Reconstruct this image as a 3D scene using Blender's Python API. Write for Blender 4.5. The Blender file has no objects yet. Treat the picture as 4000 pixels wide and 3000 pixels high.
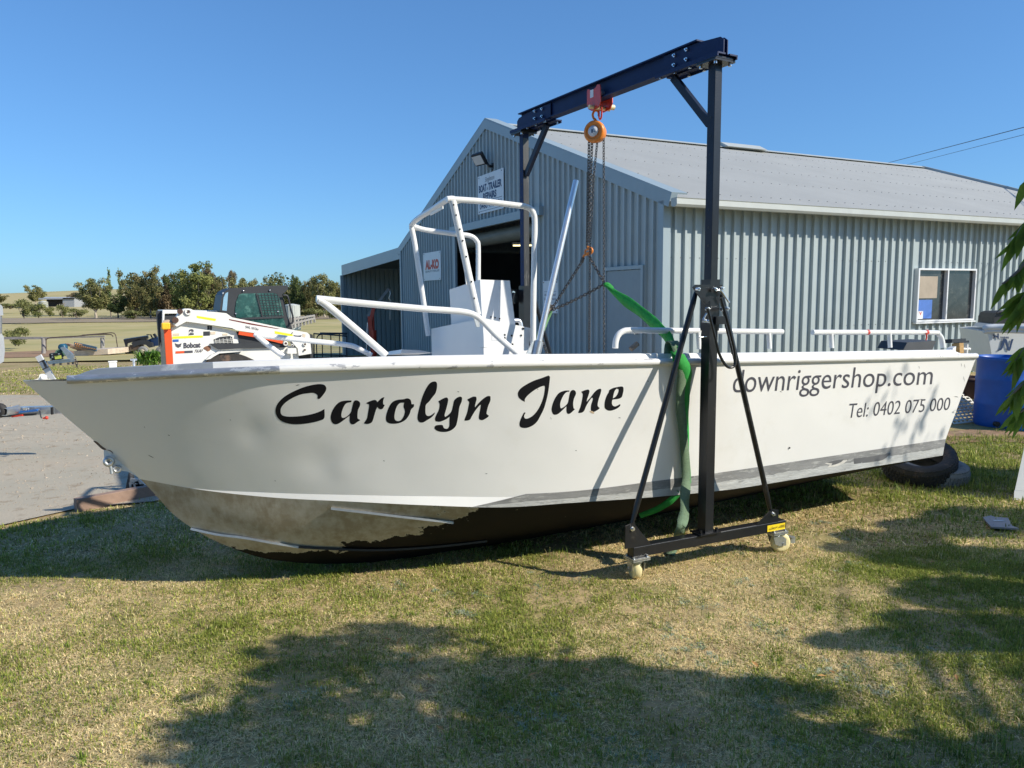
import bpy, bmesh, math, random
import numpy as np
from mathutils import Vector, Matrix, noise
from mathutils.bvhtree import BVHTree
PI = math.pi
rnd = random.Random(11)
S = bpy.context.scene
COL = S.collection
# ------------------------------------------------------------------ camera
FPX, PITCH, ROLL, EYE = 2920.0, math.atan(.116), .009, 1.6
cam = bpy.data.cameras.new('camera'); camo = bpy.data.objects.new('camera', cam); COL.objects.link(camo)
camo.matrix_world = Matrix.Translation((0, 0, EYE)) @ Matrix.Rotation(PI/2-PITCH, 4, 'X') @ Matrix.Rotation(-ROLL, 4, 'Z')
cam.sensor_width = 36; cam.lens = 36*FPX/4000; cam.clip_end = 3000; cam.clip_start = .05
S.camera = camo
# ------------------------------------------------------------------ light
SUN_EL = math.radians(34.0)
SH = Vector((.94, -.34, 0)).normalized()           # towards the sun, on the ground
SUN = Vector((SH.x*math.cos(SUN_EL), SH.y*math.cos(SUN_EL), math.sin(SUN_EL)))
w = bpy.data.worlds.new('World'); S.world = w; w.use_nodes = True
nt = w.node_tree; bg = nt.nodes['Background']
sky = nt.nodes.new('ShaderNodeTexSky'); sky.sky_type = 'NISHITA'; sky.sun_disc = False
sky.sun_elevation = SUN_EL; sky.sun_rotation = math.atan2(SH.x, SH.y)
sky.altitude = 0; sky.air_density = 1.0; sky.dust_density = .35; sky.ozone_density = 3.0
mul = nt.nodes.new('ShaderNodeMix'); mul.data_type = 'RGBA'; mul.blend_type = 'MULTIPLY'; mul.inputs[0].default_value = 1
gam = nt.nodes.new('ShaderNodeGamma'); gam.inputs[1].default_value = .75; nt.links.new(sky.outputs[0], gam.inputs[0])
nt.links.new(gam.outputs[0], mul.inputs['A']); mul.inputs['B'].default_value = (.66, 1.14, 1.68, 1)     # clear, dry, deep blue air
nt.links.new(mul.outputs['Result'], bg.inputs[0]); bg.inputs[1].default_value = .122
sl = bpy.data.lights.new('sun', 'SUN'); sl.energy = 5.0; sl.angle = math.radians(.5); sl.color = (1, .93, .80)
so = bpy.data.objects.new('sun', sl); COL.objects.link(so)
so.rotation_euler = SUN.to_track_quat('Z', 'Y').to_euler(); so.location = (8, -3, 12)
S.view_settings.view_transform = 'Standard'; S.view_settings.look = 'None'
S.view_settings.exposure = .20; S.view_settings.gamma = 1
S.render.engine = 'CYCLES'; S.cycles.max_bounces = 6; S.cycles.transparent_max_bounces = 6

# ------------------------------------------------------------------ maths helpers
CP, SP = math.cos(PITCH), math.sin(PITCH); CR, SR = math.cos(ROLL), math.sin(ROLL)
EYEV = Vector((0, 0, EYE))
def ray(x, y):                     # sight line through a point of the 4000 x 3000 photograph
    u = (x-2000)/FPX; v = -(y-1500)/FPX
    cu = u*CR+v*SR; cv = -u*SR+v*CR
    return Vector((cu, CP+cv*SP, -SP+cv*CP))
def at(x, y, d): r = ray(x, y); return EYEV+r*(d/r.y)
def onplane(x, y, p, n): r = ray(x, y); return EYEV+r*((p-EYEV).dot(n)/r.dot(n))
def sm(a, b, x): t = min(1, max(0, (x-a)/(b-a))); return t*t*(3-2*t)
GZX = [0, 7, 14, 43, 75, 160, 3000]; GZZ = [0, 0, -.28, -1.3, -1.8, -2.0, -2.0]
def gz(x, y):
    side = 1-sm(-2.5, 1.5, x-(y-8)*.05)
    side = max(side, sm(45, 90, y))
    return float(np.interp(y, GZX, GZZ))*side
def gnd(x, y, lift=0):
    r = ray(x, y); p = EYEV+r*(-EYE/r.z)
    for i in range(25):
        z = gz(p.x, p.y)+lift; q = EYEV+r*((z-EYE)/r.z); p = p*.5+q*.5
    return p
def cr(pts, k=6, closed=False):    # Catmull-Rom through the points
    P = [Vector(p) for p in pts]; n = len(P); out = []
    rng = n if closed else n-1
    for i in range(rng):
        a = P[(i-1) % n] if (closed or i > 0) else P[0]*2-P[1]
        b, c = P[i], P[(i+1) % n]
        d = P[(i+2) % n] if (closed or i+2 < n) else P[-1]*2-P[-2]
        for j in range(k):
            t = j/k
            out.append(.5*((2*b)+(c-a)*t+(2*a-5*b+4*c-d)*t*t+(3*b-a-3*c+d)*t**3))
    if not closed: out.append(P[-1])
    return out

# ------------------------------------------------------------------ mesh collector
SPLIT = dict(bolts='bolt', bolt='bolt', u_bolts='u_bolt', screw='screw', corner_flashing='corner_flashing', pivot_cap='pivot_cap', pivot_pin='pivot_pin', locking_pins='locking_pin', gusset_plate='gusset_plate', bolt_hole='bolt_hole', screw_hole='screw_hole', pin_holes='pin_hole', roof_bolt='roof_bolt', winch_bolt='winch_bolt', pivot_bolt='pivot_bolt', inner_posts='inner_post', red_tape='red_tape', rollers='roller', rule='rule', antenna='antenna', white_marks='white_mark', barge_capping='barge_capping', ratchet_box='ratchet_box')
class MB:
    def __init__(s): s.v = []; s.f = []; s.m = []; s.sm = []; s.cm = 0; s.smooth = False
    def add(s, vs, fs, smooth=None):
        o = len(s.v); s.v += [tuple(p) for p in vs]; s.f += [tuple(o+i for i in f) for f in fs]
        s.m += [s.cm]*len(fs); s.sm += [s.smooth if smooth is None else smooth]*len(fs); return s
    def box(s, c, size, X=(1, 0, 0), Yv=None, Zv=(0, 0, 1), bev=0):
        X = Vector(X).normalized(); Zv = Vector(Zv).normalized()
        Yv = Zv.cross(X) if Yv is None else Vector(Yv).normalized()
        c = Vector(c); h = [a/2 for a in size]
        if bev <= 0:
            vs = [c+X*(h[0]*i)+Yv*(h[1]*j)+Zv*(h[2]*k) for k in (-1, 1) for j in (-1, 1) for i in (-1, 1)]
            return s.add(vs, [(0, 2, 3, 1), (4, 5, 7, 6), (0, 1, 5, 4), (2, 6, 7, 3), (0, 4, 6, 2), (1, 3, 7, 5)])
        bm = bmesh.new(); bmesh.ops.create_cube(bm, size=1)
        for v in bm.verts: v.co = Vector((v.co.x*size[0], v.co.y*size[1], v.co.z*size[2]))
        bmesh.ops.bevel(bm, geom=bm.edges[:], offset=bev, segments=2, affect='EDGES', profile=.5)
        bm.verts.index_update()
        s.add([c+X*v.co.x+Yv*v.co.y+Zv*v.co.z for v in bm.verts], [[v.index for v in f.verts] for f in bm.faces]); bm.free(); return s
    def bar(s, a, b, wd, ht, up=(0, 0, 1), bev=0):
        a, b = Vector(a), Vector(b); X = (b-a).normalized(); up = Vector(up)
        Yv = up.cross(X).normalized(); Zv = X.cross(Yv)
        return s.box((a+b)/2, ((b-a).length, wd, ht), X, Yv, Zv, bev)
    def tube(s, pts, r, n=10, cap=True, closed=False):
        P = [Vector(p) for p in pts]; m = len(P); R = r if hasattr(r, '__len__') else [r]*m
        ref = Vector((0, 0, 1)); vs = []; fs = []
        t0 = (P[1]-P[0]).normalized()
        if abs(t0.dot(ref)) > .9: ref = Vector((1, 0, 0))
        nrm = (ref-t0*ref.dot(t0)).normalized()
        for i in range(m):
            if closed: t = (P[(i+1) % m]-P[i-1]).normalized()
            else: t = (P[min(i+1, m-1)]-P[max(i-1, 0)]).normalized()
            nrm = (nrm-t*nrm.dot(t)).normalized(); bn = t.cross(nrm)
            for k in range(n):
                a = 2*PI*k/n; vs.append(P[i]+(nrm*math.cos(a)+bn*math.sin(a))*R[i])
        for i in range(m if closed else m-1):
            j = (i+1) % m
            for k in range(n):
                fs.append((i*n+k, i*n+(k+1) % n, j*n+(k+1) % n, j*n+k))
        s.add(vs, fs, True)
        if cap and not closed:
            s.add(vs[:n], [tuple(range(n))[::-1]], False); s.add(vs[-n:], [tuple(range(n))], False)
        return s
    def cyl(s, a, b, r, n=16, r2=None): return s.tube([a, b], [r, r if r2 is None else r2], n)
    def prism(s, poly, depth):          # planar polygon + depth vector
        P = [Vector(p) for p in poly]; n = len(P); d = Vector(depth)
        s.add(P+[p+d for p in P], [tuple(range(n)), tuple(range(2*n-1, n-1, -1))]+[(i, i+n, (i+1) % n+n, (i+1) % n) for i in range(n)], False)
        return s
    def strip(s, A, B, smooth=True):
        n = len(A); return s.add(list(A)+list(B), [(i, i+1, n+i+1, n+i) for i in range(n-1)], smooth)
    def grid(s, rows, smooth=True, closed=False):
        n = len(rows[0]); vs = [p for r in rows for p in r]; fs = []
        for i in range(len(rows)-1):
            for k in range(n if closed else n-1):
                fs.append((i*n+k, i*n+(k+1) % n, (i+1)*n+(k+1) % n, (i+1)*n+k))
        return s.add(vs, fs, smooth)
    def lathe(s, c, axis, prof, n=24, ref=(0, 0, 1)):   # prof: (radius, height along the axis)
        ax = Vector(axis).normalized(); ref = Vector(ref)
        if abs(ref.dot(ax)) > .9: ref = Vector((1, 0, 0))
        a = (ref-ax*ref.dot(ax)).normalized(); b = ax.cross(a); c = Vector(c)
        rows = [[c+ax*h+(a*math.cos(2*PI*k/n)+b*math.sin(2*PI*k/n))*r for k in range(n)] for r, h in prof]
        return s.grid(rows, True, True)
    def ball(s, c, r, n=10):
        return s.lathe(c, (0, 0, 1), [(max(.0001, math.sin(PI*i/n))*r, -math.cos(PI*i/n)*r) for i in range(n+1)], n*2)
    def clusters(s):
        n = len(s.v); par = list(range(n))
        def fd(i):
            while par[i] != i: par[i] = par[par[i]]; i = par[i]
            return i
        for f in s.f:
            for j in f[1:]: par[fd(j)] = fd(f[0])
        g = {}
        for i in range(n): g.setdefault(fd(i), []).append(i)
        B = []
        for ids in g.values():
            P = [s.v[i] for i in ids]; B.append([[min(p[k] for p in P)-.001 for k in range(3)], [max(p[k] for p in P)+.001 for k in range(3)], set(ids)])
        ch = True
        while ch:
            ch = False
            for i in range(len(B)):
                for j in range(i+1, len(B)):
                    if all(B[i][0][k] <= B[j][1][k] and B[j][0][k] <= B[i][1][k] for k in range(3)):
                        B[i] = [[min(a, b) for a, b in zip(B[i][0], B[j][0])], [max(a, b) for a, b in zip(B[i][1], B[j][1])], B[i][2] | B[j][2]]; B.pop(j); ch = True; break
                if ch: break
        return [b[2] for b in B]
    def build(s, name, mat, parent=None, loc=None):
        if name in SPLIT:
            r = None
            for ids in s.clusters():
                q = MB(); ren = {}
                for i in sorted(ids): ren[i] = len(q.v); q.v.append(s.v[i])
                for f, m_, sm_ in zip(s.f, s.m, s.sm):
                    if f[0] in ids: q.f.append(tuple(ren[i] for i in f)); q.m.append(m_); q.sm.append(sm_)
                r = q.build1(SPLIT[name], mat, parent, loc)
            return r
        return s.build1(name, mat, parent, loc)
    def build1(s, name, mat, parent=None, loc=None):
        me = bpy.data.meshes.new(name)
        top = parent
        while top is not None and top.parent is not None: top = top.parent
        o0 = Vector(top.location) if top is not None else (Vector(loc) if loc is not None else Vector())
        me.from_pydata([(p[0]-o0.x, p[1]-o0.y, p[2]-o0.z) for p in s.v], [], s.f)
        for m in (mat if isinstance(mat, (list, tuple)) else [mat]): me.materials.append(m)
        me.polygons.foreach_set('use_smooth', s.sm); me.polygons.foreach_set('material_index', s.m)
        me.update()
        o = bpy.data.objects.new(name, me); COL.objects.link(o); o.parent = parent
        if parent is None: o.location = o0
        return o
def fixn(o):
    bm = bmesh.new(); bm.from_mesh(o.data); bmesh.ops.recalc_face_normals(bm, faces=bm.faces[:]); bm.to_mesh(o.data); bm.free(); return o
def tag(o, label=None, cat=None, group=None, kind=None):
    if label: o['label'] = label
    if cat: o['category'] = cat
    if group: o['group'] = group
    if kind: o['kind'] = kind
    return o
def empty(name, loc, label, cat, group=None):
    o = bpy.data.objects.new(name, None); COL.objects.link(o); o.location = loc; o.empty_display_size = .2
    return tag(o, label, cat, group)
def copy_tree(o, parent=None):
    c = o.copy(); COL.objects.link(c); c.parent = parent
    for ch in [x for x in bpy.data.objects if x.parent == o]: copy_tree(ch, c)
    return c

# ------------------------------------------------------------------ materials
def mat(name, col, rough=.5, metal=0., var=.12, vs=6., bump=0., bs=40., spots=None, coat=0, spec=None, stretch=None, attr=None, trans=0):
    m = bpy.data.materials.new(name); m.use_nodes = True; N = m.node_tree.nodes; L = m.node_tree.links
    b = N['Principled BSDF']; b.inputs['Roughness'].default_value = rough; b.inputs['Metallic'].default_value = metal
    if coat: b.inputs['Coat Weight'].default_value = coat
    if spec is not None: b.inputs['Specular IOR Level'].default_value = spec
    tc = N.new('ShaderNodeTexCoord'); src = tc.outputs['Object']
    if stretch:
        mp = N.new('ShaderNodeMapping'); mp.inputs['Scale'].default_value = stretch; L.new(src, mp.inputs[0]); src = mp.outputs[0]
    n1 = N.new('ShaderNodeTexNoise'); n1.inputs['Scale'].default_value = vs; n1.inputs['Detail'].default_value = 6; n1.inputs['Roughness'].default_value = .65
    L.new(src, n1.inputs['Vector'])
    hs = N.new('ShaderNodeMix'); hs.data_type = 'RGBA'; hs.inputs[0].default_value = 1
    hs.blend_type = 'MULTIPLY'
    mr = N.new('ShaderNodeMapRange'); mr.inputs[1].default_value = .3; mr.inputs[2].default_value = .7
    mr.inputs[3].default_value = 1-var; mr.inputs[4].default_value = 1+var
    L.new(n1.outputs[0], mr.inputs[0])
    L.new(mr.outputs[0], hs.inputs['B'])
    if attr:
        a = N.new('ShaderNodeAttribute'); a.attribute_name = attr; L.new(a.outputs['Color'], hs.inputs['A'])
    else: hs.inputs['A'].default_value = (*col, 1)
    out = hs.outputs['Result']
    if spots:                          # (colour, scale, threshold, softness): wear patches with a shape of their own
        for (c2, sc, th, so_) in (spots if isinstance(spots, list) else [spots]):
            n2 = N.new('ShaderNodeTexNoise'); n2.inputs['Scale'].default_value = sc; n2.inputs['Detail'].default_value = 9; n2.inputs['Roughness'].default_value = .7
            L.new(src, n2.inputs['Vector'])
            r2 = N.new('ShaderNodeMapRange'); r2.inputs[1].default_value = th; r2.inputs[2].default_value = th+so_
            L.new(n2.outputs[0], r2.inputs[0])
            mx = N.new('ShaderNodeMix'); mx.data_type = 'RGBA'; L.new(r2.outputs[0], mx.inputs[0]); L.new(out, mx.inputs['A']); mx.inputs['B'].default_value = (*c2, 1)
            out = mx.outputs['Result']
    L.new(out, b.inputs['Base Color'])
    if bump:
        n3 = N.new('ShaderNodeTexNoise'); n3.inputs['Scale'].default_value = bs; n3.inputs['Detail'].default_value = 4; L.new(src, n3.inputs['Vector'])
        bp = N.new('ShaderNodeBump'); bp.inputs['Strength'].default_value = bump; bp.inputs['Distance'].default_value = .01
        L.new(n3.outputs[0], bp.inputs['Height']); L.new(bp.outputs[0], b.inputs['Normal'])
    if trans:
        tr = N.new('ShaderNodeBsdfTranslucent'); L.new(out, tr.inputs[0]); ms = N.new('ShaderNodeMixShader'); ms.inputs[0].default_value = trans
        L.new(b.outputs[0], ms.inputs[1]); L.new(tr.outputs[0], ms.inputs[2]); L.new(ms.outputs[0], N['Material Output'].inputs[0])
    return m
M = {}
M['white'] = mat('white_paint', (.78, .77, .74), .38, var=.03, vs=3, bump=.05, bs=60, spots=((.45, .45, .44), 9, .70, .01))
M['whitetube'] = mat('white_tube', (.74, .74, .72), .3, var=.03, vs=8, spots=((.42, .42, .42), 14, .68, .02))
M['alloy'] = mat('bare_alloy', (.45, .46, .47), .38, .75, var=.15, vs=12, spots=((.7, .7, .68), 9, .62, .03), bump=.1, bs=90)
M['polished'] = mat('polished_tube', (.82, .83, .85), .3, .75, var=.08, vs=20)
M['galv'] = mat('zinc_steel', (.55, .57, .58), .35, .8, var=.15, vs=30, bump=.1)
M['blackpaint'] = mat('black_enamel', (.012, .013, .016), .28, var=.2, vs=10, bump=.06, bs=120, spots=[((.30, .28, .25), 55, .745, .01), ((.05, .045, .04), 9, .62, .08)])
M['bluepaint'] = mat('dark_blue_enamel', (.004, .020, .085), .55, spec=.3, var=.15, vs=10, bump=.05, bs=100)
M['navyblack'] = mat('navy_black_enamel', (.006, .011, .028), .45, spec=.35, var=.15, vs=10, bump=.05, bs=100, spots=[((.25, .25, .24), 50, .745, .01)])
M['wornsteel'] = mat('worn_dark_steel', (.05, .05, .05), .4, .4, var=.3, vs=20, spots=((.13, .125, .115), 35, .58, .05), stretch=(1, 1, .12))
M['bolt'] = mat('bright_bolt', (.75, .76, .78), .22, .9, var=.1, vs=50)
M['chain'] = mat('chain_steel', (.10, .095, .09), .4, .7, var=.3, vs=60)
M['orange'] = mat('orange_paint', (.80, .24, .03), .35, var=.08, vs=15)
M['red'] = mat('red_paint', (.62, .045, .02), .35, var=.1, vs=15, coat=.3)
M['lettering'] = mat('black_lettering', (.008, .008, .011), .6, spec=.2, var=.1, vs=20, spots=((.3, .3, .3), 22, .72, .01))
M['greyletter'] = mat('grey_lettering', (.07, .07, .09), .5, var=.15, vs=30, spots=((.5, .5, .5), 30, .70, .02))
M['green'] = mat('green_webbing', (.03, .36, .06), .75, var=.2, vs=18, bump=.5, bs=30, trans=.25)
M['oldgreen'] = mat('faded_green_webbing', (.13, .20, .12), .8, var=.2, vs=25, bump=.5, bs=120, stretch=(1, 1, 3))
M['nylon'] = mat('cream_nylon', (.76, .66, .36), .4, var=.1, vs=20, spots=((.3, .24, .12), 16, .68, .03))
M['yellow'] = mat('yellow_sticker', (.85, .62, .02), .4, var=.05)
M['black'] = mat('black_plastic', (.015, .015, .017), .45, var=.2, vs=10, bump=.1)
M['rubber'] = mat('tyre_rubber', (.035, .033, .032), .75, var=.3, vs=10, spots=((.16, .10, .07), 5, .55, .12), bump=.4, bs=60)
M['greyrubber'] = mat('weathered_tyre', (.23, .23, .22), .85, var=.2, vs=10, spots=((.12, .11, .10), 7, .6, .1), bump=.3, bs=60)
M['wood'] = mat('weathered_timber', (.28, .22, .17), .8, var=.3, vs=6, stretch=(1, 8, 8), bump=.4, bs=30)
M['greywood'] = mat('grey_timber', (.30, .28, .26), .85, var=.25, vs=5, bump=.3)
M['sheet'] = mat('ribbed_steel_wall', (.37, .425, .43), .45, .0, var=.07, vs=1.2, bump=.05, bs=20)
M['roof'] = mat('roof_steel', (.43, .43, .40), .55, 0, var=.06, vs=.8)
M['trim'] = mat('steel_trim', (.30, .37, .40), .4, 0, var=.05, vs=2)
M['gutter'] = mat('gutter_paint', (.44, .46, .43), .4, 0, var=.06, vs=3, spots=((.3, .28, .24), 4, .7, .05))
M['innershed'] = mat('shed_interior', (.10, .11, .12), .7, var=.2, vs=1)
M['concrete'] = mat('concrete', (.38, .34, .29), .9, var=.15, vs=4, bump=.3, bs=30)
M['signwhite'] = mat('sign_board', (.72, .73, .74), .35, var=.03, vs=3)
M['navy'] = mat('sign_navy', (.02, .05, .13), .5, var=.05)
M['signred'] = mat('sign_red', (.60, .07, .04), .5, var=.05)
M['signgrey'] = mat('sign_grey', (.16, .18, .2), .5, var=.05)
M['glass'] = mat('dusty_glass', (.03, .033, .035), .12, var=.4, vs=4, spec=.8, spots=((.10, .10, .09), 5, .55, .15))
M['drum'] = mat('blue_plastic', (.012, .095, .40), .4, var=.15, vs=4, bump=.05, spots=[((.10, .2, .45), 14, .66, .05)])
M['drum2'] = mat('pale_blue_plastic', (.03, .24, .66), .35, var=.1, vs=4)
M['trunkm'] = mat('bark', (.20, .165, .13), .9, var=.35, vs=8, bump=.5, bs=20)
M['palebark'] = mat('pale_bark', (.42, .36, .28), .85, var=.3, vs=5, bump=.4, bs=20)
M['darkvoid'] = mat('dark_surface', (.02, .02, .022), .8, var=.2)
def emis(name, col, st):
    m = bpy.data.materials.new(name); m.use_nodes = True; b = m.node_tree.nodes['Principled BSDF']
    b.inputs['Base Color'].default_value = (*col, 1); b.inputs['Emission Color'].default_value = (*col, 1); b.inputs['Emission Strength'].default_value = st
    return m

# ------------------------------------------------------------------ lettering
def flat_mesh(splines=None, text=None, bold=0.0, spacing=1.0):
    if text is not None:
        c = bpy.data.curves.new('t', 'FONT'); c.body = text; c.size = 1; c.offset = bold; c.space_character = spacing; c.resolution_u = 5; c.fill_mode = 'FRONT'
    else:
        c = bpy.data.curves.new('t', 'CURVE'); c.dimensions = '2D'; c.fill_mode = 'FRONT'
        for sp in splines:
            s_ = c.splines.new('POLY'); s_.points.add(len(sp)-1); s_.use_cyclic_u = True
            for p, q in zip(s_.points, sp): p.co = (q[0], q[1], 0, 1)
    o = bpy.data.objects.new('t', c); COL.objects.link(o)
    bpy.context.view_layer.update()
    me = o.evaluated_get(bpy.context.evaluated_depsgraph_get()).to_mesh()
    vs = [v.co.copy() for v in me.vertices]; fs = [tuple(p.vertices) for p in me.polygons]
    o.to_mesh_clear(); bpy.data.objects.remove(o); bpy.data.curves.remove(c)
    return vs, fs
def refine(vs, fs, step):           # cut flat lettering into small faces so that it can follow a curved plate
    bm = bmesh.new(); vv = [bm.verts.new((v.x, v.y, 0)) for v in vs]
    for f in fs:
        try: bm.faces.new([vv[i] for i in f])
        except ValueError: pass
    for ax in (0, 1):
        lo = min(v.co[ax] for v in bm.verts); hi = max(v.co[ax] for v in bm.verts)
        for c in np.arange(lo+step/2, hi, step):
            no = [0, 0, 0]; no[ax] = 1; co = [0, 0, 0]; co[ax] = c
            bmesh.ops.bisect_plane(bm, geom=bm.verts[:]+bm.edges[:]+bm.faces[:], plane_co=co, plane_no=no)
    bm.verts.index_update(); r = [v.co.copy() for v in bm.verts], [[v.index for v in f.verts] for f in bm.faces]; bm.free(); return r
def norm_text(text, bold=0, spacing=1.0, ref=None):     # u,v in 0..1 of the text's own box (height from ref string)
    vs, fs = flat_mesh(text=text, bold=bold, spacing=spacing)
    x0 = min(v.x for v in vs); x1 = max(v.x for v in vs); 
    r = flat_mesh(text=ref or text)[0] if ref else vs
    y0 = 0 if ref else min(v.y for v in vs); y1 = max(v.y for v in r)
    return [((v.x-x0)/(x1-x0), (v.y-y0)/(y1-y0)) for v in vs], fs
def text_on(mb, text, org, U, V, bold=0, spacing=1., ref='H', shear=0):   # org: lower left; U, V: full width and cap height as vectors
    uv, fs = norm_text(text, bold, spacing, ref); org, U, V = Vector(org), Vector(U), Vector(V)
    mb.add([org+U*(a+shear*b)+V*b for a, b in uv], fs, False)
# ================================================================== GROUND
def vcol(o, cols, dom='POINT'):
    a = o.data.color_attributes.new('tint', 'FLOAT_COLOR', dom)
    c = np.ones((len(cols), 4), dtype=np.float32); c[:, :3] = cols; a.data.foreach_set('color', c.ravel())
def ground_mat(name, layers, bump=.6, bs=14):
    # layers: base colour, then (colour, scale, threshold, softness)
    m = bpy.data.materials.new(name); m.use_nodes = True; N = m.node_tree.nodes; L = m.node_tree.links; b = N['Principled BSDF']
    b.inputs['Roughness'].default_value = .95; b.inputs['Specular IOR Level'].default_value = .1
    g = N.new('ShaderNodeNewGeometry'); out = None
    for i, ly in enumerate(layers):
        if i == 0: prev = (*ly, 1); continue
        c, sc, th, so_ = ly[:4]
        n = N.new('ShaderNodeTexNoise'); n.inputs['Scale'].default_value = sc; n.inputs['Detail'].default_value = 9; n.inputs['Roughness'].default_value = .62
        if len(ly) > 4:
            mp = N.new('ShaderNodeMapping'); mp.inputs['Scale'].default_value = ly[4]; L.new(g.outputs['Position'], mp.inputs[0]); L.new(mp.outputs[0], n.inputs['Vector'])
        else: L.new(g.outputs['Position'], n.inputs['Vector'])
        r = N.new('ShaderNodeMapRange'); r.inputs[1].default_value = th; r.inputs[2].default_value = th+so_; L.new(n.outputs[0], r.inputs[0])
        mx = N.new('ShaderNodeMix'); mx.data_type = 'RGBA'; L.new(r.outputs[0], mx.inputs[0])
        if out is None: mx.inputs['A'].default_value = prev
        else: L.new(out, mx.inputs['A'])
        mx.inputs['B'].default_value = (*c, 1); out = mx.outputs['Result']
    L.new(out, b.inputs['Base Color'])
    n = N.new('ShaderNodeTexNoise'); n.inputs['Scale'].default_value = bs; n.inputs['Detail'].default_value = 10; L.new(g.outputs['Position'], n.inputs['Vector'])
    bp = N.new('ShaderNodeBump'); bp.inputs['Strength'].default_value = bump; bp.inputs['Distance'].default_value = .05; L.new(n.outputs[0], bp.inputs['Height']); L.new(bp.outputs[0], b.inputs['Normal'])
    return m
gm = ground_mat('lawn_soil', [(.40, .30, .16), ((.25, .23, .085), 1.1, .46, .2), ((.40, .30, .17), .6, .55, .15), ((.15, .10, .07), 5, .60, .1), ((.10, .11, .04), 14, .58, .12)])
fm = ground_mat('paddock', [(.45, .375, .175), ((.34, .31, .13), .12, .45, .2), ((.49, .41, .23), .05, .5, .15), ((.24, .26, .10), .4, .60, .12)], .3, 2)
def ground_sheet(name, xs, ys, m, lift=0):
    rows = []
    for y in ys:
        r = []
        for x in xs:
            z = gz(x, y)+lift
            if y < 40: z += .012*noise.noise(Vector((x*1.7, y*1.7, 3)))+.004*noise.noise(Vector((x*9, y*9, 1)))
            r.append(Vector((x, y, z)))
        rows.append(r)
    b = MB(); b.grid(rows); o = b.build(name, m); o['kind'] = 'structure'; return o
ys = [-8, -4, -2, 0, 1]+list(np.arange(1.5, 12, .2))+list(np.arange(12, 34, 1))+[34]
xs = [-60, -45, -35, -28, -22, -18, -15]+list(np.arange(-13, 9, .25))+[9, 11, 14, 18, 24, 32, 45, 60]
ground_sheet('ground', xs, ys, gm)
ground_sheet('paddock', list(np.linspace(-900, 900, 61)), [30, 34]+list(np.arange(38, 80, 4))+[90, 110, 140, 180, 260, 400, 800, 1500], fm, -.035)
# darker weedy strip and dirt strip across the paddock
bm_ = ground_mat('weedy_strip', [(.30, .24, .17), ((.36, .29, .20), .25, .45, .2), ((.19, .20, .10), .5, .58, .15)], .3, 2)
def patch(name, poly, m, lift=.012, seg=.35, amp=.3, label=None):
    P = []
    n = len(poly)
    for i in range(n):
        a, b = Vector(poly[i]), Vector(poly[(i+1) % n]); k = max(1, int((b-a).length/seg))
        for j in range(k):
            q = a.lerp(b, j/k); d = Vector((noise.noise(Vector((q.x*.9, q.y*.9, 5)))+.6*noise.noise(Vector((q.x*4, q.y*4, 9))), noise.noise(Vector((q.x*.9, q.y*.9, 15)))+.6*noise.noise(Vector((q.x*4, q.y*4, 19)))))
            q = Vector((q.x, q.y))+d*amp; P.append((q.x, q.y))
    vs, fs = flat_mesh([P])
    bmm = bmesh.new(); vv = [bmm.verts.new((v.x, v.y, 0)) for v in vs]
    for f in fs:
        try: bmm.faces.new([vv[i] for i in f])
        except ValueError: pass
    for axis in (0, 1):
        lo = min(v.co[axis] for v in bmm.verts); hi = max(v.co[axis] for v in bmm.verts)
        step = max(.4, (hi-lo)/60)
        for c in np.arange(lo+step/2, hi, step):
            no = [0, 0, 0]; no[axis] = 1; co = [0, 0, 0]; co[axis] = c
            bmesh.ops.bisect_plane(bmm, geom=bmm.verts[:]+bmm.edges[:]+bmm.faces[:], plane_co=co, plane_no=no)
    for v in bmm.verts: v.co.z = gz(v.co.x, v.co.y)+lift
    bmesh.ops.recalc_face_normals(bmm, faces=bmm.faces[:])
    me = bpy.data.meshes.new(name); bmm.to_mesh(me); bmm.free(); me.materials.append(m)
    o = bpy.data.objects.new(name, me); COL.objects.link(o); o['kind'] = 'structure'; return o
def gp(x, y): p = gnd(x, y); return (p.x, p.y)
patch('weedy_strip', [gp(-900, 1262), gp(-900, 1246), gp(0, 1243), gp(700, 1238), gp(1500, 1232), gp(1500, 1243), gp(700, 1256), gp(0, 1264)], bm_, .05, 6, 1.5)
sandm = ground_mat('driveway_sand', [(.45, .395, .305), ((.39, .36, .285), .8, .42, .25), ((.45, .35, .255), .45, .56, .12), ((.31, .25, .18), 7, .56, .12), ((.52, .48, .40), 45, .66, .03), ((.25, .21, .17), 60, .68, .03)], .25, 60)
patch('driveway', [gp(-2600, 2060), gp(-900, 2080), gp(60, 2060), gp(330, 1985), gp(600, 1960), gp(1100, 1880), (0, 8), (1.3, 11.6), (.2, 15.5), (-3.9, 15.4), gp(800, 1490), gp(330, 1545), gp(0, 1546), gp(-1200, 1560), gp(-2600, 1600)], sandm, .014, .3, .16)
dirtm = ground_mat('red_dirt', [(.34, .21, .13), ((.27, .19, .12), 1.5, .45, .2), ((.42, .29, .19), 5, .58, .1), ((.16, .15, .05), 3, .62, .06)], .6, 10)
patch('dirt_bank', [gp(-500, 1375), gp(0, 1378), gp(150, 1372), gp(260, 1366), gp(320, 1378), gp(200, 1396), gp(0, 1400), gp(-500, 1405)], dirtm, .03, 1.2, .5)
patch('bare_soil', [gp(3560, 1700), gp(3800, 1680), gp(4300, 1700), gp(4300, 1745), gp(3900, 1730), gp(3640, 1748)], dirtm, .014, .25, .12)
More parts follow.
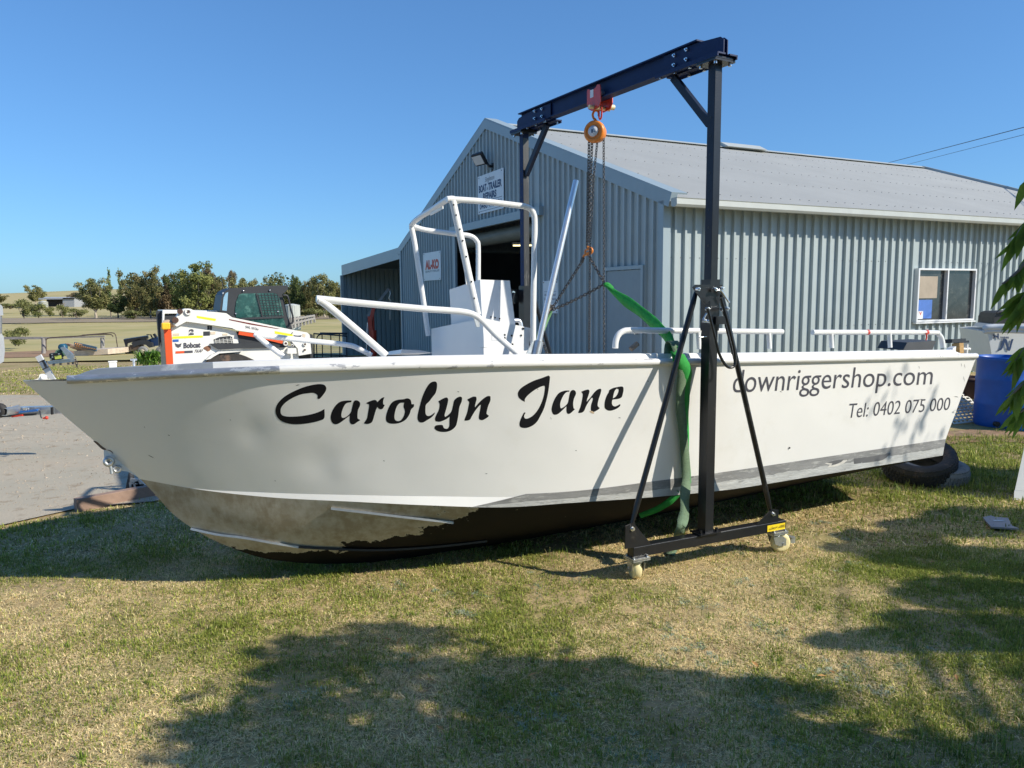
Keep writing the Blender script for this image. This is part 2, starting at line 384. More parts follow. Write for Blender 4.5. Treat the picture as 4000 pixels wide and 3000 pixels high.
# hill
def hill():
    b = MB(); rows = []
    for y in [230, 260, 300, 350, 400, 460, 520, 600, 700]:
        r = []
        for x in np.arange(-700, 500, 20):
            px = 2000+FPX*x/y
            crest = np.interp(px, [-600, 0, 250, 430, 800, 1300, 2200], [1162, 1148, 1137, 1130, 1132, 1150, 1175])
            zc = 1.6+(1179-.009*px-crest)/FPX*520
            k = sm(230, 520, y); z = -2.3+(zc+2.3)*k
            if y > 520: z -= (y-520)*.02
            r.append(Vector((x, y, z+noise.noise(Vector((x*.02, y*.02, 0)))*.35*k)))
        rows.append(r)
    b.grid(rows); o = b.build('hill', ground_mat('hill_grass', [(.46, .38, .19), ((.37, .33, .15), .02, .45, .2), ((.50, .42, .24), .06, .55, .15)], .2, 1)); o['kind'] = 'structure'
hill()

# ================================================================== GRASS
def blades(name, P, hgt, wid, lean, cols, seed, label, cat):
    R = np.random.default_rng(seed); n = len(P)
    a = R.uniform(0, 2*np.pi, n); d = np.stack([np.cos(a), np.sin(a)], 1); pz = np.stack([-d[:, 1], d[:, 0]], 1)
    h = hgt[:, None]; L = (lean*h[:, 0])[:, None]; W = wid[:, None]/2
    P0 = P[:, :2]; z0 = P[:, 2:3]
    v = np.zeros((n, 5, 3), dtype=np.float32)
    v[:, 0, :2] = P0-pz*W; v[:, 1, :2] = P0+pz*W; v[:, 0, 2:] = z0-.004; v[:, 1, 2:] = z0-.004
    m = P0+d*L*.35; hz = h*np.sqrt(np.clip(1-(lean[:, None]*.35)**2, .02, 1))
    v[:, 2, :2] = m+pz*W*.8; v[:, 3, :2] = m-pz*W*.8; top = np.maximum(h*np.clip(1-lean[:, None]*.75, .12, 1), .004)
    v[:, 2, 2:] = z0+top*.65; v[:, 3, 2:] = z0+top*.65
    v[:, 4, :2] = P0+d*L; v[:, 4, 2:] = z0+top*(1-.25*np.minimum(lean[:, None], 1))
    me = bpy.data.meshes.new(name); me.vertices.add(n*5); me.vertices.foreach_set('co', v.ravel())
    base = (np.arange(n)*5)[:, None]
    li = np.concatenate([base+np.array([[0, 1, 2, 3]]), base+np.array([[3, 2, 4]])], 1).astype(np.int32)
    me.loops.add(n*7); me.loops.foreach_set('vertex_index', li.ravel())
    st = np.concatenate([(np.arange(n)*7)[:, None], (np.arange(n)*7+4)[:, None]], 1).astype(np.int32)
    me.polygons.add(n*2); me.polygons.foreach_set('loop_start', st.ravel())
    me.update(calc_edges=True)
    o = bpy.data.objects.new(name, me); COL.objects.link(o)
    vcol(o, np.repeat(cols, 5, axis=0)); me.materials.append(M['grass'])
    return tag(o, label, cat, kind='stuff')
M['grass'] = mat('grass_blade', (0, 0, 0), .7, var=.15, vs=3, attr='tint', trans=.25, spec=.2)
def pnoise(x, y, sc, seed):        # cheap smooth value noise on arrays
    R = np.random.default_rng(seed); T = R.random((64, 64)); u = x*sc+100; v = y*sc+100
    i = np.floor(u).astype(int); j = np.floor(v).astype(int); fu = u-i; fv = v-j; fu = fu*fu*(3-2*fu); fv = fv*fv*(3-2*fv)
    g = lambda a, b: T[a % 64, b % 64]
    return (g(i, j)*(1-fu)+g(i+1, j)*fu)*(1-fv)+(g(i, j+1)*(1-fu)+g(i+1, j+1)*fu)*fv
def scatter(n, x0, x1, y0, y1, seed, marg=1.0):
    R = np.random.default_rng(seed); x = R.uniform(x0, x1, n); y = y0+(y1-y0)*R.random(n)**1.0
    k = np.abs(x) < (y*.70+marg); return x[k], y[k], R
def inpoly(x, y, poly):
    c = np.zeros(len(x), bool); n = len(poly)
    for i in range(n):
        x1, y1 = poly[i]; x2, y2 = poly[(i+1) % n]
        k = ((y1 > y) != (y2 > y)) & (x < (x2-x1)*(y-y1)/(y2-y1+1e-12)+x1); c ^= k
    return c
SAND = [gp(-2600, 2060), gp(-900, 2080), gp(60, 2060), gp(330, 1985), gp(600, 1960), gp(1100, 1880), (0, 8), (1.3, 11.6), (.2, 15.5), (-3.9, 15.4), gp(800, 1490), gp(330, 1545), gp(0, 1546), gp(-2600, 1600)]
def gza(x, y): return np.array([gz(a, b) for a, b in zip(x, y)])
def lawn(n, x0, x1, y0, y1, seed, hs, ws, name, label):
    x, y, R = scatter(n, x0, x1, y0, y1, seed)
    clump = pnoise(x, y, 9, 3)*.6+pnoise(x, y, 23, 4)*.4
    k = (R.random(len(x)) < np.clip(clump*1.7-.1, .12, 1)) & ~inpoly(x+.22*(pnoise(x, y, 5, 31)-.5)+.1*(R.random(len(x))-.5), y+.3*(pnoise(x, y, 4, 32)-.5)+.12*(R.random(len(x))-.5), SAND) ; x, y, clump = x[k], y[k], clump[k]
    m = len(x)
    big = pnoise(x, y, .8, 7)*.55+pnoise(x, y, 2.6, 8)*.45
    dry = np.clip((big-.36)*3.0+.02+R.normal(0, .22, m), 0, 1)
    # lusher to the right by the tyres and along the shaded edge
    lush = np.clip((x-2.2)/1.6, 0, 1)*np.clip((y-3.2)/1.5, 0, 1)+.75*np.clip((x-1.1)/.8, 0, 1)*np.clip((2.9-y)/.5, 0, 1)+.45*np.clip(1-np.abs(x+.6-y*.25)/1.2, 0, 1)*np.clip((3.3-y)/.8, 0, 1)
    dry = np.clip(dry-.6*lush-(x+y*.1 > 1.5)*.06, 0, 1)
    isdry = R.random(m) < dry*.86+.07
    g = np.array([.17, .24, .035]); g2 = np.array([.42, .43, .10]); s1 = np.array([.88, .75, .42]); s2 = np.array([.68, .52, .28])
    t = R.random(m)[:, None]
    col = np.where(isdry[:, None], s1*(1-t)+s2*t, g*(1-t)+g2*t)*R.uniform(.65, 1.32, m)[:, None]
    h = hs*(.55+R.random(m)*.9)*(1+.9*lush*R.random(m))*(.6+.9*clump)
    lean = np.where(isdry, R.uniform(.6, 2.4, m), R.uniform(.15, 1.3, m))
    wd = ws*R.uniform(.6, 1.3, m)
    P = np.stack([x, y, gza(x, y) if y1 > 7 else np.zeros(m)], 1)
    return blades(name, P, h, wd, lean, col, seed+1, label, 'grass')
lawn(950000, -4.0, 4.4, 2.1, 4.6, 21, .025, .0036, 'grass', 'short half-dry lawn grass in front of the boat')
lawn(430000, -6.2, 7.0, 4.6, 8.2, 22, .034, .0065, 'grass', 'lawn grass under and behind the boat')
lawn(90000, -17, 0, 9.5, 27, 23, .05, .02, 'grass', 'green lawn beyond the sandy driveway')

# tall stalks and tufts
def tufts():
    R = np.random.default_rng(5); P = []; H = []; C = []; Lk = []
    spots = [(2160, 2185, .10), (2010, 2165, .07), (2330, 2130, .08), (1900, 2190, .07), (2560, 2215, .06), (1730, 2210, .06), (1480, 2225, .05), (2990, 2020, .09), (3080, 1985, .10), (3170, 1960, .11), (3260, 1940, .1), (3340, 1930, .12), (3420, 1920, .12), (3520, 1925, .13), (3600, 1935, .09), (3650, 1900, .1), (3720, 1880, .1), (3800, 1840, .12), (3880, 1820, .12), (3700, 1790, .12), (3860, 1770, .13), (3760, 1740, .1), (3920, 1860, .1),
             (3300, 1990, .07), (3430, 2010, .06), (3480, 1980, .06), (1250, 2245, .045), (1050, 2255, .045), (800, 2262, .045), (500, 2262, .04), (900, 2700, .05), (450, 2780, .05), (1150, 2500, .045), (3740, 2960, .08), (3600, 2900, .07), (3860, 2900, .09), (3950, 2970, .09), (3480, 2960, .07), (2650, 2960, .06), (3980, 2500, .05), (3560, 2530, .05), (2550, 2440, .035), (2750, 2350, .03), (3560, 1760, .1), (3640, 1690, .08), (3470, 1870, .12), (3900, 1690, .09), (3830, 1700, .1), (3960, 1715, .08)]
    for (px, py, hh) in spots:
        c = gnd(px, py)
        for k in range(46):
            a = R.uniform(0, 6.28); r = abs(R.normal(0, .05))
            P.append((c.x+math.cos(a)*r, c.y+math.sin(a)*r, c.z)); H.append(hh*R.uniform(.35, 1.15)); Lk.append(R.uniform(.1, .8))
            C.append(np.array([.13, .20, .04] if R.random() < .7 else [.45, .38, .18])*R.uniform(.7, 1.3))
    for q in range(420):
        y = R.uniform(2.3, 5.2); x = R.uniform(-.75, .75)*y; hh = R.uniform(.022, .06); sp_ = R.uniform(.012, .05); dry = R.random() < .35
        for k in range(int(R.uniform(10, 34))):
            a = R.uniform(0, 6.28); r = abs(R.normal(0, sp_))
            P.append((x+math.cos(a)*r, y+math.sin(a)*r, 0)); H.append(hh*R.uniform(.4, 1.15)); Lk.append(R.uniform(.1, 1.3))
            C.append((np.array([.75, .66, .34]) if dry else np.array([.20, .29, .04]))*R.uniform(.6, 1.3))
    n = len(P); R2 = R.uniform(.002, .0042, n)
    blades('grass_tufts', np.array(P), np.array(H), R2, np.array(Lk), np.array(C), 9, 'taller loose tufts of green grass rising above the lawn', 'grass')
tufts()
def weeds():                       # silvery low broadleaf weeds
    R = np.random.default_rng(8); P = []; H = []; C = []; Lk = []
    spots = [(2100, 2290), (2160, 2240), (2190, 2150), (2700, 2350), (2880, 2160), (3210, 2040), (3270, 2100), (3350, 2210), (3020, 2200), (2900, 2280), (2130, 2330), (2270, 2270), (2620, 2470), (2960, 2440), (3050, 2480), (3190, 2620), (3330, 2600), (3280, 2660), (3400, 2690), (3540, 2610), (3600, 2570), (3820, 2590), (2780, 2620), (2950, 2650), (3000, 2700), (2990, 2790), (2160, 2720), (2360, 2900), (2430, 2960), (2500, 2990), (2160, 2780), (1560, 2590), (1290, 2710), (1170, 2750), (1900, 2680), (1930, 2790), (2020, 2760), (2080, 2860), (1500, 2150), (1480, 2310), (1750, 2320), (1870, 2330), (1560, 2285), (1850, 2390), (2600, 2590), (2730, 2540), (3100, 2900)]
    for (px, py) in spots:
        c = gnd(px, py); sc = R.uniform(.6, 1.3)
        for q in range(int(9*sc)):
            qx, qy = c.x+R.normal(0, .045)*sc, c.y+R.normal(0, .04)*sc
            tone = np.array([.42, .46, .32]) if R.random() < .75 else np.array([.25, .34, .20])
            for k in range(22):
                P.append((qx+R.normal(0, .010), qy+R.normal(0, .010), 0)); H.append(R.uniform(.016, .030)); Lk.append(R.uniform(.7, 1.25)); C.append(tone*R.uniform(.7, 1.35))
    n = len(P)
    blades('ground_weeds', np.array(P), np.array(H), np.full(n, .0052), np.array(Lk), np.array(C), 10, 'low silvery broad-leaved weeds scattered through the lawn', 'weeds')
weeds()
def stones():
    R = random.Random(12); b = MB()
    for k in range(1500):
        px, py = R.uniform(-60, 560), R.uniform(1560, 2000); p = gnd(px, py, .014)
        if not inpoly(np.array([p.x]), np.array([p.y]), SAND)[0]: continue
        r = R.uniform(.004, .013)*(1.8 if R.random() < .06 else 1)*(p.y/7); q = [Vector((R.uniform(-1, 1), R.uniform(-1, 1), 0))*r*.4 for _ in range(2)]
        b.add([p+Vector((-r, 0, -.003)), p+Vector((0, -r*.8, -.003)), p+Vector((r, 0, -.003)), p+Vector((0, r*.8, -.003)), p+q[0]+Vector((0, 0, r*.7))], [(0, 1, 4), (1, 2, 4), (2, 3, 4), (3, 0, 4)], False)
    tag(b.build('gravel', mat('pebble', (.34, .28, .21), .9, var=.6, vs=3)), 'small loose stones scattered over the sandy driveway', 'gravel', kind='stuff')
stones()
def leaves_fallen():
    R = random.Random(4); b = MB()
    for (px, py) in [(2215, 2590), (1720, 2860), (2080, 2650), (1510, 2510), (3250, 2640), (3210, 2655), (3735, 2660), (1560, 2515), (2290, 2630), (3090, 2470), (2950, 2610), (1610, 2590), (3640, 2205), (1100, 2050), (2060, 2990), (1680, 2670), (3400, 2870)]:
        p = gnd(px, py)+Vector((0, 0, .018)); a = R.uniform(0, 6.3); X = Vector((math.cos(a), math.sin(a), .15)); Yv = Vector((-math.sin(a), math.cos(a), .1)); l, ww = R.uniform(.02, .035), .009
        b.add([p-X*l, p-Yv*ww+Vector((0, 0, .004)), p+X*l, p+Yv*ww+Vector((0, 0, .002))], [(0, 1, 2, 3)], False)
    tag(b.build('fallen_leaves', mat('dry_leaf', (.42, .22, .07), .7, var=.3, vs=8)), 'scattered dry brown leaves lying on the lawn', 'leaves', kind='stuff')
leaves_fallen()
# ================================================================== SHED
N0 = Vector((2.367, 11.8, 0)); SD = Vector((-.438, .899, 0)).normalized(); SW = Vector((SD.y, -SD.x, 0))
EV, WID, LEN, RZ = 3.06, 13.2, 15.1, 5.5
def FP(t, z, o=0): return N0+SD*t-SW*o+Vector((0, 0, z))
def RP(t, z, o=0): return N0+SW*t-SD*o+Vector((0, 0, z))
def ribbed(mb, PF, t0, t1, zb, zt, pitch=.20, rh=.046):
    ts = []; t = t0; prof = [(0, 0), (.122, 0), (.134, rh), (.172, rh), (.184, 0)]
    while t < t1:
        for a, o in prof:
            if t+a <= t1: ts.append((t+a, o))
        t += pitch
    ts.append((t1, 0))
    zt_ = zt if callable(zt) else (lambda q: zt); zb_ = zb if callable(zb) else (lambda q: zb)
    mb.strip([PF(a, zb_(a), o) for a, o in ts], [PF(a, zt_(a), o) for a, o in ts], False)
def gable(t): return EV+(RZ-EV)*(1-abs(t-WID/2)/(WID/2))-.03
shed = empty('metal_shed', N0, 'large blue-grey ribbed steel workshop shed behind the boat', 'shed')
b = MB()
ribbed(b, FP, .06, 4.18, -.6, gable); ribbed(b, FP, 4.18, 8.6, 3.25, gable); ribbed(b, FP, 8.6, WID-.06, -.6, gable)
front = b.build('front_wall', M['sheet'], shed)
b = MB(); W0, W1, WZ0, WZ1 = 5.93, 7.68, 1.06, 2.08
ribbed(b, RP, .06, W0, -.6, EV); ribbed(b, RP, W0, W1, -.6, WZ0); ribbed(b, RP, W0, W1, WZ1, EV); ribbed(b, RP, W1, LEN, -.6, EV)
b.build('side_wall', M['sheet'], shed)
b = MB()
b.add([FP(WID, -.6), FP(WID, EV), FP(WID, EV)+SW*LEN, FP(WID, -.6)+SW*LEN], [(0, 1, 2, 3)])
q = [(0, -.6), (0, EV), (WID/2, RZ), (WID, EV), (WID, -.6)]
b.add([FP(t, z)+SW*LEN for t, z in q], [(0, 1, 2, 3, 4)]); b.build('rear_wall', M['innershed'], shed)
b = MB(); b.add([FP(.1, .02), FP(WID-.1, .02), FP(WID-.1, .02)+SW*LEN, FP(.1, .02)+SW*LEN], [(0, 1, 2, 3)]); b.build('floor_slab', M['concrete'], shed)
# corner trims, barge flashing
b = MB()
b.box(RP(.02, (EV-.6)/2, .0)+SD*0, (.14, .14, EV+.6), SW); b.box(FP(WID-.02, (EV-.6)/2), (.12, .12, EV+.6), SW); b.box(FP(4.13, 1.35, .02), (.06, .12, 3.9), SW); b.box(FP(8.65, 1.35, .02), (.06, .12, 3.9), SW)
b.build('corner_flashing', M['trim'], shed)
b = MB()
for s_ in (0, 1):
    a = FP(-.22 if s_ == 0 else WID+.22, EV-.02, .05); r = FP(WID/2, RZ+.06, .05)
    e = (r-a).normalized(); up = Vector((0, 0, 1))
    u = (up-e*up.dot(e)).normalized()
    b.prism([a-u*.10, a+u*.10, r+Vector((0, 0, .10)), r-Vector((0, 0, .11))], SW*.12)
    b.prism([a+u*.10, a+u*.125, r+Vector((0, 0, .13)), r+Vector((0, 0, .104))], SW*.3)
b.build('barge_capping', M['trim'], shed)
# roof sheets (fine corrugation)
b = MB(); ts = []; t = -.05
while t < LEN+.05:
    for a, o in ((0, 0), (.019, .010), (.038, .018), (.057, .010)): ts.append((t+a, o))
    t += .076
for s_ in (0, 1):
    for (f0, f1) in ((0, 1),):
        lo = [N0+SW*a+SD*(-.30 if s_ == 0 else WID+.30)+Vector((0, 0, EV-.06+o)) for a, o in ts]
        hi = [N0+SW*a+SD*(WID/2)+Vector((0, 0, RZ+.05+o)) for a, o in ts]
        b.strip(lo, hi, True)
roof = b.build('roof', M['roof'], shed)
b = MB(); slope = Vector((0, 0, RZ+.11-EV)) + SD*(WID/2+.30)
lo0 = N0+SD*(-.30)+Vector((0, 0, EV-.06))
for f in (.10, .30, .50, .70, .88):
    t = .1
    while t < LEN:
        p = lo0+SW*t+slope*f; b.box(p+Vector((0, 0, .022)), (.016, .022, .010), SW); t += .228
tag(b.build('roof_screws', mat('screw_grey', (.24, .25, .25), .5), roof), kind='stuff')
b = MB(); r0 = N0+SD*(WID/2)+Vector((0, 0, RZ+.10))
b.prism([r0-SD*.16-Vector((0, 0, .05)), r0+Vector((0, 0, .02)), r0+SD*.16-Vector((0, 0, .05)), r0-Vector((0, 0, .04))], SW*LEN)
for t0, t1 in ((6.9, 8.3),):
    p = r0+SW*t0+Vector((0, 0, .05)); b.prism([p-SD*.3-Vector((0, 0, .1)), p+Vector((0, 0, .06)), p+SD*.3-Vector((0, 0, .1))], SW*(t1-t0))
b.build('ridge_capping', M['gutter'], shed)
b = MB(); e0 = lo0+SW*LEN; e1 = e0+slope
b.bar(e0+SW*.06, e1+SW*.06, .10, .16); b.build('end_capping', M['trim'], shed)
b = MB()
for z in (1.04, 2.20):
    t = .06
    while t < LEN-.1:
        if not (W0-.06 < t+.06 < W1+.06 and WZ0-.1 < z < WZ1+.1): b.box(RP(t+.10, z, .003), (.014, .008, .014), SW)
        t += .19
tag(b.build('wall_screws', bpy.data.materials['screw_grey'], [o for o in bpy.data.objects if o.name == 'side_wall'][0]), kind='stuff')
# gutter
b = MB(); prof = [(-.26, EV+.0), (-.26, EV-.10), (-.30, EV-.125), (-.38, EV-.125), (-.405, EV-.09), (-.40, EV-.01), (-.41, EV+.005), (-.395, EV+.01)]
rows = [[N0+SD*o+SW*t+Vector((0, 0, z)) for o, z in prof] for t in (-.06, LEN*.33, LEN*.66, LEN+.1)]
b.grid(rows, False); b.add(rows[0], [tuple(range(8))]); b.build('gutter', M['gutter'], shed)
b = MB(); b.box(FP(4.1, EV-.12, .02), (.03, .03, .03), SW)
# roller door head
b = MB(); b.box(FP(6.25, 3.31, .10), (.10, 4.9, .17), SW); b.build('door_track', M['trim'], shed)
rd = MB(); rd.tube([FP(4.25, 3.02, -.25), FP(8.55, 3.02, -.25)], .17, 20); rd.build('roller_door', mat('roller_steel', (.16, .16, .13), .6, var=.2, vs=3, stretch=(1, 1, 6)), shed)
# personnel door
dr = MB(); dr.box(FP(.98, .98, .045), (.03, 1.02, 2.10), SW); d_ = dr.build('door', mat('door_blue', (.26, .31, .33), .5, var=.05), shed)
b = MB()
for t in (.44, 1.52): b.box(FP(t, 1.02, .05), (.06, .06, 2.16), SW)
b.box(FP(.98, 2.07, .05), (.058, 1.02, .06), SW); b.build('frame', M['trim'], d_)
b = MB(); b.cyl(FP(.56, 1.0, .05), FP(.56, 1.0, .12), .025, 10); b.build('handle', M['bolt'], d_)
# window
wn = MB(); T = .034
for t in (W0+T/2, W1-T/2, (W0+W1)/2): wn.box(RP(t, (WZ0+WZ1)/2, .045), (T, .09, WZ1-WZ0-(0 if t != (W0+W1)/2 else 2*T)), SW)
for z in (WZ0+T/2, WZ1-T/2): wn.box(RP((W0+W1)/2, z, .047), (W1-W0-2*T, .086, T), SW)
wn.box(RP((W0+W1)/2, WZ0-.02, .07), (W1-W0+.06, .07, .025), SW)
wf = wn.build('window', M['signwhite'], shed)
for k, (a, c) in enumerate(((W0+T, (W0+W1)/2-T/2), ((W0+W1)/2+T/2, W1-T))):
    g = MB(); g.box(RP((a+c)/2, (WZ0+WZ1)/2, .012+.012*k), (c-a, .006, WZ1-WZ0-2*T), SW); g.build('pane', M['glass'], wf)
b = MB()
b.box(RP(W0+.36, 1.72, .019), (.60, .004, .42), SW); b.build('blind_panel', mat('tan_board', (.36, .30, .23), .6), wf)
b = MB(); b.box(RP(W0+.30, 1.30, .019), (.46, .004, .36), SW); b.build('blue_card', mat('blue_card', (.07, .17, .50), .5), wf)
b = MB(); b.box(RP(W0+.20, 1.19, .024), (.14, .004, .15), SW); st = b.build('sticker', M['signwhite'], wf)
b = MB(); text_on(b, 'V', RP(W0+.155, 1.19, .0275), SW*.08, Vector((0, 0, .06)), .03); b.build('letter', M['signred'], st)
b = MB()
for t in (.12, 4.0, 8.9, 12.9):
    b.bar(FP(t, 1.0, -.06), FP(t, 3.0, -.06), .05, .05)
# interior things seen through the doorway
b = MB(); b.box(FP(6.6, 1.25, -2.2), (.5, 1.35, 1.75), SW); c_ = b.build('steel_cabinet', mat('cabinet_grey', (.45, .48, .50), .4, var=.04)); tag(c_, 'pale grey steel cabinet inside the dark shed doorway', 'cabinet')
b = MB(); p0, p1 = at(2004, 960, 19.5), at(2099, 960, 19.5)
p0.z = p1.z = 2.92; b.cyl(p0, p1, .018, 10); fl = b.build('fluorescent_light', emis('tube_glow', (1, .86, .45), 2.2)); tag(fl, 'glowing yellow fluorescent tube inside the shed', 'light')
b = MB(); b.box((p0+p1)/2+Vector((0, 0, .055)), ((p1-p0).length+.05, .08, .05), p1-p0); b.build('batten', M['signwhite'], fl)
b = MB()
for x in (1915, 1990): 
    p = at(x, 1000, 21); b.bar((p.x, p.y, 0), (p.x, p.y, 3.6), .12, .12)
b.build('inner_posts', mat('post_blue', (.10, .14, .18), .5), shed)
# floodlight
fl = empty('floodlight', FP(6.2, 4.55, .1), 'black floodlight on an arm high on the shed gable', 'floodlight')
b = MB(); P = FP(6.25, 4.55, 0); out = -SW
b.box(P+out*.03, (.05, .12, .14), SW); b.tube([P+out*.03, P+out*.12], .03, 8); b.build('arm', M['black'], fl)
b = MB(); C_ = at(1872, 622, FP(6.5, 4.6, .5).y); Zv = Vector((.50, .62, .60)).normalized(); X = Vector((.78, -.62, .1)); X = (X-Zv*X.dot(Zv)).normalized()
b.box(C_, (.34, .29, .09), X, None, Zv, .03); b.box(C_+Zv*.07, (.22, .26, .08), X, None, Zv, .02); hd = b.build('head', M['black'], fl)
b = MB(); b.box(C_-Zv*.052, (.27, .21, .008), X, None, Zv); b.build('lens', M['signwhite'], hd)
b = MB(); b.tube([C_+Zv*.08, P+out*.1], .03, 8); b.build('bracket', M['black'], fl)
# lean-to
lt = empty('lean_to', FP(13.3, 0), 'low open-fronted steel lean-to on the left side of the shed', 'lean-to')
LT0, LT1, ZA, ZB, LD = 13.27, 21.2, 3.02, 2.78, 4.2
zr = lambda t: ZA+.18-(t-LT0)/(LT1-LT0)*(ZA-ZB)
b = MB(); P = [FP(LT0, zr(LT0)-.36), FP(LT1, zr(LT1)-.42), FP(LT1, zr(LT1)), FP(LT0, zr(LT0))]; b.prism(P, SW*.05); b.build('fascia', M['trim'], lt)
b = MB(); b.add([FP(LT0, zr(LT0)-.02)+SW*.06, FP(LT1, zr(LT1)-.02)+SW*.06, FP(LT1, zr(LT1)-.02)+SW*LD, FP(LT0, zr(LT0)-.02)+SW*LD], [(0, 1, 2, 3)]); b.build('roof', M['roof'], lt)
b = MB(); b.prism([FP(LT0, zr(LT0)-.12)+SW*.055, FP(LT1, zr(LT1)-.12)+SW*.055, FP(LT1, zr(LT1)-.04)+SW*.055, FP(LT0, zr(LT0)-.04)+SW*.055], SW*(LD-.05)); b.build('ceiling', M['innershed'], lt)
b = MB(); ribbed(b, lambda t, z, o=0: FP(t, z)+SW*(LD-o), LT0, LT1, -1.2, lambda t: zr(t)-.02, .25, .03); b.build('back_wall', M['sheet'], lt)
b = MB(); ribbed(b, lambda t, z, o=0: FP(LT1, z)+SW*t+SD*o, .05, LD, -1.2, zr(LT1)-.1); b.box(FP(LT1, .6), (.12, .12, 3.9), SW); b.build('side_wall', M['sheet'], lt)
b = MB(); b.bar(FP(LT0, .95)+SW*(LD-.08), FP(LT1, .95)+SW*(LD-.08), .08, .16); b.build('rail', M['darkvoid'], lt)
# engine crane inside the lean-to
ec = empty('engine_crane', (at(1462, 1390, 24).x, 24, -.6), 'red folding engine crane with a grey jib under the lean-to', 'crane')
D = 26.0; A = lambda x, y: at(x, y, D)
b = MB(); b.bar(A(1470, 1500), A(1445, 1235), .16, .14); b.bar(A(1450, 1250), A(1462, 1195), .12, .12); b.build('mast', M['red'], ec)
b = MB(); b.cyl(A(1462, 1440), A(1460, 1290), .10, 12); b.cyl(A(1460, 1290), A(1458, 1215), .035, 8); b.build('ram', M['red'], ec)
b = MB(); b.bar(A(1435, 1236), A(1520, 1128), .10, .10); b.build('jib', M['greywood'], ec)
b = MB(); b.tube([A(1523, 1132), A(1526, 1150), A(1520, 1165), A(1528, 1175)], .03, 6); b.tube([A(1524, 1175), A(1524, 1250)], .012, 6); b.build('hook', M['galv'], ec)
b = MB(); b.tube([A(1432, 1370), A(1436, 1260)], .02, 6); b.build('pump_handle', M['polished'], ec)

def sign(name, label, t0, t1, z0, z1, fn, grp=None):
    c = FP((t0+t1)/2, z0, .045)
    r = empty(name, c, label, 'sign')
    b = MB(); b.box(FP((t0+t1)/2, (z0+z1)/2, .045), (.012, abs(t1-t0), z1-z0), SW); b.build('board', M['signwhite'], r)
    # reading direction is from large t to small t
    T = lambda u, v: FP(t1+(t0-t1)*u, z0+(z1-z0)*v, .0535)
    fn(r, T)
    b = MB()
    for u, v in ((.06, .05), (.94, .05), (.06, .95), (.94, .95)): b.cyl(T(u, v), T(u, v)-SW*.006, .012, 8)
    b.build('screw', M['chain'], r)
def txt(r, T, s, u0, u1, v0, v1, m, bold=0, ref='H', shear=0, name='lettering'):
    b = MB(); o = T(u0, v0); text_on(b, s, o, T(u1, v0)-o, T(u0, v1)-o, bold, 1, ref, shear); b.build(name, m, r)
def f1(r, T):
    txt(r, T, 'Singleton', .30, .66, .80, .92, M['signgrey'], 0, 'S', .05)
    txt(r, T, 'BOAT', .05, .36, .57, .74, M['navy'], .045); txt(r, T, '&', .37, .42, .58, .66, M['navy'], 0); txt(r, T, 'TRAILER', .43, .94, .57, .74, M['navy'], .045)
    txt(r, T, 'REPAIRS', .22, .74, .35, .51, M['navy'], .045)
    b = MB(); b.add([T(.05, .30), T(.95, .30), T(.95, .312), T(.05, .312)], [(0, 1, 2, 3)]); b.add([T(.05, .055), T(.95, .055), T(.95, .065), T(.05, .065)], [(0, 1, 2, 3)]); b.build('rule', M['navy'], r)
    txt(r, T, '0460 440 931', .08, .92, .12, .26, M['navy'], .02, '0')
def f2(r, T):
    txt(r, T, 'AL-KO', .12, .90, .42, .70, M['signred'], .07)
    txt(r, T, 'QUALITY FOR LIFE', .12, .92, .295, .36, M['signgrey'], .015)
def f3(r, T):
    b = MB()
    for v in (.66, .34): b.add([T(.08, v), T(.9, v), T(.9, v+.008), T(.08, v+.008)], [(0, 1, 2, 3)])
    b.build('rule', M['navy'], r)
    txt(r, T, 'Authorised', .10, .86, .53, .61, M['navy'], .0); txt(r, T, 'Safety Check', .08, .92, .40, .48, M['navy'], .0); txt(r, T, 'and light', .25, .85, .20, .27, M['navy'], .0)
sign('repair_sign', 'white sign reading boat and trailer repairs high on the shed gable', 5.64, 7.06, 3.56, 4.43, f1)
sign('brand_sign', 'tall white sign with red letters left of the roller door', 9.63, 11.04, 2.09, 2.87, f2)
sign('notice_sign', 'small white notice low on the wall right of the roller door', 3.23, 3.83, 1.28, 1.92, f3)
# ================================================================== BOAT
TH, PH = math.radians(26), math.radians(6)
AX = Vector((math.cos(TH), math.sin(TH), 0)); NH = Vector((math.sin(TH), -math.cos(TH), 0)); ZU = Vector((0, 0, 1))
NV = NH*math.cos(PH)+ZU*math.sin(PH); UW = ZU*math.cos(PH)-NH*math.sin(PH); KB = .99; BOW = EYEV+(Vector((-2.481, 3.776, 1.1976))-EYEV)*KB
def W(s, v, w_): return BOW+(AX*s+NV*v+UW*w_)*KB
def BP(x, y, v): return onplane(x, y, BOW+NV*v*KB, NV)          # point at lateral offset v
def BL(p): d = p-BOW; return (d.dot(AX), d.dot(NV), d.dot(UW))
def hermite(xs, tab):
    xs = np.array(xs, float); tab = np.array(tab, float)
    if tab.ndim == 1: tab = tab[:, None]
    m = np.zeros_like(tab); dx = np.diff(xs)[:, None]; dl = np.diff(tab, axis=0)/dx
    m[1:-1] = (dl[:-1]*dx[1:]+dl[1:]*dx[:-1])/(dx[1:]+dx[:-1]); m[0] = dl[0]; m[-1] = dl[-1]
    def f(x):
        x = min(max(x, xs[0]), xs[-1]); i = min(len(xs)-2, int(np.searchsorted(xs, x, 'right'))-1); h = xs[i+1]-xs[i]; t = (x-xs[i])/h
        return (2*t**3-3*t*t+1)*tab[i]+(t**3-2*t*t+t)*h*m[i]+(-2*t**3+3*t*t)*tab[i+1]+(t**3-t*t)*h*m[i+1]
    return f
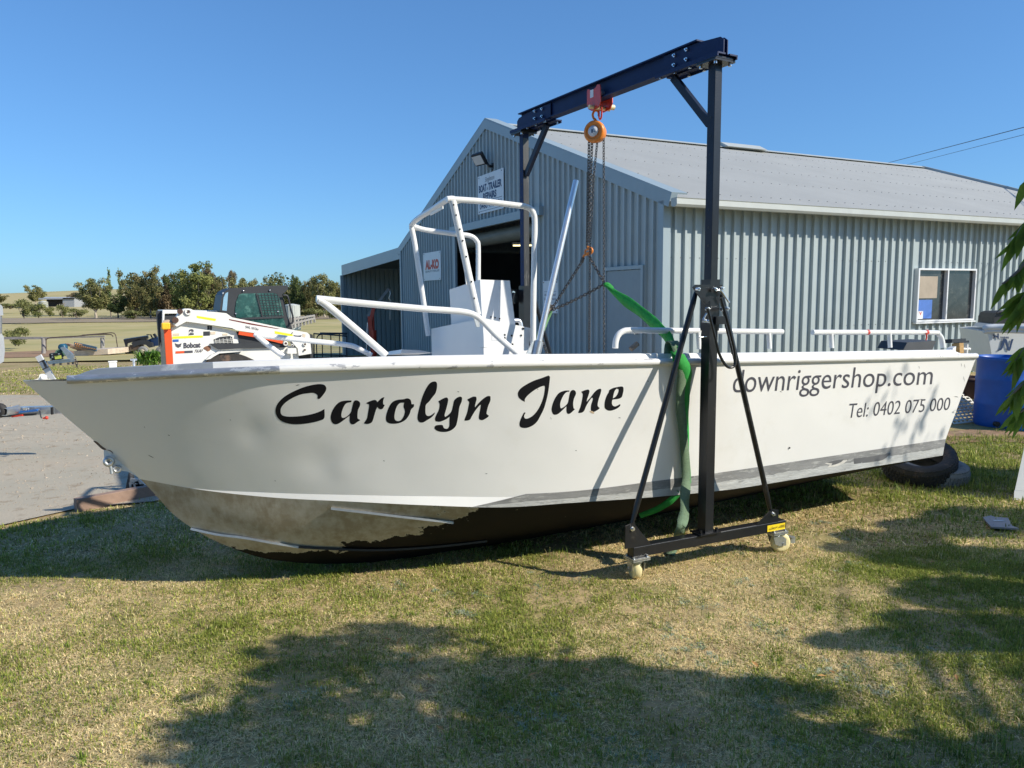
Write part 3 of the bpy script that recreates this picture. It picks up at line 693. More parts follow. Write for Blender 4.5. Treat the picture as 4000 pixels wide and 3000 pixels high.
gun = hermite([0, .08, .216, .5, .937, 1.35, 1.752, 2.3, 2.837, 4.207, 6.164], [(.004, 0), (.075, -.004), (.178, -.009), (.375, -.012), (.609, -.014), (.755, -.022), (.86, -.032), (.94, -.05), (.982, -.07), (1.0, -.117), (.970, -.172)])
chu = hermite([.495, .796, 1.069, 1.554, 2.0, 2.372, 2.673, 3.314, 3.755, 4.628, 5.979], [(.005, -.552), (.168, -.625), (.298, -.659), (.493, -.709), (.62, -.755), (.704, -.793), (.757, -.810), (.813, -.811), (.823, -.812), (.838, -.804), (.82, -.80)])
chl = hermite([.500, .791, 1.068, 1.552, 1.848, 2.369, 2.67, 3.309, 3.749, 4.621, 5.94], [(.004, -.556), (.165, -.629), (.297, -.681), (.492, -.746), (.585, -.787), (.704, -.849), (.757, -.860), (.811, -.893), (.823, -.911), (.838, -.908), (.822, -.906)])
kel = hermite([.50, .554, .642, .735, .831, .92, 1.082, 1.259, 1.65, 2.3, 3.5, 5.85], [-.556, -.629, -.757, -.851, -.928, -.986, -1.073, -1.130, -1.199, -1.225, -1.215, -1.13])
NT = 260; NJ = 48
def hull_rows(side):
    rs = []; rb = []; rc = []
    for i in range(NT+1):
        t = (i/NT)**1.5
        sg, sc, sk = 6.164*t, .495+(5.979-.495)*t, .50+(5.85-.50)*t
        g = gun(sg); c = chu(sc); sl_ = .50+(5.94-.50)*t; l = chl(sl_); k = kel(sk)[0]
        G_, C_, L_, K_ = Vector((sg, g[0], g[1])), Vector((sc, c[0], c[1])), Vector((sl_, l[0], l[1])), Vector((sk, 0, k))
        r = []
        for j in range(NJ+1):
            f = j/NJ; p = G_.lerp(C_, f)
            p.y -= .018*math.sin(PI*f)*sm(0, .3, t)*(1-sm(.3, .6, t))
            p.y += .0035*sm(.02, .16, t)*math.sin(PI*f)*noise.noise(Vector((p.x*1.9, p.z*3.1, 4)))+.0015*sm(.02, .16, t)*math.sin(PI*f)*noise.noise(Vector((p.x*5, p.z*6, 8)))
            r.append(p)
        rs.append(r); rc.append([C_, C_.lerp(L_, .33), C_.lerp(L_, .66), L_])
        r = []
        for j in range(17):
            f = j/16; p = L_.lerp(K_, f); p.z -= .03*math.sin(PI*f)*sm(.02, .12, t)*(1-sm(.35, .8, t)); p.y += .02*math.sin(PI*f)*sm(.02, .12, t)*(1-sm(.35, .8, t)); r.append(p)
        rb.append(r)
    if side > 0:                       # dents hammered into the near side
        for (px, py, rad, dep) in ((990, 1690, .09, .012), (1265, 1805, .14, .014), (1330, 1830, .08, -.007), (1850, 1620, .2, .005), (700, 1700, .25, .006), (1560, 1850, .2, .005), (1100, 1600, .22, -.006)):
            c = BP(px, py, .55)
            for r in rs:
                for p in r:
                    q = W(p.x, p.y, p.z); n_ = W(p.x, p.y, p.z)-EYEV
                    # distance from the sight line of the dent
                    d_ = (c-EYEV).normalized(); e = (n_-d_*n_.dot(d_)).length
                    if e < rad*2.2: p.y -= .5*dep*math.exp(-(e/rad)**2*1.6)
    f = lambda rr: [[W(p.x, p.y*side, p.z) for p in r] for r in rr]
    return f(rs), f(rc), f(rb), rb
boat = empty('aluminium_boat', W(1.8, 0, -1.2), 'long white aluminium boat with black name lettering, resting on its keel and a tyre', 'boat')
# --- hull materials
def hull_mat():
    m = mat('hull_white', (.82, .81, .785), .34, var=.02, vs=1.5, bump=.12, bs=5, spots=[((.55, .54, .52), 38, .745, .01), ((.76, .745, .70), 2.2, .58, .2)])
    return m
def bottom_mat():
    m = bpy.data.materials.new('bottom_paint'); m.use_nodes = True; N = m.node_tree.nodes; L = m.node_tree.links; b = N['Principled BSDF']
    a = N.new('ShaderNodeAttribute'); a.attribute_name = 'bare'
    tc = N.new('ShaderNodeTexCoord')
    def nz(sc, det=8, stretch=None):
        n = N.new('ShaderNodeTexNoise'); n.inputs['Scale'].default_value = sc; n.inputs['Detail'].default_value = det; n.inputs['Roughness'].default_value = .65
        if stretch:
            mp = N.new('ShaderNodeMapping'); mp.inputs['Scale'].default_value = stretch; L.new(tc.outputs['Object'], mp.inputs[0]); L.new(mp.outputs[0], n.inputs['Vector'])
        else: L.new(tc.outputs['Object'], n.inputs['Vector'])
        return n.outputs[0]
    def mth(op, x, y):
        k = N.new('ShaderNodeMath'); k.operation = op
        for i, q in enumerate((x, y)):
            if isinstance(q, (int, float)): k.inputs[i].default_value = q
            else: L.new(q, k.inputs[i])
        return k.outputs[0]
    f = mth('ADD', a.outputs['Fac'], mth('MULTIPLY', mth('SUBTRACT', nz(7), .5), .9))
    edge = N.new('ShaderNodeMapRange'); edge.inputs[1].default_value = -.01; edge.inputs[2].default_value = .01; L.new(f, edge.inputs[0])
    rim = N.new('ShaderNodeMapRange'); rim.inputs[1].default_value = .0; rim.inputs[2].default_value = .035; rim.inputs[3].default_value = 1; rim.inputs[4].default_value = 0; L.new(f, rim.inputs[0])
    kh = N.new('ShaderNodeValToRGB'); cr_ = kh.color_ramp; cr_.elements[0].position = .42; cr_.elements[0].color = (.33, .28, .20, 1); cr_.elements[1].position = .60; cr_.elements[1].color = (.52, .49, .42, 1)
    e = cr_.elements.new(.5); e.color = (.43, .385, .305, 1)
    L.new(mth('ADD', mth('MULTIPLY', nz(2.2, 8, (1, 1, 1.6)), .6), mth('MULTIPLY', nz(9, 9, (2.2, 2.2, .8)), .4)), kh.inputs[0])
    blk = N.new('ShaderNodeMix'); blk.data_type = 'RGBA'; blk.inputs['A'].default_value = (.010, .009, .009, 1); blk.inputs['B'].default_value = (.30, .27, .22, 1)
    sp = N.new('ShaderNodeMapRange'); sp.inputs[1].default_value = .70; sp.inputs[2].default_value = .71; L.new(nz(22, 10), sp.inputs[0]); L.new(sp.outputs[0], blk.inputs[0])
    rm = N.new('ShaderNodeMix'); rm.data_type = 'RGBA'; L.new(rim.outputs[0], rm.inputs[0]); L.new(kh.outputs[0], rm.inputs['A']); rm.inputs['B'].default_value = (.55, .52, .44, 1)
    mx = N.new('ShaderNodeMix'); mx.data_type = 'RGBA'; L.new(edge.outputs[0], mx.inputs[0]); L.new(blk.outputs['Result'], mx.inputs['A']); L.new(rm.outputs['Result'], mx.inputs['B'])
    L.new(mx.outputs['Result'], b.inputs['Base Color']); b.inputs['Roughness'].default_value = .75; b.inputs['Specular IOR Level'].default_value = .2
    bp = N.new('ShaderNodeBump'); bp.inputs['Strength'].default_value = .25; bp.inputs['Distance'].default_value = .004; L.new(f, bp.inputs['Height']); L.new(bp.outputs[0], b.inputs['Normal'])
    return m
M['hull'] = hull_mat(); M['bottom'] = bottom_mat()
M['scuff'] = mat('scuffed_chine', (.21, .21, .205), .6, .1, var=.25, vs=5, stretch=(1, 1, 5), spots=[((.36, .36, .34), 7, .54, .10), ((.07, .07, .07), 9, .66, .03)], bump=.2, bs=40)
M['scuff2'] = mat('bare_chine_edge', (.42, .42, .40), .5, .3, var=.2, vs=6, stretch=(1, 1, 5), spots=[((.20, .20, .195), 8, .58, .08), ((.62, .61, .58), 16, .62, .03)], bump=.25, bs=30)
near, nchine, nbot, lb = hull_rows(1); far, fchine, fbot, _ = hull_rows(-1)
b = MB(); b.smooth = True
b.grid(near); b.grid([r[::-1] for r in far]); b.grid(nchine); b.grid([r[::-1] for r in fchine])
nk = 46
tail = lambda rows: rows
hull = b.build('hull', [M['hull'], M['scuff']], boat); fixn(hull)
# scuffed grey band along the after chine: 1 mm proud strip
A_, B_, C_ = [], [], []
i0 = next(i for i in range(NT+1) if .495+(5.979-.495)*(i/NT)**1.5 > 2.15)
for i in range(i0, NT+1):
    k = min(1, (i-i0)/14); a0, a3 = nchine[i][0], nchine[i][3]; f = .52+.10*noise.noise(Vector((i*.11, 3, 0)))+.07*noise.noise(Vector((i*.6, 1, 0)))
    A_.append(a3.lerp(a0+(near[i][NJ-2]-near[i][NJ])*.5, k)+NV*.0012); B_.append(a3.lerp(a3.lerp(a0, f), k)+NV*.0014); C_.append(a3+NV*.0014-UW*.001)
b = MB(); b.strip(A_, B_); b.build('scuffed_chine', M['scuff'], hull); b = MB(); b.strip(B_, C_); b.build('bare_chine_edge', M['scuff2'], hull)
b = MB(); b.grid(nbot); b.grid([r[::-1] for r in fbot]); bot = b.build('bottom', M['bottom'], boat)
sb = lambda f: float(np.interp(f, [0, .25, .40, .5, .62, .75, .88, 1], [2.12, 2.0, 1.86, 1.62, 1.42, 1.3, 1.02, .93]))
att = bot.data.attributes.new('bare', 'FLOAT', 'POINT'); vals = []
for rows in (lb, lb):
    for r in rows:
        rr = r if rows is lb else r[::-1]
        for j, p in enumerate(r): vals.append((sb(j/16)-p.x)*.75)
half = len(vals)//2; v2 = []
for r in lb:
    for j in range(16, -1, -1): v2.append((sb(j/16)-r[j].x)*.75)
att.data.foreach_set('value', vals[:half]+v2); 
# transom
b = MB(); tr = near[-1]+nchine[-1][1:]+nbot[-1][1:]; tl = far[-1]+fchine[-1][1:]+fbot[-1][1:]
b.add(tr+tl[::-1][1:], [tuple(range(len(tr)+len(tl)-1))], False); fixn(b.build('transom', M['hull'], boat))
# rub rail, coaming, decks
M['railm'] = mat('rub_rail', (.76, .75, .72), .35, var=.04, vs=6, bump=.15, bs=20, spots=[((.42, .42, .43), 11, .60, .02)], stretch=(1, 1, 2.5))
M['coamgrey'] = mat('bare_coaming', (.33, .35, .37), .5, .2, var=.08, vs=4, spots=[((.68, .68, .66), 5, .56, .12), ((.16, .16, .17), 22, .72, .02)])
M['railgrey'] = mat('bare_rub_rail', (.40, .41, .43), .38, .6, var=.2, vs=10, bump=.2, bs=20, spots=[((.70, .70, .68), 8, .57, .02)], stretch=(1, 1, 2.5))
for side in (1, -1):
    def railsec(s, o=.0):
        g = gun(s); return [W(s, side*(g[0]+dv), g[1]+dw) for dv, dw in ((-.012, -.014), (.010, -.016), (.020, -.006), (.022, .008), (.014, .020), (-.004, .025), (-.022, .020), (-.03, .0))]
    b = MB(); b.grid([railsec(s) for s in np.linspace(.205, 1.15, 24)], True, True); b.add(railsec(.205), [tuple(range(8))], False); b.build('rub_rail', M['railgrey'], boat)
    b = MB(); b.grid([railsec(s) for s in np.linspace(1.15, 6.155, 80)], True, True)
    e = gun(6.155); b.add(railsec(6.155), [tuple(range(8))], False); b.ball(W(6.155, side*(e[0]-.003), e[1]+.003), .021, 6); b.build('rub_rail', M['railm'], boat)
    def coam(s):
        g = gun(s); k = sm(.20, .36, s)*(1-sm(5.93, 6.05, s)); h = .038*k if s > .2 else 0
        return [W(s, side*max(0, g[0]+dv), g[1]+dw) for dv, dw in ((-.010, .008), (-.024, .018), (-.030, .014+h), (-.044, .018+h), (-.16, .006+h), (-.18, h*.8), (-.20, -.03))]
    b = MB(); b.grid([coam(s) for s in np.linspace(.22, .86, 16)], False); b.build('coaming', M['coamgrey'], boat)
    b = MB(); b.grid([coam(s) for s in np.linspace(.86, 6.06, 80)], False); b.build('coaming', M['hull'], boat)
b = MB(); rows = []
for s in np.linspace(.0, 1.9, 30):
    g = gun(s); h = .02*sm(.2, .36, s); rows.append([W(s, g[0]*f*(1 if abs(f) == 1 else .98), g[1]+(.008 if abs(f) == 1 else h*.8)) for f in (-1, -.8, -.4, 0, .4, .8, 1)])
b.grid(rows, False); b.build('foredeck', M['hull'], boat)
b = MB(); b.add([W(1.9, -.52, -.60), W(1.9, .52, -.60), W(5.9, .78, -.60), W(5.9, -.78, -.60)], [(0, 1, 2, 3)]); b.build('floor', M['alloy'], boat)
b = MB(); b.add([W(1.88, -.50, -.62), W(1.88, .50, -.62), W(1.88, .74, -.03), W(1.88, -.74, -.03)], [(0, 1, 2, 3)]); b.build('bulkhead', M['hull'], boat)
hbvh = BVHTree.FromPolygons([v for rows in (near, nchine, nbot) for r in rows for v in r],
    [f for (o, rows) in ((0, near), (len(near)*(NJ+1), nchine), (len(near)*(NJ+1)+len(nchine)*4, nbot)) for f in
     [(o+i*len(rows[0])+k, o+i*len(rows[0])+k+1, o+(i+1)*len(rows[0])+k+1, o+(i+1)*len(rows[0])+k) for i in range(len(rows)-1) for k in range(len(rows[0])-1)]])
def onhull(x, y, off=.003):
    r = ray(x, y).normalized(); h = hbvh.ray_cast(EYEV, r)
    if h[0] is None: return BP(x, y, .9 if x > 700 else .006)
    n_ = h[1] if h[1].dot(r) < 0 else -h[1]
    return h[0]+n_*off
# lettering: the boat's name, traced letter by letter
G1 = lambda P: [(1040+x/2.404, 1460+y/2.404) for x, y in P]; G2 = lambda P: [(1960+x/4.096, 1430+y/4.096) for x, y in P]
def sharp_cr(P, k=4):
    # smooth closed outline, keeping true corners
    n = len(P); V_ = [Vector((p[0], p[1], 0)) for p in P]; out = []
    for i in range(n):
        a, b_, c, d = V_[i-1], V_[i], V_[(i+1) % n], V_[(i+2) % n]
        def corner(p, q, r): return (q-p).normalized().dot((r-q).normalized()) < .35
        if corner(a, b_, c): a = b_*2-c
        if corner(b_, c, d): d = c*2-b_
        for j in range(k):
            t = j/k; p = .5*((2*b_)+(c-a)*t+(2*a-5*b_+4*c-d)*t*t+(3*b_-a-3*c+d)*t**3); out.append((p.x, p.y))
    return out
NAME = [G1([(500,235),(540,190),(563,150),(560,120),(540,102),(500,96),(440,103),(370,120),(290,150),(210,190),(150,232),(105,285),(88,335),(92,380),(115,420),(150,447),(200,465),(270,474),(350,470),(430,458),(500,440),(545,415),(547,330),(500,355),(430,378),(340,395),(250,402),(190,400),(150,388),(135,362),(140,320),(170,280),(215,245),(270,215),(330,192),(390,182),(440,178),(470,190),(482,205),(480,228)]),
 G1([(800,250),(740,252),(690,265),(650,300),(620,350),(606,400),(612,445),(635,470),(665,472),(700,455),(740,425),(785,390),(783,430),(788,460),(805,474),(830,470),(858,450),(880,438),(878,430),(860,420),(857,390),(862,340),(880,300),(880,270),(860,252),(835,250),(820,265),(808,310),(795,360),(770,390),(735,412),(712,412),(705,390),(712,350),(730,305),(755,275),(800,265)]),
 G1([(945,270),(1000,248),(1028,247),(1045,265),(1080,230),(1110,218),(1098,255),(1100,285),(1113,293),(1095,325),(1075,333),(1055,325),(1045,310),(1030,340),(1015,390),(995,450),(960,470),(925,468),(920,460),(945,420),(955,370),(965,310),(965,285),(945,280)]),
 G1([(1290,238),(1230,245),(1180,270),(1145,330),(1125,400),(1130,445),(1160,465),(1210,468),(1260,458),(1310,430),(1345,380),(1360,335),(1385,310),(1388,285),(1365,285),(1355,245),(1325,230)]),
 G1([(1590,73),(1560,75),(1530,95),(1495,150),(1465,220),(1440,310),(1422,390),(1425,435),(1445,455),(1475,455),(1510,435),(1550,410),(1578,380),(1583,362),(1545,390),(1515,395),(1497,375),(1495,330),(1500,290),(1530,260),(1560,220),(1590,180),(1603,130),(1603,90)]),
 G1([(1615,258),(1655,235),(1690,222),(1707,235),(1705,270),(1690,330),(1675,385),(1680,405),(1710,385),(1740,350),(1755,290),(1765,250),(1790,225),(1820,214),(1838,225),(1835,260),(1815,310),(1805,380),(1795,440),(1780,490),(1745,525),(1700,543),(1650,545),(1605,535),(1580,510),(1590,487),(1620,480),(1655,482),(1670,510),(1700,515),(1718,490),(1720,440),(1722,400),(1700,420),(1660,440),(1625,450),(1590,445),(1585,420),(1600,380),(1620,340),(1628,290),(1620,265)]),
 G1([(1888,240),(1940,215),(1970,215),(1975,240),(1962,290),(1960,315),(1990,280),(2030,240),(2075,210),(2105,210),(2105,250),(2085,300),(2072,350),(2070,375),(2092,395),(2070,415),(2030,435),(2000,425),(1998,390),(2010,330),(2015,290),(2000,300),(1960,350),(1930,400),(1910,432),(1870,440),(1862,430),(1885,370),(1900,300),(1905,265),(1892,250)]),
 G2([(370,570),(320,545),(275,505),(258,460),(265,410),(310,350),(400,290),(520,230),(640,190),(740,153),(765,165),(770,190),(760,290),(740,430),(710,560),(670,690),(610,810),(570,880),(510,940),(430,980),(360,990),(300,975),(283,930),(295,870),(320,810),(355,745),(382,745),(358,790),(362,825),(385,840),(430,832),(500,790),(570,710),(630,600),(670,480),(688,370),(688,325),(670,315),(610,335),(520,385),(430,455),(380,510),(368,540)]),
 G2([(1080,390),(1010,392),(930,420),(880,470),(830,560),(800,660),(800,720),(820,765),(850,778),(900,765),(960,715),(1035,640),(1035,720),(1048,755),(1075,765),(1110,745),(1170,690),(1150,670),(1142,600),(1155,520),(1185,450),(1180,405),(1150,382),(1115,390),(1090,430),(1075,500),(1055,590),(1010,640),(960,672),(940,665),(935,600),(960,520),(1000,450),(1040,415),(1080,408)]),
 G2([(1270,410),(1330,385),(1380,375),(1402,395),(1395,440),(1365,530),(1358,570),(1420,500),(1480,420),(1530,375),(1575,362),(1592,380),(1580,440),(1550,530),(1535,600),(1537,640),(1565,670),(1550,690),(1480,730),(1440,730),(1425,700),(1430,620),(1455,540),(1455,510),(1435,510),(1390,570),(1350,640),(1320,710),(1290,740),(1235,750),(1225,735),(1255,660),(1280,560),(1295,460),(1285,430)]),
 G2([(1720,385),(1780,350),(1850,335),(1905,325),(1940,335),(1948,380),(1935,450),(1915,500),(1860,525),(1780,535),(1765,560),(1765,610),(1790,640),(1830,640),(1895,605),(1890,640),(1840,680),(1760,710),(1700,710),(1655,680),(1643,640),(1650,560),(1680,470),(1710,420)])]
HOLES = {3: G1([(1295,270),(1255,275),(1225,310),(1207,370),(1205,420),(1225,442),(1260,438),(1290,400),(1302,350),(1290,310)]),
 10: G2([(1835,360),(1805,400),(1785,470),(1778,515),(1820,490),(1850,450),(1868,400),(1865,370)])}
def letters(outlines, name, m):
    b = MB()
    for i, P in enumerate(outlines):
        sp = [sharp_cr(P)]
        if outlines is NAME and i in HOLES: sp.append(sharp_cr(HOLES[i]))
        vs, fs = flat_mesh([[(x/100, -y/100) for x, y in q] for q in sp])
        vs, fs = refine(vs, fs, .14)
        b.add([onhull(v.x*100, -v.y*100, .0008) for v in vs], fs, False)
        b.build(name, m, hull); b = MB()
letters(NAME, 'name_letter', M['lettering'])
def hulltext(s, quad, refc, m, bold, shear, name, spacing=1.):   # quad: baseline-left, baseline-right, left height, right height
    uv, fs = norm_text(s, bold, spacing, refc); (x0, y0), (x1, y1), h0, h1 = quad; b = MB(); P = []
    for u, v in uv:
        h = h0+(h1-h0)*u; x = x0+(x1-x0)*u+shear*h*v; P.append(onhull(x, y0+(y1-y0)*u-h*v, .0014))
    b.add(P, fs, False); return b.build(name, m, hull)
Z3 = lambda x, y: (2840+x/2.304, 1400+y/2.304)
hulltext('downriggershop.com', (Z3(46, 308), Z3(1842, 232), 205/2.304, 168/2.304), 'd', M['greyletter'], -.002, .13, 'web_lettering')
hulltext('Tel: 0402 075 000', (Z3(1082, 537), Z3(1998, 462), 130/2.304, 112/2.304), 'T', M['greyletter'], -.004, .16, 'phone_lettering')
# bottom strakes
for P in ([(747, 2060), (850, 2082), (949, 2094), (1060, 2114), (1165, 2131)], [(1293, 1981), (1400, 1993), (1540, 2010), (1680, 2026), (1768, 2036)], [(1165, 2131), (1330, 2140), (1500, 2142), (1700, 2130), (1900, 2108)]):
    b = MB(); pts = [onhull(x, y, .002) for x, y in P]; pts = cr(pts, 4)
    n_ = (NV*.5-UW*.85).normalized(); 
    for i in range(len(pts)-1): b.bar(pts[i]+n_*.006, pts[i+1]+n_*.006, .012, .022, NV)
    b.build('spray_strake', M['alloy'] if P[0][0] != 1165 else M['black'], bot)
def mark(P, name, m, off=.0018):
    vs, fs = refine(*flat_mesh([[(x/100, -y/100) for x, y in sharp_cr(P, 3)]]), .14); off = off*.4+.0002; b = MB(); b.add([onhull(v.x*100, -v.y*100, off) for v in vs], fs, False); return b.build(name, m, hull)
M['darkpatch'] = mat('dark_paint_patch', (.09, .09, .092), .6, var=.2, vs=8, spots=[((.3, .3, .3), 20, .66, .03)])
M['peel'] = mat('peeling_edge', (.52, .50, .45), .7, var=.2, vs=20)
mark([(3332, 1780), (3400, 1768), (3472, 1757), (3478, 1772), (3448, 1796), (3390, 1806), (3335, 1812)], 'paint_patch', M['darkpatch'], .0055)
mark([(3215, 1806), (3240, 1798), (3275, 1790), (3300, 1788), (3308, 1800), (3290, 1812), (3262, 1822), (3232, 1826), (3240, 1815), (3228, 1812)], 'paint_patch', M['peel'], .0055); mark([(3228, 1808), (3246, 1802), (3276, 1796), (3294, 1795), (3284, 1805), (3262, 1814), (3246, 1817), (3250, 1809)], 'paint_patch', M['darkpatch'], .0070)
M['brownscrape'] = mat('brown_scrape', (.17, .12, .09), .8, var=.3, vs=30)
for P in ([(363, 1722), (377, 1724), (398, 1742), (411, 1751), (416, 1756), (408, 1758), (396, 1753), (380, 1738)], [(415, 1757), (430, 1758), (440, 1766), (443, 1774), (438, 1768), (428, 1761)]): mark(P, 'stem_scrape', M['brownscrape'])
for P in ([(2302, 1606), (2312, 1605), (2322, 1612), (2318, 1616), (2308, 1612)],): mark(P, 'chip_mark', mat('chip_tan', (.55, .42, .28), .8))
for (x, y, l, a) in ((590, 1783, 16, .5), (565, 1668, 3, .5), (2531, 1489, 4, .2), (1790, 1530, 5, .2), (1075, 1878, 3, .5), (660, 1700, 5, .4), (3050, 1530, 5, .3), (3590, 1435, 6, 1.3), (3600, 1560, 9, .1), (2152, 1634, 5, 1.2), (1163, 1504, 9, -.2), (2420, 1632, 6, .05), (3735, 1550, 10, .1), (3745, 1600, 9, .1), (3765, 1480, 12, 1.3), (3768, 1430, 10, 1.4), (3755, 1425, 8, 1.4), (900, 1640, 3, .2), (1500, 1800, 4, .3), (1900, 1850, 5, .1), (2250, 1760, 4, .2), (2100, 1520, 3, .3)):
    dx, dy = math.cos(a)*l, math.sin(a)*l; mark([(x-dx, y-dy), (x+.3*dy/l*2, y-.3*dx/l*2-.8), (x+dx, y+dy), (x-.3, y+1.2)], 'scratch', M['darkpatch'], .0015)
# bow: tow plate with eye, shackle, fairlead
b = MB(); pl = [BP(x, y, .0) for x, y in ((405, 1755), (408, 1800), (450, 1835), (500, 1842), (560, 1875), (520, 1800), (470, 1770))]
b.prism([p+NV*.006 for p in pl], -NV*.012); b.build('tow_plate', M['hull'], boat)
b = MB(); b.lathe(BP(425, 1803, .02), NV, [(.010, -.012), (.024, -.012), (.028, 0), (.024, .012), (.010, .012), (.008, 0), (.010, -.012)], 16)
b.tube([BP(428, 1808, .02), BP(433, 1830, .02), BP(437, 1850, .02)], [.010, .008, .009], 8); b.build('shackle', M['galv'], boat)
b = MB(); b.lathe(BP(458, 1832, .012), NV, [(.010, -.01), (.020, -.01), (.022, 0), (.020, .01), (.010, .01), (.008, 0), (.010, -.01)], 16); b.build('tow_eye', M['alloy'], boat)
b = MB()
for P in ([(128, 1485), (150, 1478), (155, 1462), (165, 1460), (175, 1465), (178, 1480), (200, 1481), (200, 1487)],):
    b.prism([BP(x, y, .045) for x, y in P], -NV*.09)
b.cyl(BP(171, 1473, .06), BP(171, 1473, -.06), .012, 10); b.build('bow_roller', M['white'], boat)
# rails
def rail(name, P, v, r=.0178, m='whitetube', k=5, par=boat):
    vs = v if hasattr(v, '__len__') else [v]*len(P)
    b = MB(); b.tube(cr([BP(x, y, q) for (x, y), q in zip(P, vs)], k), r, 12); return b.build(name, M[m], par)
rail('bow_rail', [(1236, 1167), (1440, 1187), (1652, 1206), (1740, 1212), (1800, 1217), (1845, 1227), (1880, 1250), (1941, 1312), (2009, 1371), (2020, 1382)], .68)
rail('bow_rail', [(992, 1304), (1029, 1312), (1240, 1334), (1340, 1345), (1379, 1352), (1403, 1363), (1440, 1382), (1450, 1388)], -.68)
rail('rail_strut', [(1243, 1172), (1272, 1188), (1400, 1295), (1498, 1380), (1506, 1386)], .68, .0195, k=3)
rail('rail_strut', [(1004, 1312), (1050, 1350), (1106, 1392)], -.68)
TT = empty('x', (0, 0, 0), None, None); bpy.data.objects.remove(TT)
tt = rail('t_top_frame', [(2050, 806), (2072, 816), (2085, 838), (2089, 870), (2087, 1000), (2084, 1150), (2082, 1345)], .45)
rail('frame_tube', [(1745, 778), (1775, 779), (1900, 788), (2050, 806)], .45, par=tt, k=3)
rail('frame_tube', [(1768, 785), (1800, 930), (1832, 1080), (1866, 1230)], .45, .021, par=tt, k=3)
rail('frame_tube', [(1774, 777), (1752, 778), (1720, 797), (1681, 824), (1645, 845), (1622, 862), (1607, 880)], [.45, .42, .25, .02, -.2, -.36, -.45], par=tt)
rail('frame_tube', [(1610, 882), (1662, 898), (1787, 915), (1825, 919), (1848, 927), (1862, 942), (1868, 965), (1868, 1100)], -.45, par=tt)
rail('frame_tube', [(1607, 885), (1620, 950), (1643, 1100), (1658, 1202), (1673, 1312)], -.45, par=tt, k=3)
b = MB()
b.prism([BP(x, y, .455) for x, y in ((1779, 858), (1788, 856), (1803, 962), (1796, 970))], -NV*.008)
b.prism([BP(x, y, .455) for x, y in ((1816, 1062), (1823, 1060), (1834, 1110), (1822, 1112))], -NV*.008)
b.prism([BP(x, y, v) for x, y, v in ((1678, 833, .05), (1728, 803, .27), (1729, 815, .27), (1680, 842, .05))], AX*.006)
b.prism([BP(x, y, .45) for x, y in ((1776, 782), (1840, 785), (1780, 797))], -NV*.006)
b.prism([BP(x, y, -.45) for x, y in ((1610, 878), (1665, 898), (1622, 900))], -NV*.006)
b.build('gusset_plate', M['white'], tt)
b = MB()
for x, y in ((1772, 800), (1782, 840), (1797, 895), (1808, 940), (1822, 1002), (1842, 1100), (1853, 1165)): b.cyl(BP(x, y, .475), BP(x, y, .46), .005, 8)
b.build('screw_hole', M['black'], tt)
# after rails and their posts
pr = rail('side_rail', [(2403, 1360), (2405, 1335), (2414, 1310), (2432, 1295), (2460, 1290), (2560, 1291), (2800, 1293), (3056, 1296)], .88, .0175)
for a, c in (((2727, 1295), (2731, 1364)), ((3002, 1297), (3006, 1362))): rail('post', [a, c], .88, .015, par=pr, k=1)
pr2 = rail('side_rail', [(3174, 1298), (3400, 1298), (3640, 1299), (3662, 1303), (3675, 1316), (3681, 1335), (3684, 1358)], .88, .0175)
for a, c in (((3246, 1300), (3249, 1360)), ((3474, 1300), (3477, 1358))): rail('post', [a, c], .88, .015, par=pr2, k=1)
b = MB()
for x in (3388, 3618): b.tube([BP(x-4, 1298, .88), BP(x+4, 1298, .88)], .0188, 12)
b.tube([BP(3618, 1300, .90), BP(3620, 1318, .90), BP(3617, 1328, .90)], .006, 6); b.build('red_tape', M['red'], pr2)
# centre console
def cbox(name, near_, v, L_, m, par=boat, back=None):      # polygon on the near face at offset v, extruded across the boat
    b = MB(); b.prism([BP(x, y, v) for x, y in near_], -NV*L_); o = fixn(b.build(name, m, par)); return o
M['console'] = mat('console_white', (.74, .74, .73), .4, var=.03, vs=3, bump=.04, bs=30)
con = cbox('console', [(1887, 1242), (2080, 1283), (2079, 1296), (2066, 1345), (2072, 1400), (1890, 1400)], .42, .90, M['console'])
up_ = cbox('console_upper', [(1875, 1092), (1991, 1096), (2013, 1268), (1884, 1252)], .26, .52, M['console'])
b = MB(); b.prism([BP(x, y, .4225) for x, y in ((1921, 1300), (1976, 1300), (1978, 1330), (1922, 1330))], -NV*.004); pnl = b.build('switch_panel', M['signwhite'], con)
b = MB()
for x, y in ((1899, 1257), (1935, 1316), (1972, 1308), (1972, 1320), (1999, 1311), (2036, 1310), (2045, 1284), (2075, 1309), (2002, 1345), (2043, 1283)): b.cyl(BP(x, y, .426), BP(x, y, .42), .006, 8)
for x, y in ((1918, 1238), (1934, 1241), (1952, 1245)): b.cyl(BP(x, y, .265), BP(x, y, .26), .005, 8)
b.build('bolt_hole', M['black'], con)
b = MB(); b.prism([BP(x, y, .50) for x, y in ((1889, 1302), (1909, 1300), (1912, 1356), (1890, 1356))], -NV*.08); b.build('step_bracket', M['console'], con)
b = MB(); b.prism([BP(x, y, .455) for x, y in ((1852, 1243), (1872, 1243), (1874, 1277), (1862, 1278))], -NV*.01); b.build('hinge_plate', M['galv'], boat)
b = MB(); b.tube(cr([BP(x, y, -.1) for x, y in ((1985, 1268), (1999, 1254), (2025, 1252), (2034, 1264), (2036, 1285))], 4), .014, 8); b.build('grab_rail', M['polished'], con)
b = MB(); P = [BP(x, y, -.25) for x, y in ((1570, 1365), (1640, 1368), (1690, 1378), (1566, 1380))]; b.prism(P, -NV*.3); b.build('deck_locker', M['console'], boat)
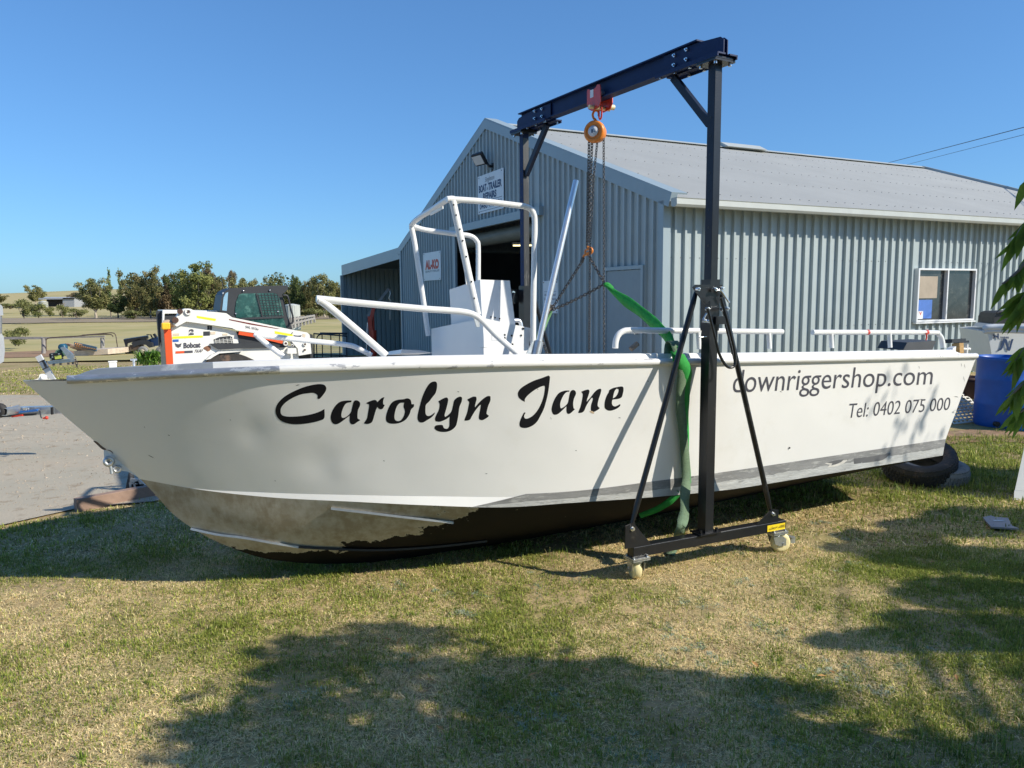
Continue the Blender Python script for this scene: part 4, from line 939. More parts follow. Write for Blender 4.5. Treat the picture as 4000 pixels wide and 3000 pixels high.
# tilted tube in its holder
b = MB(); a, c = BP(2095, 1378, .6), BP(2250, 706, .6); b.cyl(a, c, .0172, 16); pole = b.build('outrigger_pole', M['polished'], boat)
b = MB(); b.cyl(a-(c-a).normalized()*.02, a.lerp(c, .065), .027, 16); b.cyl(BP(2102, 1352, .60), BP(2118, 1350, .60), .008, 8); b.prism([BP(x, y, .6) for x, y in ((2058, 1380), (2082, 1330), (2098, 1335), (2080, 1384))], -NV*.01); b.build('pole_holder', M['galv'], pole)
# foredeck fittings, stern fittings
b = MB(); c = BP(441, 1426, -.05); b.box(c, (.036, .03, .03), AX, NV, UW, .003); b.box(c+UW*.018, (.042, .036, .008), AX, NV, UW, .002); b.build('deck_vent', M['white'], boat)
b = MB(); c = BP(523, 1418, -.05); b.cyl(c-UW*.03, c+UW*.02, .006, 12); b.cyl(c+UW*.018-AX*.016, c+UW*.018+AX*.016, .005, 8); b.cyl(c+UW*.004+NV*.012, c+UW*.004-NV*.012, .004, 8); b.build('bollard', M['polished'], boat)
b = MB(); b.prism([BP(x, y, .2) for x, y in ((3528, 1368), (3544, 1338), (3657, 1331), (3642, 1368))], -NV*.25+UW*.03); b.build('hatch_lid', mat('dark_hatch', (.05, .05, .05), .5, var=.2), boat)
b = MB(); b.box(BP(3742, 1362, .8), (.05, .06, .085), AX, NV, UW); b.build('wood_block', mat('raw_wood', (.42, .25, .09), .7, var=.3, vs=20, stretch=(1, 1, 6)), boat)
b = MB(); b.cyl(BP(3774, 1382, .8), BP(3776, 1345, .8), .012, 10); b.cyl(BP(3755, 1363, .8), BP(3785, 1364, .8), .010, 10); b.ball(BP(3785, 1364, .8), .014, 6)
b.prism([BP(x, y, .82) for x, y in ((3718, 1380), (3722, 1360), (3735, 1352), (3733, 1382))], -NV*.05); b.build('rod_holder', M['white'], boat)
b = MB(); b.box(BP(3722, 1332, .7), (.17, .10, .03), AX, NV, (UW+AX*.1)); b.box(BP(3755, 1336, .7), (.12, .05, .018), AX, NV, UW); b.build('motor_bracket', M['black'], boat)
b = MB(); p = [BP(2464, 1364, .8), BP(2490, 1342, .8)]; b.cyl(p[0], p[1], .016, 10); b.build('wooden_handle', M['wood'], boat)
b = MB()
for x, y in ((1105, 1466), (1160, 1461), (1230, 1456)): b.box(onhull(x, y+14, .002), (.002, .002, .002))
for x, y in ((3670, 1726),): b.box(onhull(x, y, .002), (.002, .002, .002))
b = MB(); b.lathe(onhull(3083, 1749, .002), NV, [(.0001, .003), (.006, .003), (.006, 0)], 10); b.build('rivet', M['black'], hull)
# ================================================================== GANTRY CRANE
CN = Vector((1.136, 4.293, 0)); FD = Vector((.904, .428, 0)).normalized(); BD = Vector((-.509, .861, 0)).normalized(); FN = Vector((FD.y, -FD.x, 0)); BN = Vector((BD.y, -BD.x, 0))
def bu(x, y, off=0): p = onplane(x, y, CN+BN*off, BN); return p
def uz(u, z, off=0): return CN+BD*u+BN*off+ZU*z
def ff(x, y, off=0): return onplane(x, y, CN+FN*off, FN)
ztop = bu(2734, 130).z; zbot = bu(2400, 370).z; print('beam', ztop, zbot, 'far u', (bu(2048, 540)-CN).dot(BD))
UF = (onplane(2047, 540, CN, BN)-CN).dot(BD)
gantry = empty('gantry_crane', CN, 'tall black and dark blue mobile gantry crane straddling the boat', 'crane')
zb, zt = zbot, zbot+.118
b = MB(); u0, u1 = .11, UF+.03
b.box((uz(u0, zt-.004)+uz(u1, zt-.004))/2, (u1-u0, .072, .008), BD); b.box((uz(u0, zb+.004)+uz(u1, zb+.004))/2, (u1-u0, .072, .008), BD); b.box((uz(u0, (zt+zb)/2)+uz(u1, (zt+zb)/2))/2, (u1-u0, .007, zt-zb-.016), BD)
beam = b.build('beam', M['bluepaint'], gantry)
def endset(u, sgn, name='end_bracket'):
    # splice plates each side of the web, base angle with bolts, column head plate
    e = empty_part = MB()
    for o in (.011, -.011):
        P = [uz(u-sgn*.075, zb-.006, o), uz(u+sgn*.40, zb-.006, o), uz(u+sgn*.40, zb+.008, o), uz(u+sgn*.40, zt-.012, o), uz(u+sgn*.13, zt-.012, o), uz(u-sgn*.05, zt-.03, o), uz(u-sgn*.075, zt-.05, o)]
        e.prism(P, BN*.006*(1 if o > 0 else -1))
        e.box(uz(u+sgn*.16, zb-.010, o*4.2), (.50, .06, .008), BD)
        e.box(uz(u+sgn*.16, zb-.017, o*6.6), (.50, .007, .022), BD)
    br = e.build(name, M['bluepaint'], gantry)
    b = MB(); b.box(uz(u, zb-.026), (.15, .15, .010), BD); b.box(uz(u, zb-.038), (.15, .15, .010), BD); b.build('head_plate', M['blackpaint'], gantry)
    b = MB()
    for uu, zz in ((.30, zb+.03), (.30, zt-.035), (.20, zb+.035), (.20, zt-.03)):
        for sd in (1, -1):
            p = uz(u+sgn*uu, zz, sd*.018); b.cyl(p, p+BN*sd*.012, .011, 6); b.cyl(p+BN*sd*.012, p+BN*sd*.022, .006, 8)
    for uu in (.02, .14, .26, .38):
        for o in (.055, -.055):
            p = uz(u+sgn*(uu), zb-.022, o); b.cyl(p-ZU*.012, p+ZU*.014, .010, 6)
    for du in (-.055, .055):
        for o in (.055, -.055):
            p = uz(u+du, zb-.03, o); b.cyl(p-ZU*.028, p+ZU*.026, .010, 6)
    b.build('bolts', M['bolt'], br)
endset(0, 1); endset(UF, -1)
def bolt(b, p, ax, r=.011, l=.02): b.cyl(p, p+ax*l*.5, r*1.35, 6); b.cyl(p+ax*l*.5, p+ax*l, r*.8, 8)
def leg(base, s, fancy):          # s = +1: near leg, its fittings face the camera; -1: far leg faces away
    off = base-CN; up = lambda x, y, o=0: ff(x, y, o)+off
    b = MB(); b.bar(base+ZU*1.55, base+ZU*(zb-.043), .052, .052, BD)
    # punched holes along the inner upright
    col = b.build('upright', M['navyblack'] if s > 0 else M['bluepaint'], gantry)
    b = MB(); rr = .027
    b.box(base-BD*.0268+ZU*(1.62+zb-.05)/2, (.0015, .050, zb-1.72), BD, BN, ZU); b.build('worn_face', M['wornsteel'] if s < 0 else M['blackpaint'], col)
    b = MB(); k = 1.68
    while k < zb-.3: b.cyl(base-BN*.0262+ZU*k, base-BN*.0275+ZU*k, .007, 8); k += .10
    b.build('pin_holes', M['black'], col)
    b = MB(); b.bar(base+ZU*.215, base+ZU*1.64, .064, .064, BD); b.bar(base+ZU*1.40, base+ZU*1.69, .074, .074, BD); b.build('post', M['blackpaint'], gantry)
    L0, L1 = -.53, .61
    b = MB(); b.box(base+FD*(L0+L1)/2+ZU*.175, (L1-L0, .062, .062), FD, None, ZU, .004); ft = b.build('foot_beam', M['blackpaint'], gantry)
    b = MB(); b.box(base+ZU*.211, (.15, .10, .008), FD)
    for a in (-1, 1): b.cyl(base+FD*a*.058+FN*.03*s+ZU*.215, base+FD*a*.058+FN*.03*s+ZU*.237, .009, 6)
    b.build('base_plate', M['blackpaint'], ft)
    # side braces
    for (xa, ya, xb, yb) in ((2722, 1130, 2463, 2062), (2812, 1128, 3012, 2005)):
        A_, B_ = ff(xa, ya, .0)+off, ff(xb, yb, .012)+off
        
        d = (B_-A_).normalized()
        b = MB(); b.tube([A_, A_+d*.05, A_+d*.08, B_-d*.12, B_-d*.06, B_], [.010, .014, .0165, .0165, .014, .010], 12); brc = b.build('side_brace', M['blackpaint'], gantry)
        b = MB(); bolt(b, A_+FN*s*.008, FN*s, .011, .024); bolt(b, B_+FN*s*.008, FN*s, .011, .024); b.build('pivot_bolt', M['bolt'], brc)
        tx = -1 if xb < 2700 else 1; q = Vector((B_.x, B_.y, 0)); u_ = (q-base).dot(FD)
        c0 = base+FD*u_
        b = MB(); b.prism([c0+FD*(.045*tx)+ZU*.206+FN*.02*s, c0+FD*(.045*tx)+ZU*(B_.z+.02)+FN*.02*s, c0-FD*(.01*tx)+ZU*(B_.z+.032)+FN*.02*s, c0-FD*.13*tx+ZU*.206+FN*.02*s], FN*.009*s); b.build('brace_lug', M['blackpaint'], ft)
    b = MB(); P = [(2703, 1122), (2714, 1112), (2752, 1112), (2816, 1112), (2824, 1124), (2812, 1150), (2780, 1165), (2752, 1190), (2722, 1150)]
    b.prism([ff(x, y, .038)+off-(FN*.076 if s < 0 else FN*0) for x, y in P], FN*.008*s)
    b.build('brace_plate', M['blackpaint'], gantry)
    # knee brace up to the beam, towards the other leg
    sg = 1 if s > 0 else -1
    b = MB(); b.bar(base+BD*sg*.33+ZU*(zb-.03), base+BD*sg*.03+ZU*(zb-.355), .042, .030, BN); b.build('knee_brace', M['navyblack'], gantry)
    # casters
    for tx, ang in ((L0+.045, 65), (L1-.055, 12)):
        c = base+FD*tx; 
        cs = MB(); cs.box(c+ZU*.138, (.115, .10, .008), FD); cs.box(c+ZU*.128, (.115, .10, .006), FD); cs.cyl(c+ZU*.125, c+ZU*.108, .034, 16)
        wd = Vector((math.cos(math.radians(ang)), math.sin(math.radians(ang)), 0)) if tx > 0 else (FD*.25-FN*.97).normalized()
        ax_ = Vector((-wd.y, wd.x, 0)); wc = c+wd*.035+ZU*.062
        for sd in (-1, 1):
            P = [c-wd*.035+ZU*.110, c+wd*.03+ZU*.110, wc+wd*.018+ZU*.03, wc+wd*.018-ZU*.012, wc-wd*.018-ZU*.014, c-wd*.02+ZU*.06]
            cs.prism([p+ax_*sd*.034 for p in P], ax_*.004*sd)
        cs.cyl(wc-ax_*.042, wc+ax_*.042, .008, 8)
        if tx > 0:
            cs.box(c+wd*.075+ZU*.098, (.10, .045, .004), (wd-ZU*.18).normalized()); cs.box(c+wd*.115+ZU*.072, (.03, .03, .04), wd)
        for a in (-1, 1):
            for k in (-1, 1): cs.cyl(c+FD*a*.045+FN*k*.035+ZU*.120, c+FD*a*.045+FN*k*.035+ZU*.152, .007, 6)
        co = cs.build('caster', M['galv'], gantry)
        b = MB(); b.lathe(wc, ax_, [(.012, -.026), (.042, -.026), (.056, -.024), (.062, -.012), (.062, .012), (.056, .024), (.042, .026), (.012, .026)], 28); b.build('wheel', M['nylon'], co)
    return ft
nf = leg(CN, 1, True); leg(CN+BD*UF, -1, False)
# capacity sticker, crank loop, pins on the near leg
b = MB(); q = [(2968, 2040), (3048, 2020), (3049, 2040), (2970, 2051)]
c0 = CN+FN*.0325
P = [CN+FN*.0322+FD*.455+ZU*.152, CN+FN*.0322+FD*.600+ZU*.152, CN+FN*.0322+FD*.600+ZU*.192, CN+FN*.0322+FD*.455+ZU*.192]; b.prism(P, FN*.0012); stk = b.build('capacity_sticker', M['yellow'], nf)
b = MB(); text_on(b, 'Capacity 1000KG', CN+FN*.0345+FD*.460+ZU*.164, FD*.133, ZU*.018, .0, 1, 'C', .2); b.build('lettering', M['black'], stk)
Zg = lambda x, y: (2560+x/3.95, 1080+y/3.95)
b = MB(); b.tube(cr([ff(*Zg(x, y), .12) for x, y in ((805, 495), (870, 740), (945, 1040), (985, 1190), (1050, 1320), (1110, 1390), (1160, 1405), (1210, 1385), (1230, 1320), (1222, 1150), (1165, 900), (1100, 640), (1045, 450), (1010, 330))], 4), .0082, 10); b.build('lever_loop', M['blackpaint'], gantry)
b = MB(); b.tube(cr([ff(*Zg(x, y), .07) for x, y in ((1080, 740), (1125, 920), (1180, 1130), (1185, 1200))], 3), .006, 8); b.build('lever_rod', M['blackpaint'], gantry)
b = MB(); b.box(ff(*Zg(980, 675), .055), (.075, .04, .045), FD); b.box(ff(*Zg(890, 680), .05), (.06, .02, .045), FD); b.build('ratchet_box', M['blackpaint'], gantry)
b = MB(); b.tube(cr([ff(*Zg(x, y), .07) for x, y in ((925, 222), (960, 212), (1000, 214), (1035, 245), (1080, 320), (1140, 400))], 3), .0065, 8)
b.tube([ff(*Zg(675, 935), .03), ff(*Zg(785, 930), .03)], .0045, 8)
for x, y in ((640, 195), (1000, 185), (785, 500), (1015, 505), (1085, 495), (735, 680), (805, 690), (900, 195)): p = ff(*Zg(x, y), .06); b.cyl(p, p+FN*.02, .0105, 8); b.ball(p+FN*.022, .007, 5)
b.tube([ff(*Zg(790, 570), .06), ff(*Zg(740, 660), .06)], .006, 8); b.build('locking_pins', M['bolt'], gantry)
# ------------------------------------------------------------------ trolley
HU = (bu(2345, 400)-CN).dot(BD)
tro = empty('beam_trolley', uz(HU, zb-.03), 'red beam trolley hanging from the gantry beam', 'trolley')
for o, sd in ((.045, 1), (-.045, -1)):
    b = MB(); P = [(-.085, .105), (-.075, .118), (-.05, .105), (-.02, .095), (.015, .105), (.035, .125), (.062, .118), (.07, .09), (.075, -.02), (.05, -.065), (-.03, -.075), (-.07, -.05), (-.085, .0)]
    if True: P = [(-a*.95, c*.92) for a, c in P]
    b.prism([uz(HU+a, zb-.012+c*.85, o) for a, c in P], BN*.006*sd); b.build('side_plate', M['red'], tro)
b = MB()
for a in (-.05, .05):
    for sd in (1, -1): p = uz(HU+a, zb+.026, sd*.018); b.cyl(p, p+BN*sd*.026, .022, 16)
b.build('rollers', M['galv'], tro)
b = MB(); b.cyl(uz(HU+.01, zb-.05, -.085), uz(HU+.01, zb-.05, .085), .013, 12); b.cyl(uz(HU-.03, zb-.045, .052), uz(HU-.03, zb-.045, .09), .018, 12); b.build('spindle', M['nylon'], tro)
b = MB(); b.box(uz(HU+.025, zb+.04, -.0525), (.036, .002, .05), BD); b.build('plate_label', M['signwhite'], tro)
b = MB(); b.tube(cr([uz(HU+a, zb-.05+c) for a, c in ((-.014, 0), (-.014, -.055), (0, -.075), (.014, -.055), (.014, 0))], 3), .006, 8); b.build('suspension_link', M['red'], tro)
# ------------------------------------------------------------------ chain hoist
hc = bu(2327, 517); hz = hc.z; hu = (hc-CN).dot(BD)
ho = empty('chain_hoist', hc, 'orange round hand chain hoist hooked under the red trolley', 'hoist')
FA = (-Vector((hc.x, hc.y, 0))).normalized()*.82+Vector((-.35, 0, 0)); FA = Vector((FA.x, FA.y, 0)).normalized()
b = MB(); rr = .073
b.lathe(hc, FA, [(.0001, -.05), (.05, -.05), (.062, -.042), (.062, -.006), (.070, -.004), (.073, .008), (.073, .034), (.066, .044), (.052, .046), (.047, .040), (.036, .040), (.034, .046), (.0001, .046)], 36); drumo = b.build('body', M['orange'], ho)
b = MB(); b.lathe(hc, FA, [(.0001, .0475), (.036, .0475), (.036, .045)], 28); lb_ = b.build('label_disc', mat('label_silver', (.62, .64, .68), .4, var=.05), drumo)
b = MB(); rx = ZU.cross(FA); text_on(b, '1', hc+FA*.0485-rx*.012-ZU*.010, rx*.010, ZU*.022, .03); text_on(b, 'ton', hc+FA*.0485+rx*.002-ZU*.006, rx*.016, ZU*.010, 0)
b.build('lettering', M['navy'], lb_)
b = MB(); top = hc+ZU*.075
b.tube(cr([top+ZU*c+rx*a for a, c in ((0, -.02), (0, .005), (-.016, .02), (-.022, .045), (-.010, .066), (.010, .066), (.022, .048), (.020, .030))], 4), [.008]*29, 10); b.build('top_hook', M['orange'], ho)
def chain(b, P, link=.026, r=.0032, wdt=.0085):
    pts = [Vector(p) for p in P]; seg = []; 
    L_ = [0]
    for i in range(1, len(pts)): L_.append(L_[-1]+(pts[i]-pts[i-1]).length)
    n = max(1, int(L_[-1]/(link*.74)))
    def pos(l):
        for i in range(1, len(pts)):
            if l <= L_[i] or i == len(pts)-1:
                t = (l-L_[i-1])/max(1e-6, L_[i]-L_[i-1]); return pts[i-1].lerp(pts[i], t), (pts[i]-pts[i-1]).normalized()
    for k in range(n):
        p, d = pos((k+.5)/n*L_[-1]); ref = Vector((.7, -.7, .1)) if abs(d.z) > .5 else ZU
        a = (ref-d*ref.dot(d)).normalized(); c = d.cross(a)
        side = a if k % 2 else c
        h = link/2-wdt
        ring = []
        for q in range(10):
            th = 2*PI*q/10; e = d*(math.sin(th)*wdt+(h if math.sin(th) > .01 else (-h if math.sin(th) < -.01 else 0)))+side*math.cos(th)*wdt
            ring.append(p+e)
        b.tube(ring, r, 5, False, True)
def sag(a, c, s, n=14): a, c = Vector(a), Vector(c); return [a.lerp(c, i/n)-ZU*s*4*(i/n)*(1-i/n) for i in range(n+1)]
hk = bu(2292, 985)
b = MB(); l1 = hc+rx*(-.048)-ZU*.04; chain(b, [l1, hk+ZU*.035+rx*.0]); b.build('load_chain', M['chain'], ho)
b = MB(); l2 = hc-rx*.026-ZU*.055; chain(b, [l2, hk+ZU*.06+rx*.012]); b.build('load_chain', M['chain'], ho)
b = MB(); l3 = hc+rx*.012-ZU*.06-FA*.0; p3 = bu(2302, 1380, -.03); chain(b, [l3, bu(2318, 700, -.03), bu(2304, 1000, -.03), p3], .023, .0027, .0075); b.build('hand_chain', M['chain'], ho)
b = MB(); l4 = hc+rx*.058-ZU*.045; p4_ = bu(2359, 1380, .02); chain(b, [l4, p4_], .023, .0027, .0075); b.build('hand_chain', M['chain'], ho)
b = MB(); c = hk; b.tube(cr([c+ZU*q+rx*a for a, q in ((.004, .035), (.030, .028), (.042, .008), (.030, -.010), (.0, -.016), (-.020, -.022), (-.028, -.038))], 4), .0085, 10); b.tube(cr([c+ZU*q+rx*a for a, q in ((-.010, .012), (.01, .02), (.026, .008), (.014, -.004), (-.010, -.008))], 3, True), .0065, 8, False, True); b.build('bottom_hook', M['orange'], ho)
# ------------------------------------------------------------------ lifting chain and slings
pL = BP(2152, 1212, -.35); pR = bu(2362, 1108, .0)
sl_ = empty('lifting_chain', hk, 'dark lifting chain forming a triangle below the hoist hook', 'chain')
b = MB(); h0 = hk+rx*(-.028)-ZU*.05; b.cyl(h0+ZU*.015, h0-ZU*.02-rx*.012, .014, 10); chain(b, [h0-ZU*.02-rx*.012, pL], .030, .0035, .0095); b.build('chain_leg', M['chain'], sl_)
b = MB(); chain(b, [hk-ZU*.02+rx*.012, pR], .030, .0035, .0095); b.build('chain_leg', M['chain'], sl_)
b = MB(); chain(b, sag(pL, pR, .01), .030, .0035, .0095); b.build('chain_leg', M['chain'], sl_)
def ribbon(b, P, wd, side, th=.004, wob=0, fold=0):
    pts = cr(P, 6); A_, B_, C_, D_ = [], [], [], []; n = len(pts); Mid = []
    for i, p in enumerate(pts):
        t = (pts[min(i+1, n-1)]-pts[max(i-1, 0)]).normalized(); sd = side(i/(n-1)) if callable(side) else side
        sd = (sd-t*sd.dot(t)).normalized(); w_ = wd(i/(n-1)) if callable(wd) else wd; no = t.cross(sd)
        k = wob*math.sin(i*.9); A_.append(p-sd*w_/2+no*k); B_.append(p+sd*w_/2-no*k); Mid.append(p+no*(fold+wob*.8*math.sin(i*.55+1)))
    no0 = [ (pts[min(i+1, n-1)]-pts[max(i-1, 0)]).normalized().cross((B_[i]-A_[i]).normalized())*th for i in range(n)]
    b.grid([[a, m_, c_, c_+o, m_+o, a+o] for a, m_, c_, o in zip(A_, Mid, B_, no0)], True, True)
gs = empty('lifting_sling', pR, 'bright green webbing sling looped from the chain down over the gunwale', 'sling')
b = MB(); q0 = pR
P = [q0, BP(2420, 1158, .25), BP(2500, 1215, .5), BP(2580, 1285, .78), BP(2622, 1335, .93), BP(2640, 1378, 1.02)]
ribbon(b, P, lambda t: .02+.055*sm(0, .3, t), lambda t: (UW*1+NV*.4), .003, .004, .014); b.build('webbing', M['green'], gs)
b = MB(); P = [BP(2640, 1370, 1.02)]+[onhull(x, y, .03) for x, y in ((2655, 1420),)]+[onhull(x, y, .012) for x, y in ((2667, 1500), (2668, 1640), (2672, 1760), (2678, 1900), (2683, 1925))]+[onhull(2650, 1950, .012), onhull(2600, 1975, .015)]
P = [BP(2640, 1372, 1.03), BP(2652, 1400, 1.05), onhull(2660, 1450, .04), onhull(2664, 1540, .02), onhull(2667, 1650, .015), onhull(2674, 1780, .012), onhull(2682, 1890, .012)]
ribbon(b, P, lambda t: .085-.035*sm(.3, .9, t), AX, .003, .003, .008); b.build('webbing', M['green'], gs)
b = MB(); P = [BP(2655, 1925, .82), BP(2612, 1962, .78), BP(2560, 1992, .70), BP(2500, 2015, .60)]; ribbon(b, P, lambda t: .045-.012*t, (NV*.3+UW), .003, .002); b.build('webbing', M['green'], gs)
b = MB(); ribbon(b, [q0-ZU*.01, q0+Vector((.02, 0, -.008)), q0+Vector((.05, .0, -.035))], .03, ZU, .02); b.build('loop', M['green'], gs)
og = empty('old_strap', BP(2640, 1500, 1.05), 'faded olive strap hanging down the hull to the ground beside the green sling', 'strap')
b = MB(); P = [BP(2612, 1400, .97), BP(2615, 1345, .96), BP(2630, 1335, 1.0), BP(2645, 1372, 1.04), onhull(2645, 1440, .045), onhull(2644, 1560, .03), onhull(2657, 1700, .03), onhull(2668, 1860, .03)]
p_ = onhull(2668, 1860, .03); g_ = gnd(2672, 2000); P += [BP(2674, 1940, .92), BP(2672, 2010, .95), BP(2655, 2070, .98), gnd(2640, 2140)+ZU*.03, gnd(2615, 2175)+ZU*.012]
ribbon(b, P, .062, AX, .004, .0015); b.build('strap_web', M['oldgreen'], og)
fs_ = empty('far_sling', pL, 'faded green sling with a rope tail behind the silver tube', 'sling')
b = MB(); P = [pL, BP(2140, 1235, -.38), BP(2118, 1285, -.45), BP(2092, 1330, -.6), BP(2075, 1390, -.9)]; ribbon(b, P, lambda t: .03+.03*t, AX, .006, .004, .006); b.build('webbing', mat('dull_green', (.16, .33, .14), .8, var=.3, vs=12, bump=.4), fs_)
b = MB(); P = [pL, BP(2150, 1200, -.35)+ZU*.02, BP(2138, 1225, -.36)]; b.tube(cr(P, 3), .017, 8); b.build('knot', mat('hessian', (.33, .25, .18), .9, var=.3, vs=20, bump=.5), fs_)
b = MB(); chain(b, [BP(2105, 1300, -.5), BP(2120, 1335, -.55), BP(2138, 1385, -.6)], .030, .0035, .0095); b.build('rope_tail', M['chain'], fs_)
# ================================================================== TRACK LOADER
M['ldwhite'] = mat('loader_white', (.78, .77, .72), .4, var=.05, vs=3, spots=[((.35, .18, .09), 16, .73, .02)])
M['ldorange'] = mat('loader_orange', (.72, .09, .02), .4, var=.08, vs=5)
M['ldblack'] = mat('loader_black', (.03, .033, .038), .5, var=.15, vs=5)
M['yelref'] = mat('yellow_reflective', (.78, .85, .03), .4, var=.03)
M['tintglass'] = mat('green_glass', (.015, .07, .06), .08, var=.5, vs=6, spec=.9, spots=[((.07, .17, .14), 7, .52, .08)])
LA = math.radians(31); LX = Vector((math.cos(LA), math.sin(LA), 0)); LN = Vector((LX.y, -LX.x, 0)); L0 = at(700, 1380, 13.2)
Q = lambda a, b, o=0: onplane(500+a/2.458, 950+b/2.458, L0+LN*o, LN)
ld = empty('track_loader', Vector((L0.x, L0.y, gz(L0.x, L0.y))), 'white and orange compact track loader parked behind the bow', 'loader')
def plate(name, P, o, th, m, par=ld, lift=0):
    b = MB(); b.prism([Q(x, y, o) for x, y in P], -LN*th); return fixn(b.build(name, m, par))
body = plate('body', [(415, 800), (480, 745), (560, 745), (680, 765), (1060, 850), (1060, 960), (1520, 990), (1620, 1000), (1650, 1160), (1650, 1240), (440, 1240)], 0, 1.45, M['ldwhite'])
arm = plate('lift_arm', [(430, 775), (470, 700), (500, 652), (545, 628), (600, 630), (640, 648), (880, 665), (945, 672), (1000, 712), (1560, 828), (1720, 858), (1745, 880), (1762, 1060), (1640, 1080), (1630, 1010), (1560, 930), (1400, 880), (1210, 862), (1040, 835), (1000, 815), (680, 768), (560, 752), (470, 800)], .10, .16, M['ldwhite'])
plate('lift_arm', [(430, 775), (470, 700), (500, 652), (545, 628), (600, 630), (640, 648), (880, 665), (1560, 828), (1720, 858), (1640, 1080), (1560, 930), (1210, 862), (680, 768)], -1.40, .14, M['ldwhite'])
b = MB()
for x, y, r in ((575, 660, 30), (1510, 963, 22), (1695, 970, 18), (1576, 982, 12)):
    c = Q(x, y, .10); b.lathe(c, LN, [(r/511, -.01), (r/511, .03), (r/511*.6, .035), (r/511*.6, .02), (.001, .02)], 20)
b.build('pivot_cap', M['ldwhite'], arm)
b = MB()
for x, y, r in ((577, 660, 10), (452, 738, 28), (498, 655, 24), (1510, 963, 9), (1695, 970, 8), (1576, 982, 7), (1695, 1024, 9), (1578, 860, 4)): c = Q(x, y, .105); b.cyl(c, c+LN*.035, r/511, 14)
b.build('pivot_pin', mat('rusty_dark', (.07, .035, .025), .7, var=.4, vs=20), arm)
ta = lambda s, x0, y0, x1, y1, h, m, par, o=.112, bold=.03, sh=0: (lambda b: (text_on(b, s, Q(x0, y0, o), Q(x1, y1, o)-Q(x0, y0, o), Q(x0, y0-h, o)-Q(x0, y0, o), bold, 1, 'B', sh), b.build('lettering', m, par)))(MB())
ta('Bobcat', 533, 1006, 697, 998, 46, M['greyletter'], body, .006, .05); ta('T630', 628, 1050, 708, 1046, 26, M['greyletter'], body, .006, .03, .2)
ta('2', 580, 880, 632, 876, 48, M['greyletter'], body, .006, .06, .1); ta('SPEED', 582, 864, 636, 860, 10, M['signwhite'], body, .010, .02, .1)
ta('SWL 1012kg', 1128, 815, 1255, 838, 24, M['greyletter'], arm, .106, .01)
def dec(P, m, par=body, o=.006, nm='decal'): return plate(nm, P, o, .004, m, par)
dec([(427, 896), (718, 886), (720, 905), (427, 918)], M['yelref'], nm='reflective_strip'); dec([(660, 697), (845, 726), (840, 748), (662, 717)], M['yelref'], arm, .104, 'reflective_strip'); dec([(1408, 843), (1580, 875), (1584, 897), (1412, 868)], M['yelref'], arm, .104, 'reflective_strip')
dec([(457, 1038), (540, 1034), (540, 1056), (457, 1060)], M['ldorange']); dec([(541, 1034), (622, 1030), (622, 1052), (541, 1056)], M['greyletter'])
dec([(430, 926), (487, 923), (487, 946), (430, 949)], mat('blue_label', (.03, .12, .42), .4)); dec([(970, 728), (1200, 772), (1460, 822), (1430, 822), (1180, 782), (972, 738)], mat('maroon_stripe', (.16, .02, .02), .4), arm, .104)
for P in ([(432, 868), (490, 865), (490, 888), (432, 890)], [(792, 852), (840, 849), (840, 874), (792, 877)], [(908, 868), (955, 866), (955, 884), (908, 886)], [(1676, 870), (1706, 872), (1702, 905), (1674, 903)]): dec(P, mat('pale_label', (.62, .52, .40), .5), body if P[0][0] < 1600 else arm, .006 if P[0][0] < 1600 else .104, 'warning_label')
dec([(724, 848), (787, 846), (787, 886), (724, 889)], M['ldblack'], nm='vent_plate'); dec([(762, 793), (784, 792), (784, 830), (762, 830)], M['ldblack']); dec([(788, 793), (806, 793), (806, 832), (796, 836), (788, 832)], M['ldblack'])
# the animal's head mark: a plain angular mask with two ears and whiskers
b = MB(); mk = [(450, 958), (462, 966), (482, 970), (502, 966), (514, 958), (511, 978), (504, 986), (512, 994), (500, 992), (494, 1000), (483, 1003), (472, 1000), (466, 992), (453, 994), (462, 986), (454, 978)]
b.prism([Q(x, y, .006) for x, y in mk], -LN*.003); b.build('head_emblem', M['greyletter'], body)
b = MB(); b.prism([Q(1588+(x-450)*1.25, 880+(y-958)*.55+(x-450)*.02, .104) for x, y in mk], -LN*.003); b.build('head_emblem', M['greyletter'], arm)
b = MB(); b.prism([Q(x, y, .006) for x, y in ((722, 1008), (735, 996), (760, 985), (790, 988), (797, 1010), (788, 1030), (765, 1040), (745, 1025), (730, 1018))], -LN*.003); b.build('rust_patch', mat('rust', (.25, .12, .07), .8, var=.4, vs=9), body)
plate('engine_grille', [(822, 925), (880, 900), (975, 890), (1000, 900), (1010, 960), (835, 962)], .008, .006, M['ldblack'])
b = MB()
for i in range(5): b.bar(Q(840+i*36, 922-i*5, .012), Q(846+i*38, 962, .012), .006, .006)
for k in range(3): b.bar(Q(830, 936+k*10, .012), Q(1005, 918+k*16, .012), .006, .006)
b.build('grille_bars', M['ldwhite'], body)
plate('side_duct', [(790, 965), (1000, 962), (1480, 958), (1540, 975), (1520, 1000), (1080, 1010), (870, 1022), (830, 1000)], .06, .10, M['ldblack'])
plate('arm_recess', [(1040, 845), (1420, 885), (1480, 925), (1475, 975), (1080, 975)], .02, .05, M['ldblack'])
plate('lift_cylinder', [(1068, 846), (1205, 862), (1240, 880), (1490, 932), (1482, 966), (1290, 918), (1230, 905), (1062, 878)], .09, .08, M['ldorange'])
